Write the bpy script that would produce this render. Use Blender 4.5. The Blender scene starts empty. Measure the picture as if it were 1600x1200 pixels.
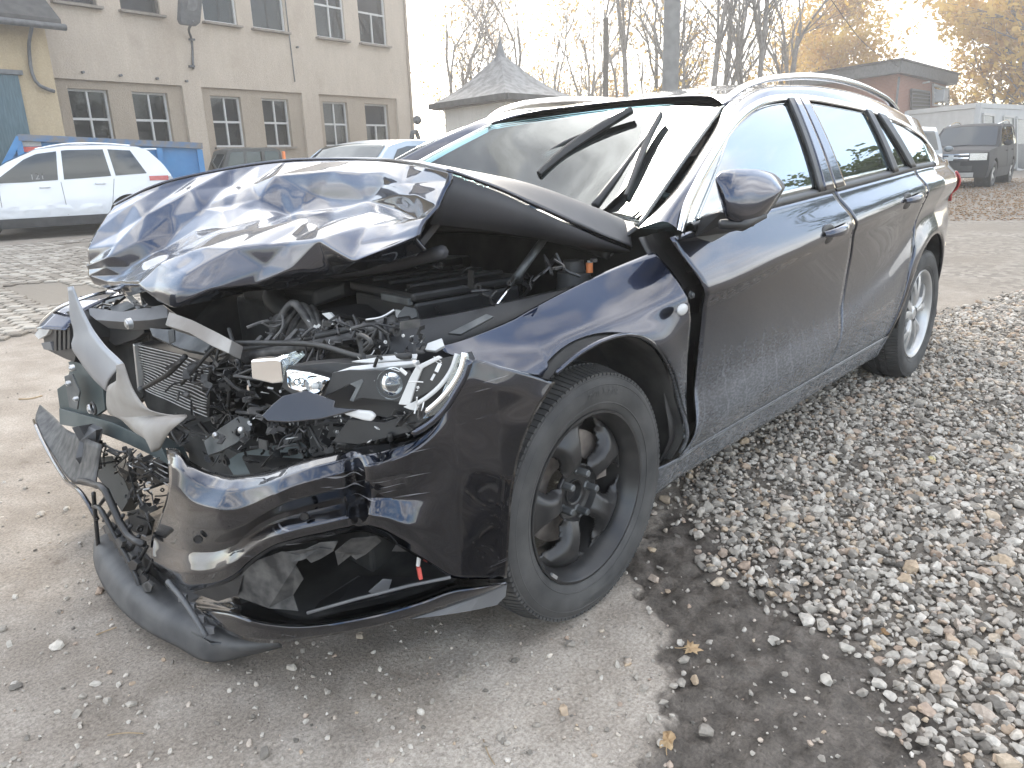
import bpy, bmesh, math, random
import numpy as np
from mathutils import Vector, Matrix, noise as mnoise
random.seed(7)
RNG = np.random.default_rng(7)
scene = bpy.context.scene
COL = scene.collection

# ------------------------------------------------------------------ camera
CAM_P = np.array([1.42418609, 1.96385476, 1.18181357])
YAW, PITCH, ROLL, FPX = -2.3880752, -0.291117484, -0.0337793408, 1172.94253
_f = np.array([math.cos(PITCH)*math.cos(YAW), math.cos(PITCH)*math.sin(YAW), math.sin(PITCH)])
_r = np.array([math.sin(YAW), -math.cos(YAW), 0.0])
_u = np.cross(_r, _f)
CF = _f
CR = math.cos(ROLL)*_r + math.sin(ROLL)*_u
CU = -math.sin(ROLL)*_r + math.cos(ROLL)*_u
cam_data = bpy.data.cameras.new('camera')
cam = bpy.data.objects.new('camera', cam_data)
COL.objects.link(cam)
cam.matrix_world = Matrix(((CR[0], CU[0], -CF[0], CAM_P[0]), (CR[1], CU[1], -CF[1], CAM_P[1]),
                           (CR[2], CU[2], -CF[2], CAM_P[2]), (0, 0, 0, 1)))
cam_data.sensor_width = 36
cam_data.lens = FPX*36/1600
cam_data.clip_start = 0.02
cam_data.clip_end = 2000
scene.camera = cam

# ------------------------------------------------------------------ sky, sun, exposure
SUN_EL = math.radians(24)
SUN_AZ = YAW + math.radians(4)                    # direction towards the sun, seen beyond the car
SUN_DIR = Vector((math.cos(SUN_EL)*math.cos(SUN_AZ), math.cos(SUN_EL)*math.sin(SUN_AZ), math.sin(SUN_EL)))
world = bpy.data.worlds.new('World')
scene.world = world
world.use_nodes = True
wn, wl = world.node_tree.nodes, world.node_tree.links
wn.clear()
def wnode(t, **kw):
    n = wn.new(t)
    for k, v in kw.items():
        setattr(n, k, v)
    return n
out = wnode('ShaderNodeOutputWorld')
bg = wnode('ShaderNodeBackground')
bg.inputs['Strength'].default_value = 0.15
sky = wnode('ShaderNodeTexSky')
sky.sky_type = 'NISHITA'
sky.sun_disc = False
sky.sun_elevation = SUN_EL
sky.sun_rotation = math.pi/2 - SUN_AZ
sky.air_density = 1.0
sky.dust_density = 1.5
tc = wnode('ShaderNodeTexCoord')
mp = wnode('ShaderNodeMapping')
mp.inputs['Scale'].default_value = (1.0, 1.0, 2.6)
mp.inputs['Location'].default_value = (3.1, 0.7, 0.4)
wl.new(tc.outputs['Generated'], mp.inputs['Vector'])
cn = wnode('ShaderNodeTexNoise')
cn.inputs['Scale'].default_value = 2.1
cn.inputs['Detail'].default_value = 9
cn.inputs['Roughness'].default_value = 0.56
cn.inputs['Distortion'].default_value = 0.7
wl.new(mp.outputs[0], cn.inputs['Vector'])
cr = wnode('ShaderNodeValToRGB')
cr.color_ramp.elements[0].position = 0.44
cr.color_ramp.elements[1].position = 0.60
wl.new(cn.outputs['Fac'], cr.inputs['Fac'])
# thin veil brightening towards the sun
sd = wnode('ShaderNodeVectorMath', operation='DOT_PRODUCT')
sd.inputs[1].default_value = SUN_DIR
wl.new(tc.outputs['Generated'], sd.inputs[0])
s1 = wnode('ShaderNodeMath', operation='MAXIMUM'); s1.inputs[1].default_value = 0
wl.new(sd.outputs['Value'], s1.inputs[0])
s2 = wnode('ShaderNodeMath', operation='POWER'); s2.inputs[1].default_value = 7.0
wl.new(s1.outputs[0], s2.inputs[0])
s3 = wnode('ShaderNodeMath', operation='MULTIPLY_ADD')
s3.inputs[1].default_value = 2.0; s3.inputs[2].default_value = 5.6
wl.new(s2.outputs[0], s3.inputs[0])
cn2 = wnode('ShaderNodeTexNoise'); cn2.inputs['Scale'].default_value = 5.5; cn2.inputs['Detail'].default_value = 6   # thick and thin cloud
wl.new(mp.outputs[0], cn2.inputs['Vector'])
cv2 = wnode('ShaderNodeMapRange'); cv2.inputs['From Min'].default_value = 0.32; cv2.inputs['From Max'].default_value = 0.68; cv2.inputs['To Min'].default_value = 0.62; cv2.inputs['To Max'].default_value = 1.38
wl.new(cn2.outputs['Fac'], cv2.inputs['Value'])
s5 = wnode('ShaderNodeMath', operation='MULTIPLY'); wl.new(s3.outputs[0], s5.inputs[0]); wl.new(cv2.outputs[0], s5.inputs[1])
cc = wnode('ShaderNodeMix', data_type='RGBA', blend_type='MULTIPLY')
cc.inputs['Factor'].default_value = 1
cc.inputs[6].default_value = (1.0, 0.985, 0.955, 1)
wl.new(s5.outputs[0], cc.inputs[7])
cov = wnode('ShaderNodeMath', operation='MAXIMUM')       # veil covers the sunward half
s4 = wnode('ShaderNodeMath', operation='POWER'); s4.inputs[1].default_value = 3.0
wl.new(s1.outputs[0], s4.inputs[0])
wl.new(cr.outputs['Color'], cov.inputs[0]); wl.new(s4.outputs[0], cov.inputs[1])
# cloud banks close up towards the horizon all round
sz = wnode('ShaderNodeSeparateXYZ'); wl.new(tc.outputs['Generated'], sz.inputs[0])
hzn = wnode('ShaderNodeMapRange'); hzn.inputs['From Min'].default_value = 0.38; hzn.inputs['From Max'].default_value = 0.06; hzn.interpolation_type = 'SMOOTHSTEP'
hzn.inputs['To Max'].default_value = 0.85
wl.new(sz.outputs['Z'], hzn.inputs['Value'])
bk_ = wnode('ShaderNodeMapRange'); bk_.inputs['From Min'].default_value = 0.36; bk_.inputs['From Max'].default_value = 0.56; bk_.inputs['To Min'].default_value = 0.25
wl.new(cn.outputs['Fac'], bk_.inputs['Value'])
hz2 = wnode('ShaderNodeMath', operation='MULTIPLY'); wl.new(hzn.outputs[0], hz2.inputs[0]); wl.new(bk_.outputs[0], hz2.inputs[1])
cov2 = wnode('ShaderNodeMath', operation='MAXIMUM'); wl.new(cov.outputs[0], cov2.inputs[0]); wl.new(hz2.outputs[0], cov2.inputs[1])
cm2 = wnode('ShaderNodeMath', operation='MINIMUM'); cm2.inputs[1].default_value = 0.93
wl.new(cov2.outputs[0], cm2.inputs[0])
mx = wnode('ShaderNodeMix', data_type='RGBA')
wl.new(cm2.outputs[0], mx.inputs['Factor'])
wl.new(sky.outputs[0], mx.inputs[6]); wl.new(cc.outputs[2], mx.inputs[7])
wl.new(mx.outputs[2], bg.inputs['Color'])
wl.new(bg.outputs[0], out.inputs['Surface'])

sun_data = bpy.data.lights.new('sun', 'SUN')
sun_data.energy = 1.2
sun_data.angle = math.radians(18)
sun_data.color = (1.0, 0.92, 0.80)
sun = bpy.data.objects.new('sun', sun_data)
COL.objects.link(sun)
sun.rotation_euler = SUN_DIR.to_track_quat('Z', 'Y').to_euler()
scene.view_settings.view_transform = 'Standard'
scene.view_settings.look = 'None'
scene.view_settings.exposure = 2.1
scene.view_settings.gamma = 1
scene.view_settings.use_curve_mapping = False
scene.render.engine = 'CYCLES'
scene.cycles.max_bounces = 8
scene.cycles.transparent_max_bounces = 16
scene.cycles.use_denoising = True

# ------------------------------------------------------------------ helpers
V = np.array
def ray(px, py):
    return CAM_P, CF + CR*(px-800)/FPX - CU*(py-600)/FPX
def at(px, py, ax, val):
    o, d = ray(px, py)
    return o + d*(val-o[ax])/d[ax]
def at_plane(px, py, pt, n):
    o, d = ray(px, py); n = V(n, float)
    return o + d*(np.dot(V(pt, float)-o, n)/np.dot(d, n))
def at_depth(px, py, dep):
    o, d = ray(px, py)
    return o + d*dep
def plan_at(px, py, plan, off=0.0):
    """where a sight line meets the upright sheet standing on a plan polyline (list of X, Y)"""
    o, d = ray(px, py)
    best = None
    for (x0, y0), (x1, y1) in zip(plan[:-1], plan[1:]):
        ex, ey = x1-x0, y1-y0
        L = math.hypot(ex, ey)
        nx, ny = -ey/L*off, ex/L*off
        den = d[0]*ey - d[1]*ex
        if abs(den) < 1e-9: continue
        t = ((x0+nx-o[0])*ey - (y0+ny-o[1])*ex)/den
        s = ((o[0]+d[0]*t-x0-nx)*ex + (o[1]+d[1]*t-y0-ny)*ey)/(L*L)
        e = 0 if 0 <= s <= 1 else min(abs(s), abs(s-1))*L
        if t > 0 and (best is None or (e, t) < best[:2]): best = (e, t)
    return o + d*best[1]
def cat(pts, n):
    """Catmull-Rom through pts, resampled to n points evenly along the chord"""
    P = np.asarray(pts, float)
    if len(P) == 2:
        t = np.linspace(0, 1, n)[:, None]
        return P[0]*(1-t) + P[1]*t
    d = np.r_[0, np.cumsum(np.linalg.norm(np.diff(P, axis=0), axis=1)+1e-9)]
    m = np.gradient(P, d, axis=0)
    t = np.linspace(0, d[-1], n)
    i = np.clip(np.searchsorted(d, t, side='right')-1, 0, len(P)-2)
    h = (d[i+1]-d[i])[:, None]; u = ((t-d[i])[:, None])/h
    return ((2*u**3-3*u**2+1)*P[i] + (u**3-2*u**2+u)*h*m[i] + (-2*u**3+3*u**2)*P[i+1] + (u**3-u**2)*h*m[i+1])
def loft(curves, n, m):
    """surface through a list of curves: each resampled to m, n rows across"""
    C = [cat(c, m) for c in curves]
    rows = np.stack(C)                     # k, m, 3
    o = np.zeros((n, m, rows.shape[2]))
    k = len(C)
    if k == 2:
        t = np.linspace(0, 1, n)[:, None, None]
        return rows[0]*(1-t) + rows[1]*t
    pos = np.r_[0, np.cumsum([max(1e-6, np.linalg.norm(rows[i+1]-rows[i], axis=1).mean()) for i in range(k-1)])]
    g = np.gradient(rows, pos, axis=0)
    t = np.linspace(0, pos[-1], n)
    i = np.clip(np.searchsorted(pos, t, side='right')-1, 0, k-2)
    h = (pos[i+1]-pos[i])[:, None, None]; u = (t-pos[i])[:, None, None]/h
    return ((2*u**3-3*u**2+1)*rows[i] + (u**3-2*u**2+u)*h*g[i] + (-2*u**3+3*u**2)*rows[i+1] + (u**3-u**2)*h*g[i+1])
def interp(x, xs, ys):
    return float(np.interp(x, xs, ys)) if np.ndim(x) == 0 else np.interp(x, xs, ys)
def smoothstep(a, b, x):
    t = np.clip((x-a)/(b-a), 0, 1)
    return t*t*(3-2*t)
def fbm(x, y, z=0.0, o=4):
    return mnoise.fractal((x, y, z), 1.0, 2.0, o)

MATS = {}
def mk(name, verts, faces, mat=None, parent=None, smooth=False, solid=0.0, bevel=0.0, off=-1.0, sub=0, auto=None):
    me = bpy.data.meshes.new(name)
    me.from_pydata([tuple(map(float, v)) for v in verts], [], [tuple(f) for f in faces])
    me.validate()
    o = bpy.data.objects.new(name, me)
    COL.objects.link(o)
    if mat is not None:
        me.materials.append(MATS[mat] if isinstance(mat, str) else mat)
    if smooth:
        me.polygons.foreach_set('use_smooth', [True]*len(me.polygons))
    if parent is not None: o.parent = parent
    if solid:
        m = o.modifiers.new('Solidify', 'SOLIDIFY'); m.thickness = abs(solid); m.offset = off
    if bevel:
        m = o.modifiers.new('Bevel', 'BEVEL'); m.width = bevel; m.segments = 2; m.limit_method = 'ANGLE'; m.angle_limit = math.radians(35)
    if sub:
        m = o.modifiers.new('Subdivision', 'SUBSURF'); m.levels = sub; m.render_levels = sub
    if smooth and (auto or solid or bevel):
        me.set_sharp_from_angle(angle=math.radians(auto or 40))
    return o
def surf(name, P, mat, parent=None, solid=0.0, keep=None, smooth=True, flip=False, off=-1.0, auto=None, bevel=0):
    n, m = P.shape[:2]
    vs = P.reshape(-1, 3)
    fs = []
    for i in range(n-1):
        for j in range(m-1):
            if keep is not None and not keep(i, j): continue
            q = (i*m+j, i*m+j+1, (i+1)*m+j+1, (i+1)*m+j)
            fs.append(q[::-1] if flip else q)
    if keep is not None:
        used = sorted({k for f in fs for k in f}); mp_ = {k: i for i, k in enumerate(used)}
        vs = vs[used]; fs = [tuple(mp_[k] for k in f) for f in fs]
    return mk(name, vs, fs, mat, parent, smooth, solid, bevel, off, auto=auto)
class MB:
    """collects simple solids and builds them as ONE mesh"""
    def __init__(s): s.v = []; s.f = []
    def add(s, vs, fs):
        b = len(s.v); s.v += [tuple(map(float, v)) for v in vs]; s.f += [tuple(b+i for i in f) for f in fs]; return s
    def box(s, c, size, rot=None):
        hx, hy, hz = [k/2 for k in size]
        vs = [(sx*hx, sy*hy, sz*hz) for sx in (-1, 1) for sy in (-1, 1) for sz in (-1, 1)]
        if rot is not None: vs = [rot @ Vector(v) for v in vs]
        vs = [(v[0]+c[0], v[1]+c[1], v[2]+c[2]) for v in vs]
        return s.add(vs, [(0, 1, 3, 2), (4, 6, 7, 5), (0, 4, 5, 1), (2, 3, 7, 6), (0, 2, 6, 4), (1, 5, 7, 3)])
    def bar(s, a, b, w, h, up=(0, 0, 1)):
        a, b = Vector(a), Vector(b); d = (b-a).normalized(); up = Vector(up)
        sx = d.cross(up)
        if sx.length < 1e-4: sx = d.cross(Vector((1, 0, 0)))
        sx.normalize(); uy = sx.cross(d)
        vs = [p + sx*(i*w/2) + uy*(j*h/2) for p in (a, b) for i, j in ((-1, -1), (1, -1), (1, 1), (-1, 1))]
        return s.add(vs, [(3, 2, 1, 0), (4, 5, 6, 7), (0, 1, 5, 4), (1, 2, 6, 5), (2, 3, 7, 6), (3, 0, 4, 7)])
    def tube(s, pts, r, n=8, caps=True):
        P = [Vector(p) for p in pts]; k = len(P)
        rs = r if hasattr(r, '__len__') else [r]*k
        vs = []; prev = None
        for i in range(k):
            d = (P[min(i+1, k-1)]-P[max(i-1, 0)]).normalized()
            if prev is None:
                a = d.orthogonal().normalized()
            else:
                a = prev - d*prev.dot(d); a = a.normalized() if a.length > 1e-6 else d.orthogonal().normalized()
            prev = a; b = d.cross(a)
            vs += [P[i] + (a*math.cos(2*math.pi*q/n) + b*math.sin(2*math.pi*q/n))*rs[i] for q in range(n)]
        fs = [(i*n+q, i*n+(q+1) % n, (i+1)*n+(q+1) % n, (i+1)*n+q) for i in range(k-1) for q in range(n)]
        if caps: fs += [tuple(range(n))[::-1], tuple((k-1)*n+q for q in range(n))]
        return s.add(vs, fs)
    def lathe(s, prof, n=32, center=(0, 0, 0), axis='y', closed=False):
        """prof: list of (radius, along axis)"""
        vs = []
        for r, a in prof:
            for q in range(n):
                c, t = r*math.cos(2*math.pi*q/n), r*math.sin(2*math.pi*q/n)
                v = (c, a, t) if axis == 'y' else ((a, c, t) if axis == 'x' else (c, t, a))
                vs.append((v[0]+center[0], v[1]+center[1], v[2]+center[2]))
        k = len(prof)
        fs = [(i*n+q, i*n+(q+1) % n, (i+1)*n+(q+1) % n, (i+1)*n+q) for i in range(k-1) for q in range(n)]
        if closed: fs += [((k-1)*n+q, (k-1)*n+(q+1) % n, (q+1) % n, q) for q in range(n)]
        return s.add(vs, fs)
    def prism(s, pts, d):
        """polygon of 3-D points pushed along vector d"""
        n = len(pts); d = Vector(d)
        vs = [Vector(p) for p in pts] + [Vector(p)+d for p in pts]
        return s.add(vs, [tuple(range(n))[::-1], tuple(range(n, 2*n))] + [(i, (i+1) % n, n+(i+1) % n, n+i) for i in range(n)])
    def ball(s, c, r, nu=10, nv=7):
        r = r if hasattr(r, '__len__') else (r, r, r)
        vs = [(c[0], c[1], c[2]+r[2])]
        for i in range(1, nv):
            a = math.pi*i/nv
            vs += [(c[0]+r[0]*math.sin(a)*math.cos(2*math.pi*q/nu), c[1]+r[1]*math.sin(a)*math.sin(2*math.pi*q/nu), c[2]+r[2]*math.cos(a)) for q in range(nu)]
        vs.append((c[0], c[1], c[2]-r[2]))
        fs = [(0, 1+q, 1+(q+1) % nu) for q in range(nu)]
        for i in range(nv-2):
            fs += [(1+i*nu+q, 1+(i+1)*nu+q, 1+(i+1)*nu+(q+1) % nu, 1+i*nu+(q+1) % nu) for q in range(nu)]
        L = len(vs)-1
        fs += [(L, 1+(nv-2)*nu+(q+1) % nu, 1+(nv-2)*nu+q) for q in range(nu)]
        return s.add(vs, fs)
    def build(s, name, mat, parent=None, smooth=False, bevel=0.0, auto=None, solid=0, sub=0):
        return mk(name, s.v, s.f, mat, parent, smooth, solid, bevel, auto=auto, sub=sub)
def empty(name, loc=(0, 0, 0), rz=0.0, parent=None):
    o = bpy.data.objects.new(name, None)
    COL.objects.link(o); o.location = loc; o.rotation_euler = (0, 0, rz)
    o.empty_display_size = 0.2
    if parent is not None: o.parent = parent
    return o
def tag(o, label=None, cat_=None, group=None, kind=None):
    if label: o['label'] = label
    if cat_: o['category'] = cat_
    if group: o['group'] = group
    if kind: o['kind'] = kind
    return o
def plate(name, pix, pt, n, thick, mat, parent, bevel=0.0015, smooth=False):
    """a flat sheet-metal or plastic piece: outline on the plane through pt with normal n, given thickness behind it"""
    nn = Vector(n).normalized()
    P = [at_plane(x, y, pt, n) for x, y in pix]
    b = MB().prism(P, -nn*thick if nn.dot(Vector(CAM_P)-Vector(P[0])) > 0 else nn*thick)
    o = b.build(name, mat, parent, bevel=bevel)
    bm = bmesh.new(); bm.from_mesh(o.data); bmesh.ops.recalc_face_normals(bm, faces=bm.faces); bm.to_mesh(o.data); bm.free()
    return o
def copy_tree(o, parent=None):
    c = o.copy(); COL.objects.link(c)
    if parent is not None: c.parent = parent
    for ch in list(o.children): copy_tree(ch, c)
    return c
def text_mesh(name, body, size, mat, parent=None, mw=None, extrude=0.0, align='CENTER'):
    cu = bpy.data.curves.new(name, 'FONT')
    cu.body = body; cu.size = size; cu.align_x = align; cu.align_y = 'CENTER'; cu.extrude = extrude
    t = bpy.data.objects.new(name, cu); COL.objects.link(t)
    dg = bpy.context.evaluated_depsgraph_get()
    me = bpy.data.meshes.new_from_object(t.evaluated_get(dg))
    bpy.data.objects.remove(t)
    o = bpy.data.objects.new(name, me); COL.objects.link(o)
    me.materials.clear(); me.materials.append(MATS[mat])
    if mw is not None: me.transform(mw)
    if parent is not None: o.parent = parent
    return o

# ------------------------------------------------------------------ materials
def new_mat(name):
    m = bpy.data.materials.new(name); m.use_nodes = True
    MATS[name] = m
    nt = m.node_tree
    return m, nt.nodes, nt.links, nt.nodes['Principled BSDF']
def nmat(name, c1, c2=None, scale=8.0, rough=0.6, metal=0.0, bump=0.0, bscale=None, coat=0.0, spec=0.5, detail=6.0,
         lo=0.35, hi=0.65, rvar=0.0, alpha=None, coat_rough=0.03, dist=0.01, stretch=None):
    """two-tone noise material with fine relief"""
    m, N, L, B = new_mat(name)
    t = N.new('ShaderNodeTexCoord'); src = t.outputs['Object']
    if stretch:
        mp_ = N.new('ShaderNodeMapping'); mp_.inputs['Scale'].default_value = stretch
        L.new(src, mp_.inputs['Vector']); src = mp_.outputs[0]
    if c2 is not None:
        n = N.new('ShaderNodeTexNoise'); n.inputs['Scale'].default_value = scale; n.inputs['Detail'].default_value = detail
        L.new(src, n.inputs['Vector'])
        r = N.new('ShaderNodeValToRGB')
        r.color_ramp.elements[0].position = lo; r.color_ramp.elements[1].position = hi
        r.color_ramp.elements[0].color = (*c1, 1); r.color_ramp.elements[1].color = (*c2, 1)
        L.new(n.outputs['Fac'], r.inputs['Fac']); L.new(r.outputs['Color'], B.inputs['Base Color'])
        if rvar:
            mr = N.new('ShaderNodeMapRange'); mr.inputs['To Min'].default_value = max(0, rough-rvar); mr.inputs['To Max'].default_value = min(1, rough+rvar)
            L.new(n.outputs['Fac'], mr.inputs['Value']); L.new(mr.outputs[0], B.inputs['Roughness'])
    else:
        B.inputs['Base Color'].default_value = (*c1, 1)
    if not rvar: B.inputs['Roughness'].default_value = rough
    B.inputs['Metallic'].default_value = metal
    B.inputs['Coat Weight'].default_value = coat
    B.inputs['Coat Roughness'].default_value = coat_rough
    B.inputs['Specular IOR Level'].default_value = spec
    if bump:
        n2 = N.new('ShaderNodeTexNoise'); n2.inputs['Scale'].default_value = bscale or scale*4; n2.inputs['Detail'].default_value = 5
        L.new(src, n2.inputs['Vector'])
        b = N.new('ShaderNodeBump'); b.inputs['Strength'].default_value = bump; b.inputs['Distance'].default_value = dist
        L.new(n2.outputs['Fac'], b.inputs['Height']); L.new(b.outputs[0], B.inputs['Normal'])
    return m

# --- wrecked car: navy-black paint, clean above and dusty with run marks on the lower doors
def paint(name, base, flake, dust_z=None, dust_col=(0.205, 0.212, 0.222), rough=0.24, scr=0.0):
    m, N, L, B = new_mat(name)
    B.inputs['Base Color'].default_value = (*base, 1)
    B.inputs['Metallic'].default_value = 1.0
    B.inputs['Roughness'].default_value = rough
    B.inputs['Coat Weight'].default_value = 1.0
    B.inputs['Coat Roughness'].default_value = 0.035
    B.inputs['Coat IOR'].default_value = 1.65
    B.inputs['Specular IOR Level'].default_value = 0.25
    t = N.new('ShaderNodeTexCoord')
    # a film of old dust breaks up the clear coat a little everywhere
    n0 = N.new('ShaderNodeTexNoise'); n0.inputs['Scale'].default_value = 3.5; n0.inputs['Detail'].default_value = 8
    L.new(t.outputs['Object'], n0.inputs['Vector'])
    mr = N.new('ShaderNodeMapRange'); mr.inputs['From Min'].default_value = 0.3; mr.inputs['From Max'].default_value = 0.75
    mr.inputs['To Min'].default_value = 0.005; mr.inputs['To Max'].default_value = 0.05
    L.new(n0.outputs['Fac'], mr.inputs['Value']); L.new(mr.outputs[0], B.inputs['Coat Roughness'])
    if scr:
        vs = N.new('ShaderNodeTexNoise'); vs.inputs['Scale'].default_value = 5.0; vs.inputs['Detail'].default_value = 10
        mp_ = N.new('ShaderNodeMapping'); mp_.inputs['Scale'].default_value = (0.9, 1.4, 24)
        L.new(t.outputs['Object'], mp_.inputs['Vector']); L.new(mp_.outputs[0], vs.inputs['Vector'])
        r = N.new('ShaderNodeValToRGB'); r.color_ramp.elements[0].position = 0.635; r.color_ramp.elements[1].position = 0.67
        L.new(vs.outputs['Fac'], r.inputs['Fac'])
        n3 = N.new('ShaderNodeTexNoise'); n3.inputs['Scale'].default_value = 3.0
        L.new(t.outputs['Object'], n3.inputs['Vector'])
        r3 = N.new('ShaderNodeValToRGB'); r3.color_ramp.elements[0].position = 0.5; r3.color_ramp.elements[1].position = 0.66
        L.new(n3.outputs['Fac'], r3.inputs['Fac'])
        mu = N.new('ShaderNodeMath'); mu.operation = 'MULTIPLY'; L.new(r.outputs['Color'], mu.inputs[0]); L.new(r3.outputs['Color'], mu.inputs[1])
        mu2 = N.new('ShaderNodeMath'); mu2.operation = 'MULTIPLY'; mu2.inputs[1].default_value = scr; L.new(mu.outputs[0], mu2.inputs[0])
        D = N.new('ShaderNodeBsdfDiffuse'); D.inputs['Color'].default_value = (0.4, 0.4, 0.42, 1)
        mix = N.new('ShaderNodeMixShader'); L.new(mu2.outputs[0], mix.inputs[0]); L.new(B.outputs[0], mix.inputs[1]); L.new(D.outputs[0], mix.inputs[2])
        L.new(mix.outputs[0], N['Material Output'].inputs['Surface'])
    if dust_z:
        sx = N.new('ShaderNodeSeparateXYZ'); L.new(t.outputs['Object'], sx.inputs[0])
        # road dust thrown up from the wheels: thick below, thin above, speckled, with water runs
        mz = N.new('ShaderNodeMapRange'); mz.inputs['From Min'].default_value = dust_z[1]; mz.inputs['From Max'].default_value = dust_z[0]
        mz.inputs['To Min'].default_value = 0.0; mz.inputs['To Max'].default_value = 1.0; mz.interpolation_type = 'SMOOTHSTEP'
        L.new(sx.outputs['Z'], mz.inputs['Value'])
        sp = N.new('ShaderNodeTexNoise'); sp.inputs['Scale'].default_value = 150; sp.inputs['Detail'].default_value = 4
        mps = N.new('ShaderNodeMapping'); mps.inputs['Scale'].default_value = (0.45, 1, 1.1)
        L.new(t.outputs['Object'], mps.inputs['Vector']); L.new(mps.outputs[0], sp.inputs['Vector'])
        rs = N.new('ShaderNodeValToRGB'); rs.color_ramp.elements[0].position = 0.42; rs.color_ramp.elements[1].position = 0.74
        rs.color_ramp.elements[0].color = (0.42, 0.42, 0.42, 1)
        L.new(sp.outputs['Fac'], rs.inputs['Fac'])
        bl = N.new('ShaderNodeTexNoise'); bl.inputs['Scale'].default_value = 4.0; bl.inputs['Detail'].default_value = 7
        L.new(t.outputs['Object'], bl.inputs['Vector'])
        rb = N.new('ShaderNodeValToRGB'); rb.color_ramp.elements[0].position = 0.25; rb.color_ramp.elements[1].position = 0.7
        rb.color_ramp.elements[0].color = (0.65, 0.65, 0.65, 1)
        L.new(bl.outputs['Fac'], rb.inputs['Fac'])
        # runs: thin meandering vertical streaks
        wv = N.new('ShaderNodeTexWave'); wv.wave_type = 'BANDS'; wv.bands_direction = 'X'
        wv.inputs['Scale'].default_value = 2.6; wv.inputs['Distortion'].default_value = 5.0; wv.inputs['Detail'].default_value = 3; wv.inputs['Detail Scale'].default_value = 1.6
        L.new(t.outputs['Object'], wv.inputs['Vector'])
        rw = N.new('ShaderNodeValToRGB'); rw.color_ramp.elements[0].position = 0.975; rw.color_ramp.elements[1].position = 1.0
        L.new(wv.outputs['Fac'], rw.inputs['Fac'])
        m1 = N.new('ShaderNodeMath'); m1.operation = 'MULTIPLY'; L.new(mz.outputs[0], m1.inputs[0]); L.new(rs.outputs['Color'], m1.inputs[1])
        m2 = N.new('ShaderNodeMath'); m2.operation = 'MULTIPLY'; L.new(m1.outputs[0], m2.inputs[0]); L.new(rb.outputs['Color'], m2.inputs[1])
        mw = N.new('ShaderNodeMath'); mw.operation = 'MULTIPLY'; L.new(rw.outputs['Color'], mw.inputs[0]); L.new(mz.outputs[0], mw.inputs[1])
        mw2 = N.new('ShaderNodeMath'); mw2.operation = 'MULTIPLY'; mw2.inputs[1].default_value = 0.2; L.new(mw.outputs[0], mw2.inputs[0])
        ad = N.new('ShaderNodeMath'); ad.operation = 'ADD'; ad.use_clamp = True; L.new(m2.outputs[0], ad.inputs[0]); L.new(mw2.outputs[0], ad.inputs[1])
        D = N.new('ShaderNodeBsdfDiffuse'); D.inputs['Color'].default_value = (*dust_col, 1)
        mix = N.new('ShaderNodeMixShader'); L.new(ad.outputs[0], mix.inputs[0]); L.new(B.outputs[0], mix.inputs[1]); L.new(D.outputs[0], mix.inputs[2])
        L.new(mix.outputs[0], N['Material Output'].inputs['Surface'])
    return m
NAVY = (0.015, 0.021, 0.042)
paint('paint', NAVY, 0, None)
paint('paint_dusty', NAVY, 0, (0.26, 0.84))
paint('paint_scraped', (0.005, 0.008, 0.018), 0, None, scr=0.55)
nmat('bonnet_under', (0.030, 0.031, 0.036), (0.05, 0.05, 0.055), 5, rough=0.55, metal=0.2)
nmat('black_plastic', (0.012, 0.012, 0.013), (0.022, 0.022, 0.023), 14, rough=0.42, bump=0.05, bscale=260, dist=0.002)
nmat('dusty_plastic', (0.016, 0.016, 0.017), (0.085, 0.082, 0.078), 28, rough=0.6, bump=0.08, bscale=200, dist=0.002)
nmat('grey_plastic', (0.085, 0.086, 0.09), (0.13, 0.13, 0.132), 7, rough=0.5, bump=0.05, bscale=300, dist=0.001)
nmat('lip_plastic', (0.040, 0.040, 0.042), (0.075, 0.074, 0.073), 14, rough=0.55, bump=0.06, bscale=220, dist=0.001)
nmat('dark_steel', (0.06, 0.065, 0.068), (0.16, 0.165, 0.165), 12, rough=0.5, metal=0.5)
nmat('beam_steel', (0.045, 0.062, 0.064), (0.085, 0.10, 0.10), 8, rough=0.45, metal=0.3)
nmat('primer_sheet', (0.20, 0.215, 0.24), (0.27, 0.28, 0.30), 5, rough=0.42, metal=0.35, rvar=0.1)
nmat('dirty_sheet', (0.17, 0.15, 0.13), (0.30, 0.285, 0.265), 6, rough=0.55, metal=0.2)
nmat('alloy', (0.50, 0.50, 0.50), (0.62, 0.62, 0.61), 12, rough=0.35, metal=0.8, rvar=0.1)
nmat('wheel_silver', (0.42, 0.42, 0.42), (0.52, 0.52, 0.51), 9, rough=0.35, metal=0.6)
nmat('wheel_black', (0.016, 0.016, 0.017), (0.032, 0.031, 0.030), 18, rough=0.36, rvar=0.1)
nmat('brake_rust', (0.13, 0.11, 0.095), (0.24, 0.21, 0.185), 22, rough=0.75, metal=0.3)
nmat('fin', (0.42, 0.42, 0.41), (0.58, 0.58, 0.57), 40, rough=0.5, metal=0.5)
nmat('chrome', (0.86, 0.87, 0.88), None, rough=0.08, metal=1.0)
nmat('satin_chrome', (0.80, 0.81, 0.83), None, rough=0.16, metal=1.0)
nmat('gloss_black', (0.010, 0.010, 0.014), (0.016, 0.016, 0.020), 6, rough=0.25, coat=0.6)
nmat('white_plastic', (0.46, 0.46, 0.45), (0.56, 0.56, 0.55), 10, rough=0.4)
nmat('orange_plastic', (0.75, 0.20, 0.06), (0.85, 0.28, 0.10), 20, rough=0.4)
nmat('tail_red', (0.34, 0.030, 0.028), (0.42, 0.05, 0.045), 12, rough=0.25, coat=0.8)
nmat('red_plastic', (0.48, 0.07, 0.05), (0.58, 0.10, 0.08), 30, rough=0.45)
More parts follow.
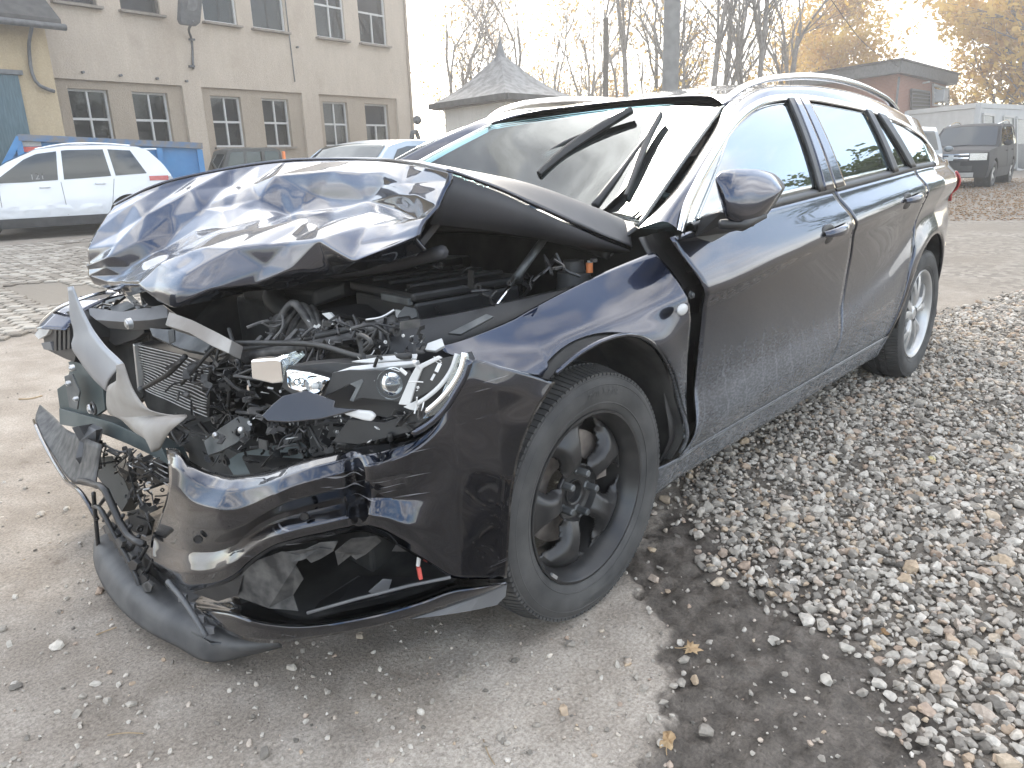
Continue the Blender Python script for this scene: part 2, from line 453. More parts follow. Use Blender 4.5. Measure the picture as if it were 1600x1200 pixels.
nmat('rubber', (0.014, 0.014, 0.014), (0.022, 0.022, 0.022), 20, rough=0.55)
nmat('liner', (0.012, 0.012, 0.012), (0.04, 0.039, 0.037), 10, rough=0.85)
nmat('cabin', (0.03, 0.031, 0.033), (0.045, 0.046, 0.048), 12, rough=0.8)
nmat('cabin_light', (0.10, 0.105, 0.11), (0.14, 0.14, 0.145), 12, rough=0.85)
nmat('seat_cloth', (0.035, 0.037, 0.042), (0.055, 0.056, 0.06), 60, rough=0.9)
nmat('tyre', (0.024, 0.024, 0.0245), (0.080, 0.078, 0.075), 9, rough=0.72, bump=0.1, bscale=150, dist=0.002, lo=0.3, hi=0.75)
nmat('tyre_letter', (0.035, 0.035, 0.035), (0.05, 0.05, 0.05), 40, rough=0.6)

def glass(name, tint, refl, rough=0.0, fres=1.5):
    m, N, L, B = new_mat(name)
    N.remove(B)
    t = N.new('ShaderNodeBsdfTransparent'); t.inputs['Color'].default_value = (*tint, 1)
    g = N.new('ShaderNodeBsdfGlossy'); g.inputs['Roughness'].default_value = rough; g.inputs['Color'].default_value = (0.93, 0.98, 1.0, 1)
    f = N.new('ShaderNodeFresnel'); f.inputs['IOR'].default_value = fres
    a = N.new('ShaderNodeMath'); a.operation = 'MULTIPLY_ADD'; a.inputs[1].default_value = 1-refl; a.inputs[2].default_value = refl
    L.new(f.outputs[0], a.inputs[0])
    x = N.new('ShaderNodeMixShader'); L.new(a.outputs[0], x.inputs[0]); L.new(t.outputs[0], x.inputs[1]); L.new(g.outputs[0], x.inputs[2])
    L.new(x.outputs[0], N['Material Output'].inputs['Surface'])
    return m
glass('windscreen_glass', (0.70, 0.84, 0.83), 0.03, 0.0, 1.32)
glass('side_glass', (0.40, 0.50, 0.50), 0.36)
glass('lens_glass', (0.85, 0.88, 0.90), 0.06)
glass('window_dark', (0.55, 0.58, 0.62), 0.01, 0.0, 1.35)
glass('car_glass', (0.12, 0.14, 0.15), 0.03, 0.0, 1.45)
glass('red_lens', (0.6, 0.06, 0.05), 0.12)
nmat('frosted_band', (0.015, 0.016, 0.017), None, rough=0.35)

# ------------------------------------------------------------------ ground
def gpix(l): return [tuple(at(x, y, 2, 0.0)[:2]) for x, y in l]
def sdf(P, poly):
    """signed distance (inside negative) of points P (n,2) to polygon"""
    P = np.asarray(P); d = np.full(len(P), 1e9); ins = np.zeros(len(P), bool)
    k = len(poly)
    for i in range(k):
        a = V(poly[i]); b = V(poly[(i+1) % k]); e = b-a
        w = P-a
        t = np.clip((w@e)/(e@e), 0, 1)
        d = np.minimum(d, np.linalg.norm(w-t[:, None]*e, axis=1))
        c = (a[1] <= P[:, 1]) != (b[1] <= P[:, 1])
        with np.errstate(divide='ignore', invalid='ignore'):
            xi = a[0] + (P[:, 1]-a[1])*(b[0]-a[0])/(b[1]-a[1])
        ins ^= c & (P[:, 0] < xi)
    return np.where(ins, -d, d)
def vnoise(P, s, o=4, seed=0.0):
    return V([mnoise.fractal((x*s, y*s, seed), 1.0, 2.0, o) for x, y in P])
MUD = gpix([(985, 905), (1036, 985), (1048, 1040), (1046, 1100), (1005, 1160), (985, 1230), (1540, 1230), (1440, 1090), (1345, 990), (1270, 900), (1160, 835), (1030, 780)])
def axis_pts(a, b, st, far):
    c = list(np.arange(a, b+1e-6, st)); s = st; x = b
    hi = []
    while x < far: s *= 1.16; x += s; hi.append(x)
    s = st; x = a; lo = []
    while x > -far: s *= 1.16; x -= s; lo.append(x)
    return V(lo[::-1] + c + hi)
gx = axis_pts(-2.4, 1.5, 0.016, 420); gy = axis_pts(-0.9, 2.3, 0.016, 420)
GX, GY = np.meshgrid(gx, gy, indexing='ij')
GP = np.stack([GX.ravel(), GY.ravel()], 1)
near = (np.abs(GP[:, 0]+0.4) < 9) & (np.abs(GP[:, 1]-0.7) < 9)
n1 = np.zeros(len(GP)); n2 = np.zeros(len(GP)); n3 = np.zeros(len(GP))
idx = np.nonzero(near)[0]
n1[idx] = vnoise(GP[idx], 1.7, 4, 1.0); n2[idx] = vnoise(GP[idx], 9.0, 4, 2.0); n3[idx] = vnoise(GP[idx], 32.0, 3, 3.0)
mud_d = sdf(GP, MUD)
mud_m = 1-smoothstep(-0.010, 0.016, mud_d + 0.05*n2 + 0.035*n3 + 0.05*n1)
def gravel_density(P, nn):
    """0 bare, 1 closely covered; gravel lies right of the mud and along the car"""
    line = gpix([(1000, 800), (1110, 905), (1220, 950), (1290, 1010), (1335, 1100), (1420, 1240), (2600, 1240), (2600, 240), (1300, 520), (1150, 640)])
    d = sdf(P, line)
    return 1-smoothstep(-0.20, 0.05, d + 0.10*nn)
SLAB = gpix([(560, 1060), (640, 1005), (800, 965), (960, 900), (1040, 985), (1060, 1100), (990, 1240), (520, 1240), (570, 1150)])
slab_m = 1-smoothstep(-0.05, 0.06, sdf(GP, SLAB) + 0.06*n2 + 0.08*n1)
gd = np.zeros(len(GP)); gd[idx] = gravel_density(GP[idx], n1[idx])
far_g = smoothstep(0, 4, -GP[:, 0]-3.5)*smoothstep(-9, -2, GP[:, 1])
gd = np.maximum(gd, far_g*0.8)
cob = smoothstep(4.6, 5.3, -GP[:, 1] + 0.5*V([mnoise.noise((x*0.6, y*0.6, 5)) if abs(x) < 30 and abs(y) < 30 else 0 for x, y in GP]))*(1-smoothstep(13.4, 14.2, -GP[:, 1]))*smoothstep(-9, -7, GP[:, 0])
h = 0.006*n1 + 0.0035*n2 + 0.0022*n3
h += mud_m*(-0.008 + 0.024*np.abs(n2) + 0.010*n3)
h += gd*near*(-0.004)
h -= 0.02*np.exp(-((GP[:, 0])**2+(GP[:, 1]-0.8)**2)/0.04)*0
GZ = h*near
gv = np.column_stack([GP, GZ])
na, nb = len(gx), len(gy)
ii, jj = np.meshgrid(np.arange(na-1), np.arange(nb-1), indexing='ij')
q = np.stack([ii*nb+jj, (ii+1)*nb+jj, (ii+1)*nb+jj+1, ii*nb+jj+1], -1).reshape(-1, 4)
gme = bpy.data.meshes.new('ground')
gme.vertices.add(len(gv)); gme.vertices.foreach_set('co', gv.ravel())
gme.loops.add(q.size); gme.loops.foreach_set('vertex_index', q.ravel())
gme.polygons.add(len(q)); gme.polygons.foreach_set('loop_start', np.arange(0, q.size, 4)); gme.polygons.foreach_set('loop_total', np.full(len(q), 4))
gme.polygons.foreach_set('use_smooth', np.ones(len(q), bool))
gme.update(calc_edges=True); gme.validate()
ca = gme.color_attributes.new('zone', 'FLOAT_COLOR', 'POINT')
ca.data.foreach_set('color', np.column_stack([mud_m, gd, cob, slab_m]).astype(np.float32).ravel())
ground = bpy.data.objects.new('ground', gme); COL.objects.link(ground); tag(ground, kind='structure')
def ground_height(x, y):
    i = np.searchsorted(gx, x); j = np.searchsorted(gy, y)
    return float(GZ[min(max(i, 0), na-1)*nb + min(max(j, 0), nb-1)])
m, N, L, B = new_mat('ground_mat')
t = N.new('ShaderNodeTexCoord')
zc_ = N.new('ShaderNodeVertexColor'); zc_.layer_name = 'zone'
zs = N.new('ShaderNodeSeparateColor'); L.new(zc_.outputs['Color'], zs.inputs[0])
def nz(scale, detail, lo, hi, c1, c2, rough=0.6):
    n = N.new('ShaderNodeTexNoise'); n.inputs['Scale'].default_value = scale; n.inputs['Detail'].default_value = detail; n.inputs['Roughness'].default_value = rough
    L.new(t.outputs['Object'], n.inputs['Vector'])
    r = N.new('ShaderNodeValToRGB'); r.color_ramp.elements[0].position = lo; r.color_ramp.elements[1].position = hi
    r.color_ramp.elements[0].color = (*c1, 1); r.color_ramp.elements[1].color = (*c2, 1)
    L.new(n.outputs['Fac'], r.inputs['Fac']); return r.outputs['Color'], n.outputs['Fac']
def mixc(f, a, b, bt='MIX'):
    x = N.new('ShaderNodeMix'); x.data_type = 'RGBA'; x.blend_type = bt
    if isinstance(f, float): x.inputs['Factor'].default_value = f
    else: L.new(f, x.inputs['Factor'])
    for s, v in ((6, a), (7, b)):
        if isinstance(v, tuple): x.inputs[s].default_value = (*v, 1)
        else: L.new(v, x.inputs[s])
    return x.outputs[2]
sand, _ = nz(1.1, 8, 0.32, 0.68, (0.268, 0.236, 0.200), (0.395, 0.356, 0.310))
stain, _ = nz(4.5, 6, 0.40, 0.66, (0.82, 0.80, 0.78), (1.05, 1.05, 1.05))
grit, gf = nz(120, 5, 0.34, 0.70, (0.60, 0.58, 0.56), (1.28, 1.27, 1.25), 0.75)
moss, _ = nz(7.0, 5, 0.62, 0.72, (0.0, 0.0, 0.0), (1, 1, 1))
dry = mixc(1.0, mixc(1.0, sand, stain, 'MULTIPLY'), grit, 'MULTIPLY')
rust_f, _ = nz(6.5, 5, 0.63, 0.74, (0, 0, 0), (0.5, 0.5, 0.5))
dry = mixc(rust_f, dry, (0.10, 0.066, 0.048))
vr = N.new('ShaderNodeTexVoronoi'); vr.inputs['Scale'].default_value = 55; vr.feature = 'F1'
L.new(t.outputs['Object'], vr.inputs['Vector'])
speck = N.new('ShaderNodeValToRGB'); speck.color_ramp.elements[0].position = 0.08; speck.color_ramp.elements[1].position = 0.16
speck.color_ramp.elements[0].color = (1, 1, 1, 1); speck.color_ramp.elements[1].color = (0, 0, 0, 1)
L.new(vr.outputs['Distance'], speck.inputs['Fac'])
dry = mixc(1.0, dry, mixc(speck.outputs['Color'], (1.0, 1.0, 1.0), mixc(vr.outputs['Color'], (0.55, 0.53, 0.5), (1.5, 1.5, 1.5))), 'MULTIPLY')
dry = mixc(zc_.outputs['Alpha'], dry, mixc(1.0, dry, (1.34, 1.35, 1.36), 'MULTIPLY'))
mudc, _ = nz(14, 8, 0.3, 0.7, (0.055, 0.047, 0.039), (0.175, 0.152, 0.130))
mudc = mixc(1.0, mudc, grit, 'MULTIPLY')
c = mixc(zs.outputs[1], dry, mixc(1.0, (0.17, 0.150, 0.126), grit, 'MULTIPLY'))
# far gravel: cells too small to pick apart
vg = N.new('ShaderNodeTexVoronoi'); vg.inputs['Scale'].default_value = 17; L.new(t.outputs['Object'], vg.inputs['Vector'])
hs = N.new('ShaderNodeSeparateColor'); L.new(vg.outputs['Color'], hs.inputs[0])
rg = N.new('ShaderNodeValToRGB'); rg.color_ramp.elements[0].color = (0.10, 0.088, 0.074, 1); rg.color_ramp.elements[1].color = (0.34, 0.312, 0.272, 1)
L.new(hs.outputs[0], rg.inputs['Fac'])
sx = N.new('ShaderNodeSeparateXYZ'); L.new(t.outputs['Object'], sx.inputs[0])
fx = N.new('ShaderNodeMapRange'); fx.inputs['From Min'].default_value = -4.0; fx.inputs['From Max'].default_value = -6.0; L.new(sx.outputs['X'], fx.inputs['Value'])
patch, _ = nz(0.7, 6, 0.38, 0.62, (0.05, 0.05, 0.05), (0.85, 0.85, 0.85))
fm = N.new('ShaderNodeMath'); fm.operation = 'MULTIPLY'; L.new(fx.outputs[0], fm.inputs[0]); L.new(zs.outputs[1], fm.inputs[1])
fm2 = N.new('ShaderNodeMath'); fm2.operation = 'MULTIPLY'; L.new(fm.outputs[0], fm2.inputs[0]); L.new(patch, fm2.inputs[1])
c = mixc(fm2.outputs[0], c, rg.outputs['Color'])
c = mixc(zs.outputs[0], c, mudc)
c = mixc(zs.outputs[2], c, (0.20, 0.176, 0.145))
L.new(c, B.inputs['Base Color'])
rr = N.new('ShaderNodeMapRange'); rr.inputs['To Min'].default_value = 0.92; rr.inputs['To Max'].default_value = 0.62
L.new(zs.outputs[0], rr.inputs['Value']); L.new(rr.outputs[0], B.inputs['Roughness'])
B.inputs['Specular IOR Level'].default_value = 0.25
nb1 = N.new('ShaderNodeTexNoise'); nb1.inputs['Scale'].default_value = 60; nb1.inputs['Detail'].default_value = 8; nb1.inputs['Roughness'].default_value = 0.7
L.new(t.outputs['Object'], nb1.inputs['Vector'])
bm1 = N.new('ShaderNodeBump'); bm1.inputs['Strength'].default_value = 0.55; bm1.inputs['Distance'].default_value = 0.012
L.new(nb1.outputs['Fac'], bm1.inputs['Height'])
bm2 = N.new('ShaderNodeBump'); bm2.inputs['Strength'].default_value = 0.6; bm2.inputs['Distance'].default_value = 0.006
L.new(speck.outputs['Color'], bm2.inputs['Height']); L.new(bm1.outputs[0], bm2.inputs['Normal'])
L.new(bm2.outputs[0], B.inputs['Normal'])
gme.materials.append(m)

# ------------------------------------------------------------------ gravel stones
def stone_mat(name, ramp):
    m, N, L, B = new_mat(name)
    a = N.new('ShaderNodeVertexColor'); a.layer_name = 'tone'
    s = N.new('ShaderNodeSeparateColor'); L.new(a.outputs['Color'], s.inputs[0])
    r = N.new('ShaderNodeValToRGB'); r.color_ramp.interpolation = 'LINEAR'
    while len(r.color_ramp.elements) < len(ramp): r.color_ramp.elements.new(0.5)
    for e, (p, c) in zip(r.color_ramp.elements, ramp): e.position = p; e.color = (*c, 1)
    L.new(s.outputs[0], r.inputs['Fac'])
    t = N.new('ShaderNodeTexCoord')
    n = N.new('ShaderNodeTexNoise'); n.inputs['Scale'].default_value = 90; n.inputs['Detail'].default_value = 5
    L.new(t.outputs['Object'], n.inputs['Vector'])
    mr = N.new('ShaderNodeMapRange'); mr.inputs['From Min'].default_value = 0.25; mr.inputs['From Max'].default_value = 0.75; mr.inputs['To Min'].default_value = 0.72; mr.inputs['To Max'].default_value = 1.2
    L.new(n.outputs['Fac'], mr.inputs['Value'])
    x = N.new('ShaderNodeMix'); x.data_type = 'RGBA'; x.blend_type = 'MULTIPLY'; x.inputs['Factor'].default_value = 1
    L.new(r.outputs['Color'], x.inputs[6]); L.new(mr.outputs[0], x.inputs[7]); L.new(x.outputs[2], B.inputs['Base Color'])
    B.inputs['Roughness'].default_value = 0.85; B.inputs['Specular IOR Level'].default_value = 0.3
    b = N.new('ShaderNodeBump'); b.inputs['Strength'].default_value = 0.3; b.inputs['Distance'].default_value = 0.003
    L.new(n.outputs['Fac'], b.inputs['Height']); L.new(b.outputs[0], B.inputs['Normal'])
    return m
stone_mat('stone', [(0.0, (0.136, 0.122, 0.104)), (0.15, (0.283, 0.253, 0.215)), (0.5, (0.404, 0.365, 0.312)), (0.74, (0.524, 0.482, 0.419)),
                    (0.86, (0.377, 0.283, 0.215)), (0.93, (0.440, 0.340, 0.235)), (1.0, (0.587, 0.545, 0.484))])
def hull_shapes(k, npts=19, seed=3):
    r = np.random.default_rng(seed); out = []
    for _ in range(k):
        p = r.normal(size=(npts, 3)); p /= np.linalg.norm(p, axis=1)[:, None]
        p *= r.uniform(0.88, 1.06, (npts, 1)); p *= V([1.2, 0.95, 0.72])*r.uniform(0.85, 1.15, 3)
        bm = bmesh.new()
        for v in p: bm.verts.new(v)
        res = bmesh.ops.convex_hull(bm, input=bm.verts)
        bmesh.ops.delete(bm, geom=[v for v in bm.verts if not v.link_faces], context='VERTS')
        bm.verts.ensure_lookup_table(); bm.verts.index_update()
        out.append((V([v.co[:] for v in bm.verts]), [tuple(v.index for v in f.verts) for f in bm.faces])); bm.free()
    return out
SHAPES = hull_shapes(26)
def rot_rand(r):
    a = r.uniform(0, 2*math.pi); b = r.normal()*0.35; c = r.normal()*0.35
    return V(Matrix.Rotation(a, 3, 'Z') @ Matrix.Rotation(b, 3, 'X') @ Matrix.Rotation(c, 3, 'Y'))
def to_px(P):
    d = np.atleast_2d(P)-CAM_P; w = d@CF
    return np.column_stack([800+FPX*(d@CR)/w, 600-FPX*(d@CU)/w, w])
# jittered grid, thinned by the density field and by the camera's reach
sp = 0.0172
ax_ = np.arange(-7.5, 0.75, sp); ay_ = np.arange(0.25, 3.3, sp)
PX, PY = np.meshgrid(ax_, ay_, indexing='ij')
P = np.column_stack([PX.ravel(), PY.ravel()]) + RNG.uniform(-0.5, 0.5, (PX.size, 2))*sp*1.15
pp = to_px(np.column_stack([P, np.zeros(len(P))]))
ok = (pp[:, 0] > -40) & (pp[:, 0] < 1660) & (pp[:, 1] < 1260) & (pp[:, 2] > 0.2)
P, pp = P[ok], pp[ok]
nn = vnoise(P, 1.7, 4, 1.0); nn2 = vnoise(P, 3.2, 3, 9.0)
den = gravel_density(P, nn)
bare = 1-0.5*smoothstep(0.18, 0.42, nn2)                       # holes where the soil shows
keepp = RNG.uniform(size=len(P)) < den*bare*0.93*(1-0.55*smoothstep(4.0, 8.0, pp[:, 2])) + 0.015*(P[:, 0] > -2)*(sdf(P, MUD) < 0.02)
P, pp = P[keepp], pp[keepp]
size = np.clip(RNG.lognormal(math.log(0.0089), 0.42, len(P)), 0.005, 0.027)
size *= 1+0.35*smoothstep(3.5, 7, pp[:, 2])
order = np.argsort(-(size/pp[:, 2]) - 10*((pp[:, 0] > 8) & (pp[:, 0] < 1592) & (pp[:, 1] < 1192)))
P, pp, size = P[order], pp[order], size[order]
gravel_bed = empty('gravel_bed', (0, 0, 0)); tag(gravel_bed, kind='structure')
def stone_mesh(name, k, s, z):
    vs, fs = SHAPES[k % len(SHAPES)]
    R = rot_rand(RNG); v = (vs*s)@R.T
    return v, fs
tones = RNG.uniform(0, 1, len(P))
allv, allf, allt = [], [], []
base = 0
for i in range(len(P)):
    v, fs = stone_mesh('stone', i, size[i], 0)
    z = ground_height(P[i, 0], P[i, 1]) + size[i]*(0.18+0.30*RNG.uniform()) + (0.008*RNG.uniform() if size[i] < 0.02 else 0)
    if i < 300:
        o = mk('stone', v, fs, 'stone', gravel_bed)
        o.location = (P[i, 0], P[i, 1], z)
        c_ = o.data.color_attributes.new('tone', 'FLOAT_COLOR', 'POINT')
        c_.data.foreach_set('color', np.tile(V([tones[i]]*3+[1]), len(v)).astype(np.float32))
    else:
        allv.append(v + V([P[i, 0], P[i, 1], z])); allf += [tuple(a+base for a in f) for f in fs]; allt += [tones[i]]*len(v); base += len(v)
gs = mk('stones', np.concatenate(allv), allf, 'stone', gravel_bed); tag(gs, kind='stuff')
c_ = gs.data.color_attributes.new('tone', 'FLOAT_COLOR', 'POINT')
tt = V(allt); c_.data.foreach_set('color', np.column_stack([tt, tt, tt, np.ones(len(tt))]).astype(np.float32).ravel())
# loose pebbles and grit on the dry yard in front of the car
LP = []
for _ in range(1500):
    x, y = RNG.uniform(0, 1600), 430+770*RNG.uniform()**0.6
    g = at(x, y, 2, 0)
    if g[0] < -2 and g[1] > 0.8: continue
    LP.append((g[0], g[1], min(0.011, max(0.0016, RNG.lognormal(math.log(0.0034), 0.5)))*(1+0.12*np.linalg.norm(g-CAM_P))))
for x, y, s in [(90, 1012, 0.018), (150, 1070, 0.013), (205, 1100, 0.012), (130, 1090, 0.011), (155, 925, 0.016), (120, 1118, 0.012),
                (965, 1040, 0.011), (1208, 1000, 0.016), (1290, 1070, 0.018), (1065, 1072, 0.015), (40, 520, 0.02), (65, 805, 0.016), (105, 797, 0.014)]:
    g = at(x, y, 2, 0); LP.append((g[0], g[1], s))
allv, allf, allt = [], [], []; base = 0
for i, (x, y, s) in enumerate(LP):
    v, fs = stone_mesh('s', i, s, 0)
    allv.append(v + V([x, y, ground_height(x, y)+s*0.3])); allf += [tuple(a+base for a in f) for f in fs]; allt += [RNG.uniform(0, 1)]*len(v); base += len(v)
pb = mk('loose_pebbles', np.concatenate(allv), allf, 'stone'); tag(pb, 'scattered loose pebbles and grit on the sandy yard', 'pebbles', kind='stuff')
c_ = pb.data.color_attributes.new('tone', 'FLOAT_COLOR', 'POINT')
tt = V(allt); c_.data.foreach_set('color', np.column_stack([tt, tt, tt, np.ones(len(tt))]).astype(np.float32).ravel())

# ------------------------------------------------------------------ cobbles
paving = empty('cobbled_paving', (0, 0, 0)); tag(paving, kind='structure')
stone_mat('cobble', [(0.0, (0.16, 0.138, 0.112)), (0.4, (0.25, 0.222, 0.185)), (0.8, (0.34, 0.308, 0.262)), (1.0, (0.40, 0.37, 0.32))])
cl = []
cy = -4.7
ang = math.radians(-37)
cdx, cdy = V([math.cos(ang), math.sin(ang)]), V([-math.sin(ang), math.cos(ang)])
for r_ in range(-40, 130):
    for k in range(-60, 60):
        w = 0.165
        c = V([-1.5, -9.0]) + cdx*((k+0.5*(r_ % 2))*w + random.uniform(-.012, .012)) + cdy*((r_-40)*0.125 + random.uniform(-.008, .008))
        if -13.6 < c[1] < -4.6-0.5*mnoise.noise((c[0]*0.6, c[1]*0.6, 5)):
            q_ = to_px([c[0], c[1], 0])[0]
            if -30 < q_[0] < 330 and mnoise.noise((c[0]*0.45+4, c[1]*0.45, 1)) > -0.62: cl.append((q_[2], c))
cl.sort(key=lambda a: a[0])
cobv, cobf, cobt = [], [], []; base = 0
for i, (_, c) in enumerate(cl):
    hw, hl, hh = random.uniform(.062, .074), random.uniform(.046, .056), random.uniform(.012, .022)
    a = ang + random.uniform(-.06, .06); ca_, sa_ = math.cos(a), math.sin(a)
    prof = [(1.0, 0.0), (1.0, hh*0.7), (0.72, hh)]
    v = []
    for f, z in prof:
        for sx_, sy_ in ((-1, -1), (1, -1), (1, 1), (-1, 1)):
            x_, y_ = sx_*hw*(f if f == 1 else (hw-.016)/hw), sy_*hl*(f if f == 1 else (hl-.016)/hl)
            v.append((x_*ca_-y_*sa_, x_*sa_+y_*ca_, z+0.002))
    fs = [(8, 9, 10, 11)] + [(b*4+k, b*4+(k+1) % 4, (b+1)*4+(k+1) % 4, (b+1)*4+k) for b in (0, 1) for k in range(4)]
    tn = random.random()
    if i < 300:
        o = mk('cobble', v, fs, 'cobble', paving, smooth=False); o.location = (c[0], c[1], 0)
        c_ = o.data.color_attributes.new('tone', 'FLOAT_COLOR', 'POINT')
        c_.data.foreach_set('color', np.tile(V([tn]*3+[1]), len(v)).astype(np.float32))
    else:
        cobv += [(x_+c[0], y_+c[1], z_) for x_, y_, z_ in v]; cobf += [tuple(b+base for b in f) for f in fs]; cobt += [tn]*12; base += 12
if cobv:
    o = mk('cobbles', cobv, cobf, 'cobble', paving); tag(o, kind='stuff')
    c_ = o.data.color_attributes.new('tone', 'FLOAT_COLOR', 'POINT')
    tt = V(cobt); c_.data.foreach_set('color', np.column_stack([tt, tt, tt, np.ones(len(tt))]).astype(np.float32).ravel())

# ------------------------------------------------------------------ fallen leaves and sticks
nmat('leaf_tan', (0.34, 0.22, 0.11), (0.42, 0.30, 0.17), 40, rough=0.7)
nmat('leaf_yellow', (0.44, 0.37, 0.14), (0.50, 0.43, 0.22), 40, rough=0.7)
nmat('leaf_brown', (0.18, 0.10, 0.045), (0.27, 0.165, 0.075), 60, rough=0.8)
nmat('twig', (0.25, 0.18, 0.10), (0.36, 0.27, 0.17), 30, rough=0.8)
def leaf(kind, s, curl):
    if kind == 'maple':
        rad = [(-90, .28), (-65, .62), (-48, .40), (-20, .95), (-5, .62), (12, .80), (28, .50), (48, .92), (66, .62), (78, .80), (90, 1.08), (102, .80), (114, .62), (132, .92), (152, .50), (168, .80), (185, .62), (200, .95), (228, .40), (245, .62)]
    elif kind == 'folded':
        rad = [(a, .38+.62*abs(math.sin(math.radians(a)))**1.6) for a in range(-90, 270, 20)]
    else:
        rad = [(a, .72+.28*math.cos(math.radians(2*a))) for a in range(0, 360, 20)]
    v = [(0, 0, 0.1*curl*s)]; n = len(rad)
    for f in (0.55, 1.0):
        for a, r in rad:
            x, y = r*f*math.cos(math.radians(a))*s, r*f*math.sin(math.radians(a))*s
            v.append((x, y, curl*(x*x/s*0.5 - 0.25*y*y/s + 0.12*s*math.sin(a*0.09))*1.0))
    fs = [(0, 1+i, 1+(i+1) % n) for i in range(n)] + [(1+i, 1+n+i, 1+n+(i+1) % n, 1+(i+1) % n) for i in range(n)]
    return v, fs
def put_leaf(px, py, kind, s, curl, rz, mt, label, tilt=0.1):
    g = at(px, py, 2, 0.0)
    t_ = empty('fallen_leaf', (g[0], g[1], ground_height(g[0], g[1])+0.012), rz); t_.rotation_euler = (tilt, tilt*0.6, rz)
    tag(t_, label, 'leaf', 'leaves fallen on the yard')
    v, fs = leaf(kind, s, curl); mk('blade', v, fs, mt, t_, smooth=True, solid=0.0007)
    MB().tube([(0, -s*0.25, 0.002), (0.1*s, -s*0.8, 0.0), (0.25*s, -s*1.2, 0.003)], 0.0009, 5).build('stalk', mt, t_)
put_leaf(1078, 1022, 'maple', 0.030, 0.5, 0.4, 'leaf_tan', 'tan maple leaf with a stalk lying on the wet mud behind the front wheel')
put_leaf(1043, 1166, 'folded', 0.027, 1.6, 1.9, 'leaf_tan', 'curled folded tan leaf at the bottom edge of the mud beside a small stone', 0.3)
put_leaf(1455, 722, 'round', 0.030, 0.15, 0.3, 'leaf_yellow', 'round pale yellow leaf lying flat on the gravel beside the car', 0.02)
put_leaf(1383, 990, 'round', 0.014, 0.5, 0.9, 'leaf_brown', 'small brown leaf scrap among stones at the gravel edge right of the mud')
def stick(pix, r, label):
    P_ = [at(x, y, 2, 0.004) for x, y in pix]
    tag(MB().tube(cat(P_, 9), r, 6).build('stick', 'twig', smooth=True), label, 'stick')
stick([(168, 1149), (196, 1145), (224, 1146)], 0.0016, 'short pale straw lying on the sandy ground near the bottom left corner')
stick([(150, 992), (168, 985), (182, 980)], 0.0018, 'thin dark twig on sandy ground left of the bumper lip')
stick([(30, 624), (50, 623), (66, 619)], 0.007, 'dark stick lying on sand left of the wrecked front')
stick([(755, 1155), (764, 1180), (773, 1195)], 0.0012, 'thin dark stem on the pale concrete at the bottom edge')

# ================================================================== the wrecked estate car
car = empty('wrecked_car', (0, 0, 0))
tag(car, 'dark navy estate car with smashed front, buckled bonnet and torn bumper', 'car')
PLAN_X = [-4.05, -3.95, -3.8, -3.5, -3.2, -2.85, -2.5, -2.0, -1.5, -1.0, -0.5, 0.0, 0.3, 0.55, 0.8]
PLAN_Y = [0.46, 0.60, 0.71, 0.825, 0.888, 0.920, 0.928, 0.926, 0.926, 0.926, 0.928, 0.932, 0.922, 0.885, 0.80]
BELT_X = [-3.4, -2.9, -2.5, -2.2, -1.55, -1.39, -0.8, -0.43, 0.0, 0.55]
BELT_Z = [1.10, 1.085, 1.078, 1.062, 1.03, 1.024, 0.998, 0.972, 0.94, 0.86]
def belt(x): return np.interp(x, BELT_X, BELT_Z)
def zlow(x): return np.interp(x, [-3.3, -2.6, -2.2, -1.55, -0.6, 0.5], [0.80, 0.72, 0.57, 0.44, 0.40, 0.40])
def zhan(x): return np.interp(x, [-3.6, -2.8, -2.3, -1.45, -0.6, 0.0, 0.55], [0.99, 0.985, 0.955, 0.89, 0.815, 0.80, 0.78])
def pchip(x, xs, ys):
    xs = V(xs, float); ys = V(ys, float); h_ = np.diff(xs); d = np.diff(ys)/h_
    mm = np.zeros(len(xs)); mm[0], mm[-1] = d[0], d[-1]
    for i in range(1, len(xs)-1):
        if d[i-1]*d[i] > 0:
            w1, w2 = 2*h_[i]+h_[i-1], h_[i]+2*h_[i-1]; mm[i] = (w1+w2)/(w1/d[i-1]+w2/d[i])
    i = int(np.clip(np.searchsorted(xs, x)-1, 0, len(xs)-2)); u = np.clip((x-xs[i])/h_[i], -0.5, 1.5)
    return (2*u**3-3*u**2+1)*ys[i]+(u**3-2*u**2+u)*h_[i]*mm[i]+(-2*u**3+3*u**2)*ys[i+1]+(u**3-u**2)*h_[i]*mm[i+1]
def bodyY(x, z):
    p = np.interp(x, PLAN_X, PLAN_Y); b = belt(x)
    if z > b:
        d = z-b
        p -= 0.10*float(smoothstep(-2.95, -3.6, x))*min(1.0, d/0.08)
        return p - 0.052 - 0.45*d - 0.35*d*d
    zl, zh = zlow(x), zhan(x)
    fl = 0.0
    for cx, am in ((-0.01, 0.012), (-2.829, 0.014)):           # slight flare round the wheel arches
        r = math.hypot(x-cx, z-0.365)
        fl += am*math.exp(-((r-0.41)/0.06)**2)
    return p + fl + pchip(z, [0.10, 0.22, 0.30, zl, zl+0.12, zh-0.05, zh, zh+0.025, b-0.02, b],
                          [-0.13, -0.075, -0.045, -0.004, -0.022, 0.000, 0.015, 0.008, -0.046, -0.052])
ARCH_F = (-0.01, 0.365, 0.400); ARCH_R = (-2.829, 0.365, 0.392)
def arch_z(x, a):
    d = a[2]**2-(x-a[0])**2
    return a[1]+math.sqrt(d) if d > 0 else -1
def curve_x(pts):
    zs = [p[1] for p in pts]; xs = [p[0] for p in pts]
    o = np.argsort(zs); zs = V(zs)[o]; xs = V(xs)[o]
    return lambda z: float(pchip(z, zs, xs)) if zs[0] <= z <= zs[-1] else float(np.interp(z, zs, xs))
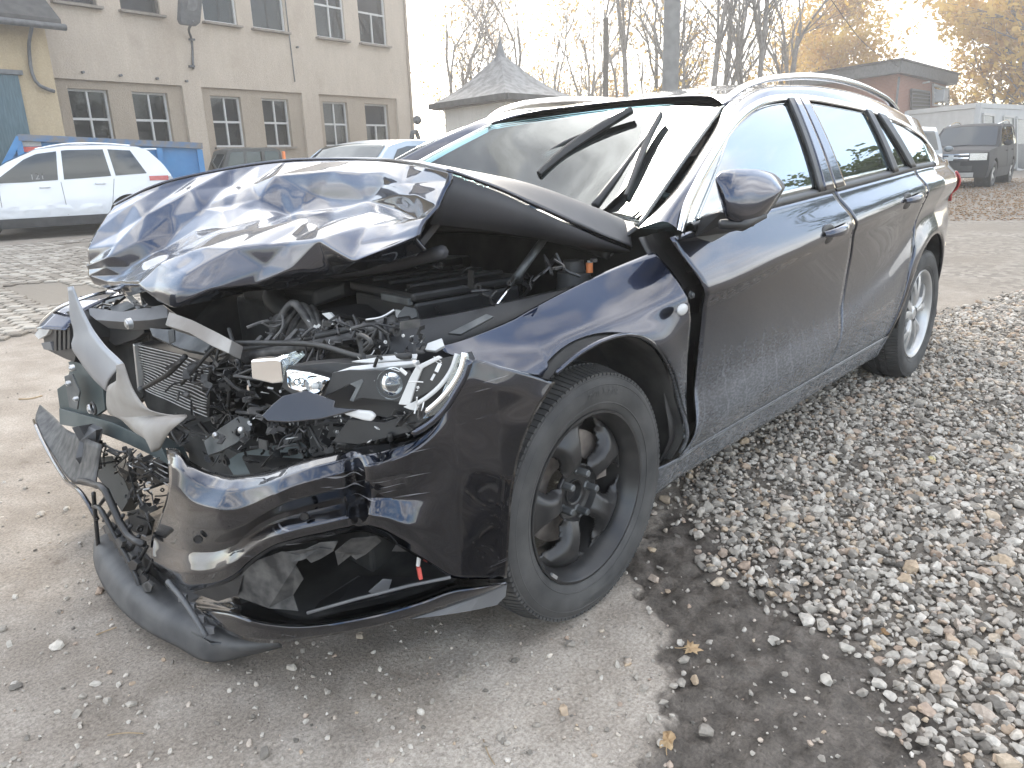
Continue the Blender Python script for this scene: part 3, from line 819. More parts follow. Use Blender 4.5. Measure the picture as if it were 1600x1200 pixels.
def side_panel(name, xf, xr, zb, zt, mat, nu, nv, s=1, parent=car, inset=0.0, solid=0.004, spread=None, keepf=None):
    """panel on the body side between front edge xf(z), rear edge xr(z), bottom zb(u-x) and top zt(x)"""
    P = np.zeros((nv, nu, 3))
    us = np.linspace(0, 1, nu) if spread is None else spread
    for j, u in enumerate(us):
        xm = xf(0.6)*(1-u)+xr(0.6)*u
        for i in range(nv):
            v = i/(nv-1)
            x = xm
            for _ in range(3):
                z = zb(x)*(1-v)+zt(x)*v
                x = xf(z)*(1-u)+xr(z)*u
            P[i, j] = (x, s*(bodyY(x, z)-inset), z)
    return surf(name, P, mat, parent, solid=solid, flip=(s > 0))
def XZ(l, Y=0.92): return [tuple(at(x, y, 1, Y)[[0, 2]]) for x, y in l]
# seams (X by height)
door_front = curve_x([(-0.40, 0.31), (-0.43, 0.335), (-0.475, 0.45), (-0.495, 0.60), (-0.485, 0.72), (-0.45, 0.83), (-0.40, 0.92), (-0.365, 0.985), (-0.36, 1.0)])
fender_rear = curve_x([(-0.335, 0.30), (-0.385, 0.40), (-0.405, 0.50), (-0.412, 0.62), (-0.405, 0.75), (-0.385, 0.86), (-0.362, 0.945), (-0.355, 1.0)])
seam_mid = curve_x([(-1.555, 0.31), (-1.58, 0.36), (-1.63, 0.50), (-1.66, 0.66), (-1.66, 0.75), (-1.62, 0.88), (-1.555, 1.0), (-1.53, 1.04)])
door_rear = curve_x([(-2.33, 0.31), (-2.37, 0.40), (-2.405, 0.52), (-2.44, 0.64), (-2.49, 0.74), (-2.52, 0.85), (-2.53, 0.95), (-2.53, 1.09)])
G = 0.0045
# chrome line of the side glass (X, Z), from mirror base over the roof edge to the rear corner
CHR = [(-0.425, 0.972), (-0.49, 1.028), (-0.602, 1.093), (-0.763, 1.172), (-0.935, 1.248), (-1.101, 1.304), (-1.285, 1.347), (-1.609, 1.374), (-1.972, 1.362), (-2.427, 1.318), (-2.754, 1.255), (-2.93, 1.185), (-2.985, 1.125)]
CHRC = cat(V(CHR), 120)
def chr_z(x): return float(np.interp(-x, -CHRC[:, 0], CHRC[:, 1]))
DOORS = {}
for s in (1, -1):
    fd = side_panel('front_door', lambda z: door_front(z), lambda z: seam_mid(z)+G, lambda x: 0.318, lambda x: belt(x)-0.004, 'paint_dusty', 44, 40, s)
    rd = side_panel('rear_door', lambda z: seam_mid(z)-G, lambda z: door_rear(z)+G, lambda x: 0.318, lambda x: belt(x)-0.004, 'paint_dusty', 36, 40, s)
    DOORS[s] = (fd, rd)
    # rear quarter with its wheel arch
    th_ = np.linspace(0, 1, 64)
    side_panel('rear_quarter_panel', lambda z: door_rear(z)-G, lambda z: -4.02, lambda x: max(arch_z(x, ARCH_R), 0.30), lambda x: belt(x)-0.002, 'paint', 90, 26, s)
    sill = side_panel('sill', lambda z: -0.30, lambda z: -2.36, lambda x: 0.205, lambda x: 0.314, 'paint_dusty', 30, 8, s)
    mb = MB().tube([(x, s*(bodyY(x, 0.30)+0.003), 0.300) for x in np.linspace(-0.36, -2.3, 24)], 0.0035, 6)
    mb.build('sill_trim', 'dark_steel', car, smooth=True)
    # door-shut pillar seen through the gap behind the wing
    P_ = V([[(xx, s*(bodyY(-0.44, z)-0.035-0.02*(xx < -0.43)-0.06*float(smoothstep(0.80, 0.95, z))), z) for xx in (-0.365, -0.40, -0.46, -0.56)] for z in np.linspace(0.25, 0.96, 16)])
    surf('hinge_pillar', P_, 'black_plastic', car, solid=0.004, flip=(s > 0))
    # inner body side behind all panels: stops light through the gaps
    P_ = V([[(x, s*(bodyY(x, z)-0.06), z) for x in np.linspace(-0.5, -3.95, 40)] for z in (0.20, 0.5, 0.8, 0.99)])
    surf('inner_side', P_, 'liner', car, flip=(s > 0), keep=lambda i, j: not (-3.25 < -0.5-j*3.45/39 < -2.40 and i < 1))
    # bolts of the door hinges
    if s > 0:
        for z in (0.80, 0.745, 0.50, 0.405, 0.375):
            c = (-0.445, bodyY(-0.44, z)-0.030, z)
            MB().lathe([(0.0, 0.008), (0.006, 0.008), (0.0075, 0.006), (0.0075, 0.0), (0.012, 0.0), (0.012, -0.004)], 12, c, 'y').build('hinge_bolt', 'dark_steel', car, smooth=True, auto=30)
    # belt moulding, chrome
    for nm, x0, x1 in (('belt_moulding', -0.50, -1.545), ('belt_moulding', -1.56, -2.93)):
        P_ = V([[(x, s*(bodyY(x, belt(x)+dz)+o), belt(x)+dz) for x in np.linspace(x0, x1, 40)] for dz, o in ((-0.006, 0.003), (-0.002, 0.008), (0.012, 0.007), (0.016, 0.0))])
        surf(nm, P_, 'black_plastic', car, flip=(s > 0))
    # upper chrome strip, follows the roof edge from mirror to rear corner and back along the belt
    pts = [(x, s*(bodyY(x, z)+0.006), z) for x, z in cat(V(CHR+[(-2.96, 1.098), (-2.88, 1.088)]), 110)]
    P_ = []
    for k, (x, y, z) in enumerate(pts):
        a, b = V(pts[max(k-1, 0)]), V(pts[min(k+1, len(pts)-1)]); t_ = (b-a)/np.linalg.norm(b-a)
        nrm = V([0, s*0.86, 0.5]); sd_ = np.cross(t_, nrm); sd_ /= np.linalg.norm(sd_); sd_ *= (1 if s > 0 else -1)
        w_ = 0.014
        c = V([x, y, z])
        P_.append([c-sd_*w_, c-sd_*w_*0.9+nrm*0.004, c+nrm*0.007, c+sd_*w_*0.9+nrm*0.004, c+sd_*w_])
    surf('window_chrome', V(P_), 'satin_chrome', car, flip=(s < 0), auto=60)
    # glass
    def win(name, xa, xb, n, par):
        P_ = np.zeros((14, n, 3))
        for j in range(n):
            u = j/(n-1)
            for i in range(14):
                v = i/13
                xbot = xa[0]*(1-u)+xb[0]*u; xtop = xa[1]*(1-u)+xb[1]*u
                x = xbot*(1-v)+xtop*v
                z = (belt(xbot)+0.012)*(1-v) + (chr_z(xtop)-0.012)*v
                P_[i, j] = (x, s*(bodyY(x, z)-0.004), z)
        return surf(name, P_, 'side_glass', par, flip=(s > 0), solid=0.0035)
    win('window_pane', (-0.52, -0.93), (-1.415, -1.52), 30, fd)
    # triangle in front of the moving pane, behind the mirror
    P_ = np.zeros((10, 12, 3))
    for j in range(12):
        x = -0.46-(0.93-0.46)*j/11
        for i in range(10):
            zb_, zt_ = belt(x)+0.01, max(chr_z(x)-0.012, belt(x)+0.011)
            x2 = x; z = zb_+(zt_-zb_)*i/9
            P_[i, j] = (x2, s*(bodyY(x2, z)-0.0045), z)
    surf('window_pane', P_, 'side_glass', fd, flip=(s < 0))
    win('window_pane', (-1.635, -1.665), (-2.225, -2.235), 24, rd)
    win('window_pane', (-2.27, -2.27), (-2.47, -2.36), 10, rd)
    win('quarter_glass', (-2.52, -2.42), (-2.93, -2.90), 20, car)
    # pillars between the panes
    def pillar(name, xa, xb, mat, out=0.001):
        P_ = np.zeros((12, 8, 3))
        for j in range(8):
            u = j/7
            for i in range(12):
                v = i/11
                xbot = xa[0]*(1-u)+xb[0]*u; xtop = xa[1]*(1-u)+xb[1]*u; x = xbot*(1-v)+xtop*v
                z = (belt(xbot)+0.004)*(1-v)+(chr_z(xtop)-0.008)*v
                P_[i, j] = (x, s*(bodyY(x, z)+out), z)
        surf(name, P_, mat, car, flip=(s > 0), solid=0.012)
    pillar('window_frame', (-1.395, -1.50), (-1.435, -1.54), 'black_plastic')
    pillar('b_pillar', (-1.44, -1.545), (-1.535, -1.595), 'paint', 0.002)
    pillar('b_pillar', (-1.54, -1.60), (-1.64, -1.67), 'paint', 0.002)
    pillar('window_frame', (-2.215, -2.225), (-2.28, -2.28), 'black_plastic')
    pillar('c_pillar', (-2.455, -2.345), (-2.53, -2.43), 'black_plastic')
    # D pillar area behind the last glass
    P_ = np.zeros((12, 18, 3))
    for j in range(18):
        u = j/17
        for i in range(12):
            v = i/11
            xbot = -2.90*(1-u)-3.92*u; xtop = -2.80*(1-u)-3.50*u; x = xbot*(1-v)+xtop*v
            z = (belt(x)-0.004)*(1-v) + (1.27-0.0*u + 0.06*(1-u) )*v
            P_[i, j] = (x, s*(bodyY(x, z)-0.008), z)
    surf('d_pillar', P_, 'paint', car, flip=(s > 0))
    # roof edge (cant rail) from the A pillar foot to the tail; inner edge = windscreen edge then roof seam
    INN = [(-0.40, 0.765, 0.985), (-0.50, 0.752, 1.022), (-0.61, 0.735, 1.066), (-0.823, 0.69, 1.164), (-1.05, 0.635, 1.266), (-1.201, 0.595, 1.338), (-1.35, 0.585, 1.385), (-1.65, 0.575, 1.422), (-2.1, 0.57, 1.442), (-2.6, 0.56, 1.428), (-3.1, 0.55, 1.385), (-3.62, 0.53, 1.315)]
    OUTX = [-0.43, -0.55, -0.68, -0.87, -1.08, -1.25, -1.40, -1.66, -2.1, -2.6, -2.95, -3.62]
    OUTZ = [chr_z(x)+0.004 if x > -2.96 else None for x in OUTX]; OUTZ[-2] = 1.20; OUTZ[-1] = 1.22
    OUTC = [(x, bodyY(x, z)+0.002, z) for x, z in zip(OUTX, OUTZ)]
    MID = [((a[0]+b[0])/2, (a[1]+b[1])/2+0.018, (a[2]+b[2])/2+0.020) for a, b in zip(INN, OUTC)]
    P_ = loft([INN, MID, OUTC], 9, 90); P_[..., 1] *= s
    surf('roof_edge', P_, 'paint', car, flip=(s < 0))
    # roof rail: bar on feet
    RL = [(-1.19, 0.595, 1.352), (-1.27, 0.602, 1.388), (-1.42, 0.608, 1.425), (-1.66, 0.612, 1.452), (-2.0, 0.612, 1.468), (-2.4, 0.608, 1.460), (-2.75, 0.600, 1.432), (-3.0, 0.592, 1.398), (-3.14, 0.585, 1.362)]
    C_ = cat(V(RL), 60); P_ = []
    for k, c in enumerate(C_):
        e = math.sin(math.pi*k/59)**0.25
        P_.append([(c[0], s*(c[1]+dy), c[2]+dz*e+0.004) for dy, dz in ((-0.016, -0.008), (-0.017, 0.006), (-0.008, 0.015), (0.008, 0.014), (0.018, 0.004), (0.017, -0.010), (0.0, -0.014), (-0.016, -0.008))])
    surf('roof_rail', V(P_), 'satin_chrome', car, flip=(s > 0), auto=80)
# front wing on the seen side, pushed out a little; its top edge runs up under the bonnet line
TE = [at(x, y, 1, Y) for x, y, Y in [(690, 541, .815), (715, 534, .812), (760, 517, .806), (800, 499, .802), (840, 477, .800), (880, 456, .800), (940, 427, .805), (1000, 402, .825), (1066, 377, .868)]]
TEC = cat(TE, 80)
def wing(s, xe=None):
    x0 = TEC[0, 0] if xe is None else xe
    ox = np.argsort(TEC[:, 0]); tx, ty, tz = TEC[ox, 0], TEC[ox, 1], TEC[ox, 2]
    # lower front edge: seam to the bumper
    zseam = lambda x: float(np.interp(x, [0.17, 0.30, 0.40, x0 if x0 > .42 else .46], [0.700, 0.752, 0.795, 0.838]))
    def zb(x):
        a = arch_z(x, ARCH_F)
        if x > 0.16: return zseam(x)
        return a if a > 0.32 else 0.32
    P = np.zeros((30, 96, 3))
    for j, u in enumerate(np.linspace(0, 1, 96)):
        for i in range(30):
            v = i/29
            x = -0.40*(1-u)+x0*u
            for _ in range(4):
                zt = float(np.interp(x, tx, tz)); z = zb(x)*(1-v)+zt*v
                x = fender_rear(min(z, 0.98))*(1-u)+x0*u
            yb_ = bodyY(x, min(z, zhan(x)))+0.010*smoothstep(-0.1, -0.4, x)
            rl = float(np.clip(1-(zt-z)/0.21, 0, 1))
            P[i, j] = (x, s*(yb_-(yb_-float(np.interp(x, tx, ty)))*rl**1.5), z)
    return surf('front_wing', P, 'paint_dusty', car, solid=0.003, flip=(s > 0))
wing(1)
# crushed wing of the far side, only its rear part keeps its shape
wing(-1, 0.15)
# arch lips and liners
for s in (1, -1):
    for nm, a, x_lim in (('wheel_arch_liner', ARCH_F, 1), ('wheel_arch_liner', ARCH_R, 1)):
        P_ = []
        for t_ in np.linspace(math.radians(-8), math.radians(188), 40):
            x, z = a[0]+(a[2]-0.004)*math.cos(t_), a[1]+(a[2]-0.004)*math.sin(t_)
            yo = bodyY(min(x, 0.35), min(max(z, 0.25), 0.85))-0.012
            P_.append([(x, s*yo, z), (a[0]+(a[2]-0.008)*math.cos(t_)*0.99, s*(yo-0.02), a[1]+(a[2]-0.008)*math.sin(t_)), (x, s*(yo-0.10), z+0.01), (x, s*0.56, z+0.01), (a[0]+0.18*math.cos(t_), s*0.55, a[1]+0.18*math.sin(t_))])
        surf(nm, V(P_), 'liner', car, flip=(s < 0))
        lip = [(a[0]+(a[2]+0.001)*math.cos(t_), s*(bodyY(min(a[0]+a[2]*math.cos(t_), 0.35), max(0.25, a[1]+a[2]*math.sin(t_)))-0.002), a[1]+(a[2]+0.001)*math.sin(t_)) for t_ in np.linspace(math.radians(-4 if a is ARCH_R else 62), math.radians(184), 40)]
        MB().tube(lip, 0.006, 6).build('arch_lip', 'paint_dusty' if a is ARCH_F else 'paint', car, smooth=True)
# side repeater in the gap edge of the wing
c = at(1062, 484, 1, 0.945)
rp = MB(); rp.ball((c[0]-0.006, bodyY(c[0], c[2])+0.012, c[2]), (0.026, 0.009, 0.016), 14, 8)
rp.build('side_repeater', 'white_plastic', car, smooth=True)
MATS['white_plastic'].node_tree.nodes['Principled BSDF'].inputs['Roughness'].default_value = 0.25
# lower edge of bumper behind the tyre: front mudguard flap comes with the bumper
# roof skin
RX = [-1.53, -1.62, -1.75, -1.95, -2.2, -2.6, -3.0, -3.4, -3.68]
RZ = [1.396, 1.418, 1.446, 1.474, 1.486, 1.482, 1.455, 1.405, 1.355]
rows = []
edgeX = [p_[0] for p_ in INN][::-1]; edgeY = [p_[1] for p_ in INN][::-1]; edgeZ = [p_[2] for p_ in INN][::-1]
P_ = np.zeros((40, 41, 3))
for i in range(40):
    for j in range(41):
        w = -1+2*j/40                                  # across
        xf = -1.53+0.335*abs(w)**2.4; xr = -3.72+0.10*w*w
        x = xf+(xr-xf)*(i/39)
        ye = float(np.interp(x, edgeX, edgeY)); ze = float(np.interp(x, edgeX, edgeZ))
        zc = float(np.interp(x, RX[::-1], RZ[::-1])) if x < -1.53 else 1.396-0.33*(x+1.53)*0.45
        zc = max(zc, ze+0.004)
        P_[i, j] = (x, ye*w, ze+(zc-ze)*(1-abs(w)**2.2)+0.002)
surf('roof', P_, 'paint', car, solid=0.003, flip=False)
# headliner
surf('headliner', P_[2:, 2:-2]-V([0, 0, 0.03]), 'cabin_light', car)
# windscreen
P_ = np.zeros((30, 41, 3))
wsX = [p_[0] for p_ in INN[:6]]
for j in range(41):
    w = -1+2*j/40
    bot = V([-0.415-0.36*(1-abs(w)**2.2), 0.755*w, 0.985+0.012*(1-w*w)])
    top = V([-1.205-0.318*(1-abs(w)**2.4), 0.588*w, 1.342+0.049*(1-abs(w)**2.2)])
    for i in range(30):
        v = i/29
        p_ = bot*(1-v)+top*v
        e = abs(w)
        bulge = 0.030*math.sin(math.pi*v)*(1-0.6*e**2)
        p_ = p_ + V([bulge*0.4, 0.010*math.sin(math.pi*v)*w, bulge])
        P_[i, j] = p_
WS = P_.copy()
ws = surf('windscreen', P_, 'windscreen_glass', car, solid=0.004, flip=False)
# black printed border
def wsat(v, w):
    i = v*29; j = (w+1)*20; i0, j0 = min(int(i), 28), min(int(j), 39); a, b = i-i0, j-j0
    return WS[i0, j0]*(1-a)*(1-b)+WS[i0+1, j0]*a*(1-b)+WS[i0, j0+1]*(1-a)*b+WS[i0+1, j0+1]*a*b
def wsband(v0, v1, w0, w1, n, m):
    return V([[wsat(v0(t_)*(1-k/(m-1))+v1(t_)*k/(m-1), w0(t_)*(1-k/(m-1))+w1(t_)*k/(m-1))-V([0, 0, 0.0055]) for k in range(m)] for t_ in np.linspace(0, 1, n)])
for sg in (1, -1):
    surf('printed_border', wsband(lambda t_: t_, lambda t_: t_, lambda t_: sg*1.0, lambda t_: sg*(0.955-0.10*math.exp(-t_*9)), 30, 4), 'frosted_band', ws)
surf('printed_border', wsband(lambda t_: 1.0, lambda t_: 0.98, lambda t_: -1+2*t_, lambda t_: -1+2*t_, 40, 3), 'frosted_band', ws)
surf('printed_border', wsband(lambda t_: 0.0, lambda t_: 0.07, lambda t_: -1+2*t_, lambda t_: -1+2*t_, 40, 3), 'frosted_band', ws)
# sensor box and mirror behind the glass
c = wsat(0.86, 0.02); mb = MB(); mb.box(c-V([0.04, 0, 0.035]), (0.10, 0.09, 0.035)); mb.build('sensor_box', 'black_plastic', car, bevel=0.008)
c = wsat(0.74, 0.02); mb = MB(); mb.box(c-V([0.10, 0, 0.055]), (0.02, 0.24, 0.065)); mb.build('interior_mirror', 'black_plastic', car, bevel=0.01)
# tail: tailgate, rear bumper, lights
TG = [[(-3.60, y, 1.30+0.03*(1-(y/0.50)**2)) for y in np.linspace(0.50, -0.50, 13)],
      [(-3.84, y, 1.15) for y in np.linspace(0.54, -0.54, 13)], [(-3.98, y, 0.98) for y in np.linspace(0.56, -0.56, 13)],
      [(-4.05, y, 0.62) for y in np.linspace(0.54, -0.54, 13)]]
surf('tailgate', loft(TG, 16, 24), 'paint', car, flip=True)
for s in (1, -1):
    RB = []
    for z in np.linspace(0.28, 0.64, 8):
        RB.append([(-3.28+0.1*(z < 0.4), s*(bodyY(-3.3, z)+0.010), z), (-3.6, s*(bodyY(-3.6, z)+0.010), z), (-3.85, s*(bodyY(-3.85, z)+0.010), z), (-4.00, s*0.58, z), (-4.08, s*0.40, z), (-4.10, 0, z)])
    surf('rear_bumper', loft(RB, 10, 30), 'paint', car, flip=(s > 0), solid=0.004)
    P_ = [[(x, s*(bodyY(x, z)+0.012*math.sin(math.pi*min(1, max(0, (z-0.86)/0.17)))+0.004), z) for x in np.linspace(-3.52, -3.94, 10)] for z in np.linspace(0.87, 1.03, 8)]
    surf('tail_lamp', V(P_), 'tail_red', car, flip=(s > 0), solid=0.01)
# floor pan and underbody shadow box
mb = MB(); mb.box((-1.95, 0, 0.215), (3.2, 1.62, 0.05)); mb.build('floor_pan', 'liner', car)

# ---------------------------------------------------------------- cabin
mb = MB()
mb.prism([(-0.62, -0.70, 0.97), (-0.62, -0.70, 0.60), (-1.12, -0.70, 0.60), (-1.16, -0.70, 0.86), (-1.02, -0.70, 0.95)], (0, 1.40, 0))
mb.build('dashboard', 'cabin', car, bevel=0.02)
mb = MB(); mb.lathe([(0.185+0.016*math.cos(a), 0.016*math.sin(a)) for a in np.linspace(0, 2*math.pi, 9)], 30, (0, 0, 0), 'x')
sw = mb.build('steering_wheel', 'black_plastic', car, smooth=True); sw.location = (-1.18, 0.37, 0.86); sw.rotation_euler = (0, math.radians(22), 0)
for y in (0.38, -0.38):
    st = MB()
    bk = [[(-1.62-0.10*k/6-0.06*math.sin(k/6*3)*0, y+w_*(0.23-0.05*(k/6)**2), 0.50+0.55*k/6) for w_ in (-1, -0.8, -0.3, 0.3, 0.8, 1)] for k in range(7)]
    B_ = V(bk); B_[:, 1:5, 0] -= 0.03
    o = surf('seat_back', B_, 'seat_cloth', car, solid=0.11, off=0)
    mb = MB().ball((-1.80, y, 1.19), (0.055, 0.125, 0.085), 14, 8); mb.build('head_restraint', 'seat_cloth', car, smooth=True)
    mb = MB(); mb.tube([(-1.76, y-0.06, 1.02), (-1.79, y-0.06, 1.16)], 0.007, 6); mb.tube([(-1.76, y+0.06, 1.02), (-1.79, y+0.06, 1.16)], 0.007, 6); mb.build('head_restraint_post', 'chrome', car)
    mb = MB(); mb.box((-1.40, y, 0.47), (0.52, 0.50, 0.16)); mb.build('seat_cushion', 'seat_cloth', car, bevel=0.04)
mb = MB(); mb.box((-2.58, 0, 0.72), (0.14, 1.30, 0.62)); mb.build('rear_seat_back', 'seat_cloth', car, bevel=0.04)
mb = MB(); mb.box((-2.30, 0, 0.47), (0.5, 1.30, 0.16)); mb.build('rear_seat_cushion', 'seat_cloth', car, bevel=0.04)
for y in (0.42, -0.42): MB().ball((-2.62, y, 1.10), (0.05, 0.12, 0.075), 14, 8).build('head_restraint', 'seat_cloth', car, smooth=True)

# ---------------------------------------------------------------- door handles and mirror
for dk, nm, hx, hz in ((0, 'handle', -1.41, 0.893), (1, 'handle', -2.30, 0.955)):
    for s in (1, -1):
        y0 = bodyY(hx, hz)
        # recessed cup behind the pull
        MB().ball((hx+0.055, s*(y0-0.004), hz-0.006), (0.068, 0.010, 0.036), 20, 10).build('handle_cup', 'black_plastic', DOORS[s][dk], smooth=True)
        P_ = []
        for k in range(21):
            u = k/20; x = hx+0.105-0.215*u
            w_ = 0.010+0.007*math.sin(math.pi*u); o = 0.012+0.030*math.sin(math.pi*min(1, u*1.05))**0.6
            zz = hz+0.008*u*2-0.004
            yb = bodyY(x, zz)
            P_.append([(x, s*(yb+o-0.014), zz-w_), (x, s*(yb+o-0.002), zz-w_*0.9), (x, s*(yb+o), zz), (x, s*(yb+o-0.004), zz+w_*0.8), (x, s*(yb+o-0.014), zz+w_)])
        surf(nm, V(P_), 'paint', DOORS[s][dk], flip=(s < 0), auto=70)
mirror = empty('door_mirror', (0, 0, 0), 0, car)
# housing: rounded wedge, seen from the front
def mir(px, py, Y): return at(px, py, 1, Y)
def mirror_part():
    C0 = V([-0.52, 0.985, 1.052])
    # ellipsoid-like shell flattened on the rear (glass) side
    P_ = []
    out_top = [(1117, 280), (1123, 270), (1140, 265), (1165, 264), (1190, 267), (1209, 275), (1220, 288), (1222, 296)]
    out_bot = [(1117, 280), (1121, 300), (1128, 325), (1134, 340), (1150, 350), (1178, 352), (1200, 330), (1222, 296)]
    tp = [mir(x, y, 0.955+0.10*i/7) for i, (x, y) in enumerate(out_top)]
    bt = [mir(x, y, 0.955+0.10*i/7) for i, (x, y) in enumerate(out_bot)]
    T, Bc = cat(tp, 24), cat(bt, 24)
    vdir = V([0.80, 0.30, 0.05])
    for k in range(15):
        v = k/14
        row = T*(1-v)+Bc*v
        bul = (math.sin(math.pi*v)**0.6)*0.07
        u = np.linspace(0, 1, 24)
        row = row + vdir*(bul*np.sin(np.pi*np.clip(u, 0, 1))**0.5)[:, None]
        P_.append(row)
    front = V(P_)
    surf('housing', front, 'paint', mirror, flip=False, auto=80)
    # rear side: rim and glass
    rim = np.concatenate([T, Bc[::-1][1:-1]])
    cen = rim.mean(axis=0)
    vs = [tuple(p_) for p_ in rim] + [tuple(p_+V([-0.06, -0.015, 0])) for p_ in (rim-cen)*0.97+cen] + [tuple(cen+V([-0.065, -0.015, 0]))]
    n = len(rim)
    fs = [(i, (i+1) % n, n+(i+1) % n, n+i) for i in range(n)]
    mk('rim', vs, fs, 'black_plastic', mirror, smooth=True)
    mk('mirror_glass', vs[n:], [(i, (i+1) % n, n) for i in range(n)], 'chrome', mirror)
    # lower dark shell and foot on the door
    a = mir(1134, 335, 0.965); b = mir(1180, 352, 1.03)
    mb = MB()
    foot = [mir(1085, 372, 0.885), mir(1098, 384, 0.892), mir(1140, 363, 0.905), mir(1180, 353, 1.02), mir(1150, 343, 1.0), mir(1126, 330, 0.965), mir(1095, 338, 0.90)]
    mb.prism(foot, (-0.05, -0.02, 0.0)); o = mb.build('mirror_foot', 'black_plastic', mirror, bevel=0.006)
    bm = bmesh.new(); bm.from_mesh(o.data); bmesh.ops.recalc_face_normals(bm, faces=bm.faces); bm.to_mesh(o.data); bm.free()
    mb = MB(); mb.tube([V(mir(1125, 350, 0.985)), V(mir(1160, 351, 1.02)), V(mir(1196, 338, 1.04))], [0.012, 0.018, 0.006], 8); mb.build('lower_shell', 'black_plastic', mirror, smooth=True)
mirror_part()
tri = [at(1087, 300, 1, 0.86), at(1075, 372, 1, 0.895), at(1120, 366, 1, 0.895)]

# ---------------------------------------------------------------- wheels
def tyre_obj(parent, nm='tyre'):
    # profile (radius, y): outer face towards +y
    pr = [(0.222, 0.078), (0.228, 0.092), (0.240, 0.101), (0.262, 0.109), (0.285, 0.112), (0.305, 0.109), (0.320, 0.100), (0.326, 0.090), (0.330, 0.070), (0.333, 0.035), (0.333, 0.0), (0.333, -0.035), (0.330, -0.070), (0.326, -0.090), (0.305, -0.109), (0.262, -0.109), (0.228, -0.092), (0.222, -0.078)]
    mb = MB().lathe(pr, 96, (0, 0, 0), 'y')
    o = mb.build(nm, 'tyre', parent, smooth=True)
    # tread blocks: sipes cut as raised ribs
    tb = MB()
    for k in range(120):
        a = 2*math.pi*k/120
        for y0, y1, sk, ro, ri in ((0.046, 0.100, 0.018, 0.3400, 0.320), (0.012, 0.040, -0.012, 0.3430, 0.336), (-0.040, -0.012, 0.012, 0.3430, 0.336), (-0.100, -0.046, -0.018, 0.3400, 0.320)):
            vs = []
            wd = 2*math.pi/120*0.36
            for da in (-wd, wd):
                for yy in (y0, y1):
                    rt = ro if abs(yy) < 0.09 else 0.3275
                    rb = ri
                    aa = a+da+sk*(1 if yy == y1 else 0)
                    for rr in (rb, rt):
                        vs.append((rr*math.cos(aa), yy, rr*math.sin(aa)))
            tb.add(vs, [(1, 3, 7, 5), (0, 1, 5, 4), (2, 6, 7, 3), (0, 2, 3, 1), (4, 5, 7, 6)])
    t_ = tb.build('tread', 'tyre', parent); tag(t_, kind='stuff')
    for rr, th in ((0.318, 0.0016), (0.252, 0.0014), (0.300, 0.001)):
        yy = float(np.interp(rr, [0.240, 0.262, 0.285, 0.305, 0.320], [0.101, 0.109, 0.112, 0.109, 0.100]))
        MB().lathe([(rr+th*1.5*math.cos(a), yy+th*math.sin(a)) for a in np.linspace(0, 2*math.pi, 7)], 96, (0, 0, 0), 'y').build('sidewall_ring', 'tyre', parent, smooth=True)
    return o
def letters_on_tyre(parent, body, mid_deg, rad, size, mat='tyre_letter'):
    cu = bpy.data.curves.new('t', 'FONT'); cu.body = body; cu.size = size; cu.align_x = 'CENTER'; cu.align_y = 'CENTER'
    t_ = bpy.data.objects.new('t', cu); COL.objects.link(t_)
    me = bpy.data.meshes.new_from_object(t_.evaluated_get(bpy.context.evaluated_depsgraph_get())); bpy.data.objects.remove(t_)
    bm = bmesh.new(); bm.from_mesh(me); bmesh.ops.subdivide_edges(bm, edges=bm.edges, cuts=1); bm.to_mesh(me); bm.free()
    for v in me.vertices:
        x, y = v.co.x, v.co.y
        r = rad+y; a = math.radians(mid_deg) + x/rad          # seen from outside (+y) X runs to the left
        yy = float(np.interp(r, [0.240, 0.262, 0.285, 0.305, 0.320], [0.101, 0.109, 0.112, 0.109, 0.100]))+0.0012
        v.co = (r*math.cos(a), yy, r*math.sin(a))
    me.flip_normals()
    o = bpy.data.objects.new('sidewall_lettering', me); COL.objects.link(o); me.materials.clear(); me.materials.append(MATS[mat]); o.parent = parent
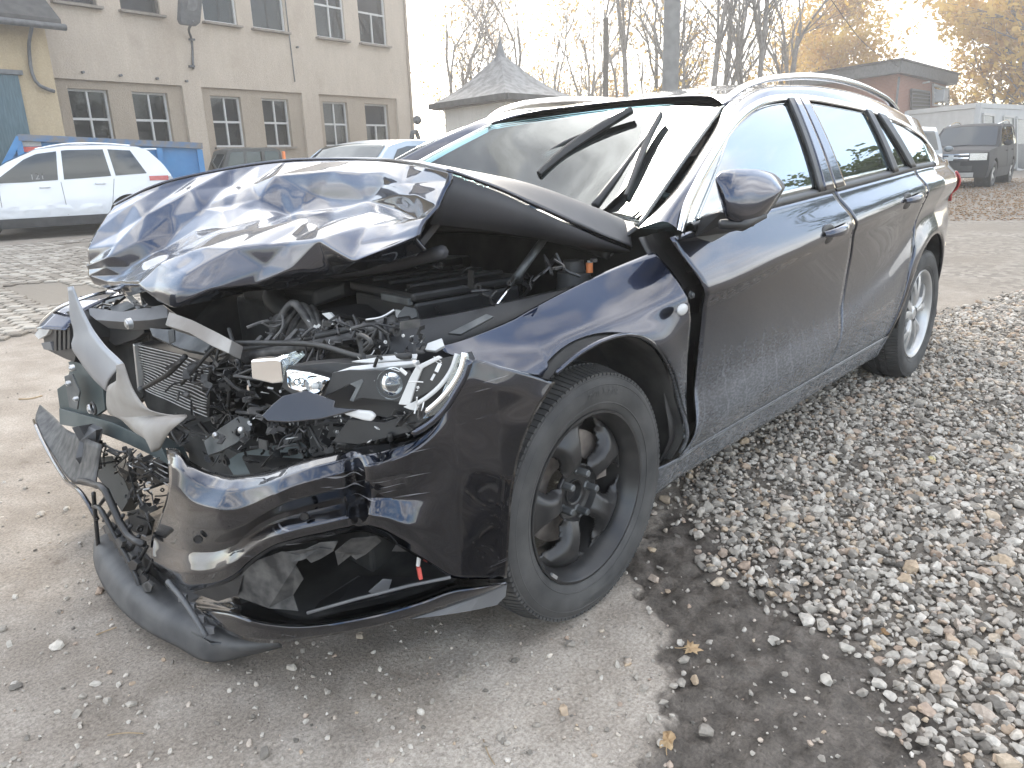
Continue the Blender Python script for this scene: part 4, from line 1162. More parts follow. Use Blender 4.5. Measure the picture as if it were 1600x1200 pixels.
# front wheel: styled black steel wheel, five wide spokes
fw = empty('front_wheel', (0.0, 0.795, 0.338), 0, car)
ty = tyre_obj(fw)
letters_on_tyre(fw, 'FALKEN', 97, 0.285, 0.036)
letters_on_tyre(fw, '225/55 R17', 270, 0.283, 0.020)
MB().lathe([(0.226, 0.084), (0.232, 0.093), (0.230, 0.099), (0.224, 0.099), (0.219, 0.092), (0.214, 0.080), (0.206, 0.070), (0.203, 0.045), (0.200, 0.030), (0.196, 0.010), (0.19, -0.06), (0.21, -0.09)], 80, (0, 0, 0), 'y').build('rim', 'wheel_black', fw, smooth=True, auto=50)
NS = 5
def spoke_disc(openings=True):
    na_, nr_ = 200, 40
    vs, fs = [], []
    P_ = np.zeros((nr_, na_, 3)); keepm = np.ones((nr_, na_), bool)
    for i in range(nr_):
        r = 0.030+(0.2045-0.030)*i/(nr_-1)
        for j in range(na_):
            a = 2*math.pi*j/na_
            ph = ((a-math.radians(74)+math.pi/NS) % (2*math.pi/NS))-math.pi/NS          # angle from spoke axis
            lat = r*math.sin(ph)
            hw = 0.033+0.088*max(0, (r-0.115)/0.0895)**2.0 + 0.032*max(0, (0.085-r)/0.05)
            y = 0.040+0.036*math.sin(math.pi*min(1, max(0, (r-0.055)/0.15)))**0.9 - 0.004*(r > 0.19)
            if r < 0.075: y = 0.034+0.012*smoothstep(0.055, 0.09, r)
            roll = smoothstep(0.45, 1.0, abs(lat)/hw)
            y -= 0.030*roll*smoothstep(0.07, 0.10, r)*smoothstep(0.203, 0.17, r)
            P_[i, j] = (r*math.cos(a), y, r*math.sin(a))
            keepm[i, j] = (r < 0.082) or abs(lat) < hw
    def kp(i, j):
        return keepm[i, j] and keepm[min(i+1, nr_-1), j] and keepm[i, (j+1) % na_]
    vsx = P_.reshape(-1, 3)
    for i in range(nr_-1):
        for j in range(na_):
            if kp(i, j): fs.append((i*na_+j, (i+1)*na_+j, (i+1)*na_+(j+1) % na_, i*na_+(j+1) % na_))
    used = sorted({k for f in fs for k in f}); mp_ = {k: i for i, k in enumerate(used)}
    return mk('spoke_disc', vsx[used], [tuple(mp_[k] for k in f) for f in fs], 'wheel_black', fw, smooth=True, solid=0.006)
spoke_disc()
MB().lathe([(0.0, 0.030), (0.022, 0.030), (0.026, 0.028), (0.030, 0.044), (0.034, 0.046), (0.036, 0.038)], 32, (0, 0, 0), 'y').build('hub', 'wheel_black', fw, smooth=True, auto=40)
for k in range(5):
    a = math.radians(74+36+72*k); c = (0.057*math.cos(a), 0, 0.057*math.sin(a))
    MB().lathe([(0.0, 0.078), (0.008, 0.078), (0.0105, 0.075), (0.0105, 0.045), (0.014, 0.042), (0.014, 0.038)], 6, c, 'y').build('wheel_bolt', 'dark_steel', fw, bevel=0.001)
MB().lathe([(0.06, 0.0), (0.148, 0.0), (0.148, -0.012), (0.06, -0.012)], 48, (0, 0.0, 0), 'y', True).build('brake_disc', 'brake_rust', fw, smooth=True, auto=30)
cp = MB()
for k in range(9):
    a0, a1 = math.radians(95+k*10), math.radians(105+k*10)
    vs = [(r*math.cos(a), y, r*math.sin(a)) for a in (a0, a1) for r in (0.095, 0.165) for y in (-0.03, 0.028)]
    cp.add(vs, [(0, 1, 3, 2), (4, 6, 7, 5), (0, 4, 5, 1), (2, 3, 7, 6), (0, 2, 6, 4), (1, 5, 7, 3)])
cp.build('brake_caliper', 'brake_rust', fw)
# valve / balance weight on the rim flange
mb = MB(); a = math.radians(-42); mb.bar((0.221*math.cos(a), 0.099, 0.221*math.sin(a)), (0.221*math.cos(a-0.12), 0.099, 0.221*math.sin(a-0.12)), 0.008, 0.007, (0, 1, 0)); mb.build('balance_weight', 'alloy', fw)
# rear wheel: silver alloy with five split spokes
rw_ = empty('rear_wheel', (-2.829, 0.795, 0.338), 0, car)
tyre_obj(rw_)
MB().lathe([(0.226, 0.084), (0.231, 0.095), (0.228, 0.100), (0.220, 0.098), (0.212, 0.086), (0.205, 0.06), (0.196, 0.0), (0.20, -0.09)], 72, (0, 0, 0), 'y').build('rim', 'wheel_silver', rw_, smooth=True, auto=50)
for k in range(5):
    a = math.radians(90+72*k)
    for sg in (-1, 1):
        P_ = []
        for i in range(9):
            u = i/8; r = 0.045+0.165*u
            aa = a+sg*(0.10+0.20*u**1.2); w_ = 0.014+0.008*u; y = 0.060+0.028*math.sin(math.pi*(0.25+0.6*u))
            c = V([r*math.cos(aa), 0, r*math.sin(aa)]); t_ = V([-math.sin(aa), 0, math.cos(aa)])
            P_.append([c-t_*w_+V([0, y-0.025, 0]), c-t_*w_+V([0, y-0.006, 0]), c+V([0, y, 0]), c+t_*w_+V([0, y-0.006, 0]), c+t_*w_+V([0, y-0.025, 0])])
        surf('spoke', V(P_), 'wheel_silver', rw_, flip=True, auto=70)
MB().lathe([(0.0, 0.080), (0.028, 0.080), (0.034, 0.074), (0.062, 0.070), (0.066, 0.05)], 32, (0, 0, 0), 'y').build('hub', 'wheel_silver', rw_, smooth=True, auto=40)
MB().lathe([(0.06, 0.0), (0.145, 0.0), (0.145, -0.012), (0.06, -0.012)], 40, (0, 0.01, 0), 'y', True).build('brake_disc', 'brake_rust', rw_, smooth=True, auto=30)
for y_, x_ in ((-0.795, 0.02), (-0.795, -2.829)):
    w3 = empty('far_wheel', (x_, y_, 0.338), math.pi, car)
    o = MB().lathe([(0.05, 0.05), (0.20, 0.06), (0.222, 0.078), (0.228, 0.092), (0.262, 0.109), (0.305, 0.109), (0.3365, 0.070), (0.340, 0.0), (0.3365, -0.070), (0.305, -0.109), (0.228, -0.092), (0.20, -0.06), (0.05, -0.05)], 48, (0, 0, 0), 'y').build('tyre', 'tyre', w3, smooth=True)

# ================================================================== crushed front end
# ---- bay walls and engine mass (dark, keep the daylight out)
mb = MB(); mb.box((-0.62, 0, 0.66), (0.04, 1.40, 0.60)); mb.build('bulkhead', 'liner', car)
for s in (1, -1):
    P_ = V([[(x, s*(0.70 - 0.05*smoothstep(0.2, 0.5, x)), z) for x in np.linspace(-0.6, 0.44, 12)] for z in np.linspace(0.42, 0.84 if s > 0 else 0.80, 5)])
    surf('inner_wing', P_, 'black_plastic', car, solid=0.02, flip=(s > 0))
mb = MB(); mb.box((0.46, 0.16, 0.33), (0.10, 0.95, 0.16)); mb.build('dark_backing_box', 'liner', car, bevel=0.01)  # added dark box, blocks the bright ground showing through behind the bumper
mb = MB(); mb.box((-0.05, -0.02, 0.30), (1.0, 1.15, 0.06)); mb.build('undertray', 'liner', car)
mb = MB(); mb.box((-0.10, -0.10, 0.55), (0.62, 0.72, 0.44)); mb.build('engine_block', 'liner', car, bevel=0.02)
o = mk('engine_cover', *(lambda b: (b.v, b.f))(MB().prism([(-0.38, -0.42, 0.80), (-0.38, 0.10, 0.82), (-0.30, 0.14, 0.83), (0.16, 0.12, 0.81), (0.22, 0.05, 0.78), (0.22, -0.38, 0.76), (0.12, -0.45, 0.77)], (0, 0, 0.05))), 'black_plastic', car, bevel=0.012)
for k in range(6):
    MB().bar((0.15-0.07*k, -0.30, 0.846), (0.15-0.07*k, 0.05, 0.862), 0.012, 0.012).build('engine_cover_rib', 'black_plastic', car, bevel=0.003)
# cowl panel with its edge seal under the windscreen
P_ = loft([[(-0.36, -0.70, 0.905), (-0.50, -0.35, 0.925), (-0.54, 0.0, 0.93), (-0.50, 0.35, 0.925), (-0.36, 0.70, 0.905)],
           [(-0.40, -0.70, 0.935), (-0.54, -0.35, 0.955), (-0.58, 0.0, 0.96), (-0.54, 0.35, 0.955), (-0.40, 0.70, 0.935)],
           [(-0.44, -0.72, 0.965), (-0.63, -0.35, 0.975), (-0.72, 0.0, 0.98), (-0.63, 0.35, 0.975), (-0.44, 0.72, 0.965)],
           [(-0.46, -0.74, 0.985), (-0.68, -0.35, 0.99), (-0.80, 0.0, 0.995), (-0.68, 0.35, 0.99), (-0.46, 0.74, 0.985)]], 14, 60)
surf('cowl_panel', P_, 'black_plastic', car, solid=0.006, flip=True)
MB().tube(cat([(-0.35, -0.69, 0.91), (-0.49, -0.35, 0.932), (-0.53, 0.0, 0.937), (-0.49, 0.35, 0.932), (-0.35, 0.69, 0.91)], 40), 0.014, 8).build('cowl_seal', 'rubber', car, smooth=True)
# firewall box / brake-fluid area, strut tower
MB().lathe([(0.0, 0.80), (0.05, 0.80), (0.055, 0.795), (0.105, 0.785), (0.125, 0.76), (0.13, 0.60)], 32, (-0.10, 0.585, 0.0), 'z').build('strut_tower', 'black_plastic', car, smooth=True, auto=40)
MB().lathe([(0.0, 0.885), (0.030, 0.885), (0.034, 0.87), (0.034, 0.85), (0.05, 0.85), (0.055, 0.76)], 24, (-0.36, 0.56, 0.0), 'z').build('fluid_reservoir', 'grey_plastic', car, smooth=True, auto=40)
c = at(921, 417, 1, 0.66)
mb = MB(); mb.tube([c-V([0.0, 0.0, 0.016]), c+V([0.0, 0.0, 0.012])], 0.010, 10); mb.build('orange_cap', 'orange_plastic', car)
mb = MB(); mb.box(c+V([0.0, 0.004, 0.016]), (0.012, 0.014, 0.006)); mb.build('cap_label', 'white_plastic', car)
# battery / air box on the driver side
ab = empty('air_box', (0.02, 0.37, 0.66), math.radians(-6), car)
MB().box((0, 0, 0.09), (0.36, 0.30, 0.18)).build('lower_box', 'black_plastic', ab, bevel=0.01)
MB().box((0, 0, 0.195), (0.38, 0.32, 0.025)).build('lid', 'black_plastic', ab, bevel=0.008)
for k in range(3): MB().bar((-0.17+0.0*k, -0.10+0.09*k, 0.212), (0.15, -0.10+0.09*k, 0.212), 0.02, 0.012).build('lid_rib', 'black_plastic', ab, bevel=0.004)
mb = MB(); mb.bar((0.191, 0.02, 0.185), (0.191, 0.15, 0.185), 0.016, 0.02); mb.build('clamp_rail', 'dark_steel', ab, bevel=0.003)
MB().box((0.186, 0.085, 0.13), (0.006, 0.028, 0.05)).build('paper_label', 'white_plastic', ab)
tb = MB().tube(cat([(0.18, 0.10, 0.72), (0.26, 0.0, 0.76), (0.24, -0.14, 0.80), (0.10, -0.2, 0.84)], 20), 0.035, 14); tb.build('intake_hose', 'rubber', car, smooth=True)
# ---- bonnet -----------------------------------------------------------
def pY(l): return [at(x, y, 1, Y) for Y, x, y in l]
RIDGE = pY([(.735, 702, 270), (.62, 668, 262), (.5, 640, 257), (.25, 585, 251), (0, 520, 250), (-.25, 440, 253), (-.5, 350, 266), (-.75, 240, 292), (-.92, 178, 322)])
UPF = pY([(.735, 690, 300), (.62, 652, 297), (.5, 618, 292), (.25, 552, 289), (0, 476, 288), (-.25, 388, 291), (-.5, 302, 312), (-.75, 200, 342), (-.93, 146, 368)])
VAL = pY([(.735, 674, 328), (.62, 640, 322), (.5, 600, 318), (.25, 525, 318), (0, 438, 316), (-.25, 345, 322), (-.5, 268, 352), (-.75, 178, 384), (-.93, 135, 402)])
BUL = pY([(.733, 662, 346), (.62, 618, 347), (.5, 574, 345), (.25, 494, 352), (0, 398, 358), (-.22, 308, 372), (-.42, 262, 396), (-.7, 190, 415), (-.92, 137, 418)])
LOW = pY([(.73, 652, 366), (.62, 600, 375), (.5, 550, 382), (.25, 462, 398), (0, 360, 412), (-.22, 262, 418), (-.40, 236, 424), (-.68, 186, 436), (-.90, 142, 430)])
EDG = pY([(.72, 643, 384), (.62, 592, 398), (.5, 548, 411), (.25, 458, 433), (0, 352, 455), (-.20, 240, 471), (-.38, 214, 452), (-.66, 180, 452), (-.88, 150, 442)])
for c_ in (VAL,):
    for k in range(2, 7): c_[k] = c_[k] + V([-0.060, 0, -0.004])*(1 if k < 6 else 0.5)
EDG2 = [p_ + V([-0.035, 0, -0.022]) for p_ in EDG]
P_ = loft([RIDGE, UPF, VAL, BUL, LOW, EDG, EDG2], 120, 170)
def crumple(P_, creases, amp, seed):
    n_, m_ = P_.shape[:2]
    du = np.gradient(P_, axis=1); dv = np.gradient(P_, axis=0)
    nr = np.cross(du, dv); nr /= np.linalg.norm(nr, axis=2)[..., None]+1e-12
    if (nr[n_//2, m_//2] @ (CAM_P-P_[n_//2, m_//2])) < 0: nr = -nr
    px = to_px(P_.reshape(-1, 3)).reshape(n_, m_, 3)
    off = np.zeros((n_, m_))
    for x0, y0, x1, y1, w_, a_ in creases:
        e = V([x1-x0, y1-y0]); q_ = px[..., :2]-V([x0, y0])
        t_ = np.clip((q_@e)/(e@e), 0, 1)
        d = np.linalg.norm(q_-t_[..., None]*e, axis=2)
        off += 1.35*a_*np.exp(-(d/(1.45*w_)))*(0.35+0.65*np.sin(np.pi*np.clip(t_*0.9+0.05, 0, 1)))
    for i in range(n_):
        for j in range(m_):
            x, y, z = P_[i, j]
            f = mnoise.noise((x*2.6+seed, y*2.6, z*2.6))
            g_ = abs(mnoise.noise((x*5.0, y*5.0+seed, z*5.0)))
            off[i, j] += amp*(0.8*f - 0.8*g_)
    env = np.ones((n_, m_)); env *= np.clip(np.arange(n_)/4, 0, 1)[:, None]
    return P_ + nr*(off*env)[..., None]
CRE = [(362, 248, 360, 338, 11, -0.018), (345, 262, 350, 332, 16, 0.012), (432, 296, 446, 336, 7, -0.012), (450, 300, 462, 334, 10, 0.008),
       (312, 320, 358, 326, 7, -0.012), (362, 322, 470, 322, 12, -0.022), (470, 300, 560, 322, 14, -0.018), (480, 288, 470, 326, 9, 0.014),
       (478, 346, 425, 388, 9, -0.016), (540, 270, 500, 262, 12, 0.008), (230, 402, 330, 386, 7, 0.016), (300, 400, 226, 372, 8, -0.014), (250, 430, 300, 402, 7, -0.012),
       (312, 444, 346, 418, 6, -0.010), (560, 322, 640, 300, 14, 0.012), (640, 316, 606, 350, 9, -0.016), (560, 380, 640, 352, 12, -0.012), (500, 360, 560, 340, 10, 0.012),
       (205, 360, 240, 400, 18, 0.018), (262, 300, 280, 360, 26, -0.016), (300, 290, 312, 340, 20, 0.012), (180, 430, 215, 400, 12, -0.02), (160, 400, 175, 440, 10, 0.014), (646, 270, 620, 330, 16, -0.014), (600, 265, 590, 300, 18, 0.010)]
for _k in range(6):                       # random straight folds of buckled sheet
    _x, _y, _a = random.uniform(170, 640), random.uniform(280, 430), random.uniform(-0.5, 3.0)
    _l = random.uniform(60, 140)
    CRE.append((_x, _y, _x+_l*math.cos(_a), _y+_l*math.sin(_a)*0.6, random.uniform(14, 26), random.choice((-1, 1))*random.uniform(0.004, 0.010)))
P_ = crumple(P_, CRE, 0.007, 3.3)
def facet(P_, seeds, jit, mixk, seed, edge_jit=0.0):
    """buckled sheet: flat fields between sharp straight folds, blended with the smooth shape"""
    from mathutils.geometry import delaunay_2d_cdt
    rg = np.random.default_rng(seed); n_, m_ = P_.shape[:2]
    pts = []
    for j in range(0, m_, 12): pts += [(0, j), (n_-1, j)]
    for i in range(10, n_-1, 14): pts += [(i, 0), (i, m_-1)]
    pts += [(0, m_-1), (n_-1, m_-1)]
    nb_ = len(pts)
    tries = 0
    while len(pts) < nb_+seeds and tries < 5000:
        tries += 1
        c = (rg.uniform(6, n_-8), rg.uniform(6, m_-7))
        if all(((c[0]-a)*1.3)**2+(c[1]-b)**2 > 12.0**2 for a, b in pts): pts.append(c)
    du = np.gradient(P_, axis=1); dv = np.gradient(P_, axis=0)
    nr = np.cross(du, dv); nr /= np.linalg.norm(nr, axis=2)[..., None]+1e-12
    if (nr[n_//2, m_//2] @ (CAM_P-P_[n_//2, m_//2])) < 0: nr = -nr
    C = []
    for k, (a, b) in enumerate(pts):
        ia, ib = int(round(a)), int(round(b)); o_ = rg.normal()*jit if k >= nb_ else (rg.normal()*edge_jit if ia > 0 else 0)
        C.append(P_[ia, ib]+nr[ia, ib]*o_)
    C = V(C)
    res = delaunay_2d_cdt([Vector(p_) for p_ in pts], [], [], 0, 1e-6)
    vco, tris, orig = res[0], res[2], res[3]
    idm = [o_[0] if o_ else 0 for o_ in orig]
    out = P_.copy()
    I, J = np.meshgrid(np.arange(n_), np.arange(m_), indexing='ij')
    for t_ in tris:
        (x0, y0), (x1, y1), (x2, y2) = [tuple(vco[k]) for k in t_[:3]]
        den = (y1-y2)*(x0-x2)+(x2-x1)*(y0-y2)
        if abs(den) < 1e-9: continue
        a = ((y1-y2)*(I-x2)+(x2-x1)*(J-y2))/den; b = ((y2-y0)*(I-x2)+(x0-x2)*(J-y2))/den; c = 1-a-b
        msk = (a >= -1e-6) & (b >= -1e-6) & (c >= -1e-6)
        q_ = [C[idm[k]] for k in t_[:3]]
        f_ = a[..., None]*q_[0]+b[..., None]*q_[1]+c[..., None]*q_[2]
        out[msk] = f_[msk]
    out = out*mixk+P_*(1-mixk)
    for _ in range(2):
        o2 = out.copy()
        o2[1:-1, 1:-1] = 0.5*out[1:-1, 1:-1]+0.125*(out[:-2, 1:-1]+out[2:, 1:-1]+out[1:-1, :-2]+out[1:-1, 2:])
        out = o2
    return out
P_ = facet(P_, 60, 0.013, 0.76, 12, 0.007)
bonnet = empty('bonnet', (0, 0, 0), 0, car)
bf = surf('front_fold', P_, 'paint', bonnet, flip=False)
bf.data.materials.append(MATS['bonnet_under'])
mdf = bf.modifiers.new('Solidify', 'SOLIDIFY'); mdf.thickness = 0.008; mdf.offset = -1; mdf.material_offset = 1
# rear half: from the ridge down to the hinges at the windscreen foot
COWL = [(-0.465, 0.735, 0.955), (-0.53, 0.62, 0.985), (-0.58, 0.5, 1.0), (-0.66, 0.25, 1.012), (-0.68, 0.0, 1.018), (-0.66, -0.25, 1.02), (-0.58, -0.5, 1.02), (-0.46, -0.75, 0.99), (-0.40, -0.80, 0.975)]
LEFT = pY([(.735, 702, 270), (.735, 760, 290), (.737, 850, 332), (.74, 940, 373), (.74, 985, 390)])
def rear_rows():
    rows = []
    for k in range(6):
        v = k/5
        row = []
        for a, b in zip(RIDGE, COWL):
            p_ = a*(1-v)+V(b)*v
            p_ = p_ + V([0, 0, 0.018*math.sin(math.pi*v)])
            row.append(p_)
        # pin the visible left edge
        row[0] = cat(LEFT, 6)[k]
        rows.append(row)
    return rows
RR = loft(rear_rows(), 60, 90)
RR = crumple(RR, [], 0.006, 8.1)
br = surf('rear_half', RR, 'paint', bonnet, flip=False)
br.data.materials.append(MATS['bonnet_under'])
mdf = br.modifiers.new('Solidify', 'SOLIDIFY'); mdf.thickness = 0.008; mdf.offset = -1; mdf.material_offset = 1
# side flange hanging from the left edge (dark inner stiffener)
LE = cat(RR[:, 0], 30)
drop = np.interp(np.linspace(0, 1, 30), [0, 0.12, 0.5, 0.85, 1], [0.105, 0.095, 0.055, 0.025, 0.012])
FL = np.stack([LE + V([0, -0.004, -0.003]), LE + np.column_stack([np.linspace(0.02, 0, 30), np.full(30, -0.012), -drop*0.5]), LE + np.column_stack([np.linspace(0.035, 0, 30), np.full(30, -0.035), -drop])])
surf('side_flange', FL, 'bonnet_under', bonnet, solid=0.004)
# inner frame ribs under the front fold
for a, b in (((0.16, 0.45, 1.08), (0.30, 0.30, 0.93)), ((0.12, 0.1, 1.08), (0.32, 0.12, 0.90)), ((0.1, -0.3, 1.06), (0.36, -0.2, 0.86)), ((0.20, 0.62, 1.08), (0.31, 0.60, 0.98))):
    MB().bar(a, b, 0.06, 0.018).build('frame_rib', 'bonnet_under', bonnet, bevel=0.005)
MB().tube(cat([(0.27, 0.68, 0.985), (0.25, 0.45, 0.935), (0.26, 0.2, 0.90), (0.30, -0.05, 0.87)], 20), 0.016, 8).build('front_stiffener', 'bonnet_under', bonnet, smooth=True)
# gas strut
a, b = at(869, 347, 1, 0.60), at(771, 483, 1, 0.685)
mid_ = a*0.34+b*0.66
MB().tube([a, a*0.33+b*0.67], 0.011, 12).build('gas_strut', 'dark_steel', car, smooth=True)
MB().tube([a*0.33+b*0.67, b], 0.0045, 10).build('strut_rod', 'chrome', car, smooth=True)
# ---- wipers standing off the glass
pt0 = wsat(0.45, 0.35); nws = np.cross(wsat(0.5, 0.6)-wsat(0.5, 0.1), wsat(0.8, 0.35)-wsat(0.1, 0.35)); nws /= np.linalg.norm(nws)
if nws[2] < 0: nws = -nws
def wsp(px, py, off): return at_plane(px, py, pt0+nws*off, nws)
def wiper(arm, blade, wid):
    w = empty('wiper', tuple(wsp(*arm[0])), 0, car); o0 = V(w.location)
    A = [wsp(*q_)-o0 for q_ in arm]
    MB().tube(cat(A, 14), np.interp(np.linspace(0, 1, 14), [0, .25, .5, 1], [0.016, 0.014, 0.009, 0.006]), 8).build('arm', 'black_plastic', w, smooth=True)
    Bp = [wsp(*q_)-o0 for q_ in blade]
    C_ = cat(Bp, 20); rows = []
    for k, c in enumerate(C_):
        t_ = C_[min(k+1, 19)]-C_[max(k-1, 0)]; t_ /= np.linalg.norm(t_); sd_ = np.cross(t_, nws); sd_ /= np.linalg.norm(sd_)
        h_ = wid*(0.55+0.45*math.sin(math.pi*k/19))
        rows.append([c-sd_*h_, c-sd_*h_*0.4+nws*h_*1.0, c+sd_*h_*0.4+nws*h_*0.9, c+sd_*h_, c-nws*0.018+sd_*0.002, c-nws*0.018-sd_*0.002, c-sd_*h_])
    surf('blade', V(rows), 'rubber', w, auto=60)
wiper([(802, 286, 0.012), (838, 252, 0.02), (880, 224, 0.028), (925, 204, 0.028)], [(842, 272, 0.022), (880, 240, 0.022), (930, 206, 0.022), (987, 171, 0.022)], 0.022)
wiper([(930, 322, 0.012), (960, 282, 0.03), (990, 240, 0.035), (1012, 212, 0.035)], [(977, 306, 0.022), (992, 268, 0.024), (1010, 222, 0.026), (1033, 176, 0.024)], 0.012)
# ---- bumper skin, torn at the middle
BPL = [(.25, .935), (.36, .925), (.47, .905), (.57, .86), (.66, .78), (.73, .66), (.78, .50), (.81, .30), (.825, .05), (.825, -.2), (.80, -.42), (.75, -.6), (.66, -.78), (.55, -.88), (.40, -.93)]
def bp(px, py, off=0.0): return plan_at(px, py, BPL, off)
T_ = [(259, 700), (272, 700), (300, 722), (330, 736), (365, 742), (400, 739), (440, 728), (480, 716), (520, 707), (562, 697), (600, 689), (637, 680), (668, 666), (690, 647), (706, 626), (719, 602), (729, 582), (737, 565), (786, 573), (830, 585), (868, 597)]
M_ = [(246, 903), (262, 915), (285, 924), (315, 924), (345, 920), (372, 906), (398, 882), (430, 862), (468, 850), (505, 842), (540, 834), (568, 831), (596, 839), (625, 855), (655, 872), (682, 888), (708, 903), (728, 905), (750, 905), (770, 905), (792, 904)]
T2, M2 = cat(V(T_), 130), cat(V(M_), 130)
L_ = cat(V([(259, 700), (263, 725), (264, 752), (258, 785), (247, 816), (237, 842), (236, 868), (246, 903)]), 60)
R_ = cat(V([(868, 597), (838, 645), (815, 700), (802, 760), (796, 830), (792, 904)]), 60)
BG = np.zeros((60, 130, 2))
for i in range(60):
    v = i/59
    for j in range(130):
        u = j/129
        # Coons patch in the outline plane of the skin
        BG[i, j] = (1-v)*T2[j]+v*M2[j] + (1-u)*L_[i]+u*R_[i] - ((1-u)*(1-v)*T2[0]+u*(1-v)*T2[-1]+(1-u)*v*M2[0]+u*v*M2[-1])
P_ = np.zeros((60, 130, 3))
for i in range(60):
    v = i/59
    for j in range(130):
        x, y = BG[i, j]
        lw = smoothstep(720, 600, x)                       # the formed front part; the side by the wheel is plain
        o_ = np.interp(v, [0, .04, .14, .30, .48, .60, .68, .76, .84, .93, 1], [-.060, -.040, -.012, .010, .006, -.012, -.016, .000, .014, .004, -.02])*lw
        o_ += (1-lw)*np.interp(v, [0, .1, .5, 1], [-.012, -.003, .004, -.01])
        o_ -= 0.030*math.exp(-((x-556-0.10*(y-760))/13)**2)*smoothstep(690, 730, y)*smoothstep(850, 800, y)   # kink where the skin folded
        o_ += 0.018*math.exp(-((x-590)/28)**2)*smoothstep(690, 740, y)*smoothstep(850, 790, y)
        o_ += 0.007*mnoise.noise((x*0.016, y*0.02, 1.5))*(0.4+lw)
        o_ -= 0.10*smoothstep(300, 238, x)*(0.35+0.65*v)*0.35                                            # torn end curls in
        P_[i, j] = bp(x, y, o_)
bumper = empty('front_bumper', (0, 0, 0), 0, car)
surf('bumper_skin', P_, 'paint_scraped', bumper, solid=0.004, flip=True)
# lower strip under the fog-lamp opening
SU = [(285, 927), (330, 929), (378, 936), (416, 949), (478, 962), (540, 954), (600, 941), (660, 923), (706, 905), (750, 906), (791, 907)]
SB = [(330, 975), (362, 992), (395, 1003), (430, 1005), (490, 997), (540, 989), (600, 977), (660, 960), (710, 944), (752, 930), (792, 914)]
S1 = [(a[0]*.75+b[0]*.25, a[1]*.75+b[1]*.25) for a, b in zip(SU, SB)]; S2 = [(a[0]*.4+b[0]*.6, a[1]*.4+b[1]*.6) for a, b in zip(SU, SB)]
BPL_saved = BPL
rows = []
for cv, o_ in ((SU, -0.072), (S1, -0.030), (S2, 0.008), (SB, -0.004)):
    rows.append([bp(x, y, o_-0.03*smoothstep(380, 300, x)) for x, y in cv])
surf('bumper_lower_strip', loft(rows, 20, 90), 'paint_scraped', bumper, solid=0.004, flip=True)
# dark cavity behind the opening
CV = [bp(x, y, -0.05) for x, y in [(360, 900), (430, 850), (560, 822), (640, 850), (720, 900), (700, 915), (600, 950), (480, 972), (380, 950)]]
cen = np.mean(CV, axis=0)-V([0.22, 0.16, -0.02])
mk('opening_cavity', [tuple(c) for c in CV] + [tuple((c-cen)*0.8+cen-V([0.1, 0.06, 0])) for c in CV] + [tuple(cen-V([0.1, 0.06, 0]))],
   [(i, (i+1) % 9, 9+(i+1) % 9, 9+i) for i in range(9)] + [(9+i, 9+(i+1) % 9, 18) for i in range(9)], 'liner', bumper)
def bplate(name, pix, off, mat, thick=0.004, par=bumper, bevel=0.001):
    Q = [bp(x, y, off if not isinstance(off, (list, tuple)) else off[k]) for k, (x, y) in enumerate(pix)]
    c = np.mean(Q, axis=0); d = V([-0.7, -0.6, 0]) if c[1] > 0 else V([-0.9, 0.1, 0])
    o = MB().prism(Q, Vector(d/np.linalg.norm(d)*thick)).build(name, mat, par, bevel=bevel)
    bm = bmesh.new(); bm.from_mesh(o.data); bmesh.ops.recalc_face_normals(bm, faces=bm.faces); bm.to_mesh(o.data); bm.free()
    return o
# splintered fog grille and shards round the opening
bplate('grille_shard', [(352, 926), (372, 898), (402, 876), (440, 862), (470, 868), (462, 884), (474, 905), (458, 930), (466, 955), (420, 950)], [-.012, -.012, -.012, -.012, -.02, -.02, -.03, -.04, -.04, -.02], 'dusty_plastic')
bplate('grille_shard', [(300, 926), (352, 912), (380, 900), (372, 930), (340, 940)], [-.01]*5, 'black_plastic')
bplate('grille_shard', [(470, 862), (500, 848), (528, 846), (520, 862), (500, 874), (486, 880), (478, 872)], [-.02]*7, 'dusty_plastic')
bplate('grille_shard', [(523, 862), (548, 842), (588, 838), (596, 846), (572, 866), (556, 875), (548, 868), (528, 884)], [-.02, -.01, -.01, -.02, -.04, -.05, -.05, -.04], 'dusty_plastic')
bplate('grille_shard', [(404, 884), (440, 864), (500, 856), (518, 858), (470, 876), (430, 884)], [-.015]*6, 'dusty_plastic')
bplate('grille_shard', [(618, 852), (640, 856), (642, 862), (612, 862)], [-.03]*4, 'black_plastic')
bplate('duct_plate', [(480, 952), (560, 900), (640, 910), (700, 905), (600, 934), (520, 952)], [-.10, -.16, -.14, -.05, -.05, -.05], 'black_plastic')
bplate('bracket', [(575, 925), (598, 905), (612, 906), (608, 920), (590, 932)], [-.08]*5, 'grey_plastic')
MB().tube([bp(480, 958, -.02), bp(560, 935, -.05), bp(640, 915, -.03), bp(704, 902, -.01)], 0.004, 6).build('torn_edge', 'grey_plastic', bumper, smooth=True)
# red tagged connector dangling in the opening
MB().tube([bp(656, 862, -.04), bp(653, 884, -.04)], 0.0045, 8).build('plug', 'white_plastic', bumper)
a = bp(654, 886, -.035); b = bp(657, 904, -.035)
MB().bar(a, b, 0.011, 0.008).build('red_tag', 'red_plastic', bumper, bevel=0.001)
# parking sensor and tow cover rings on the skin
for px_, py_, r_ in ((476, 806, 0.0085), (310, 842, 0.010)):
    c = bp(px_, py_, 0.006)
    o = MB().lathe([(0.0, 0.002), (r_*0.8, 0.002), (r_*0.85, 0.004), (r_, 0.004), (r_*1.05, 0.0)], 20, (0, 0, 0), 'z').build('parking_sensor', 'black_plastic', bumper, smooth=True, auto=30)
    o.location = c; o.rotation_euler = Vector((0.75, 0.62, 0.0)).to_track_quat('Z', 'Y').to_euler()
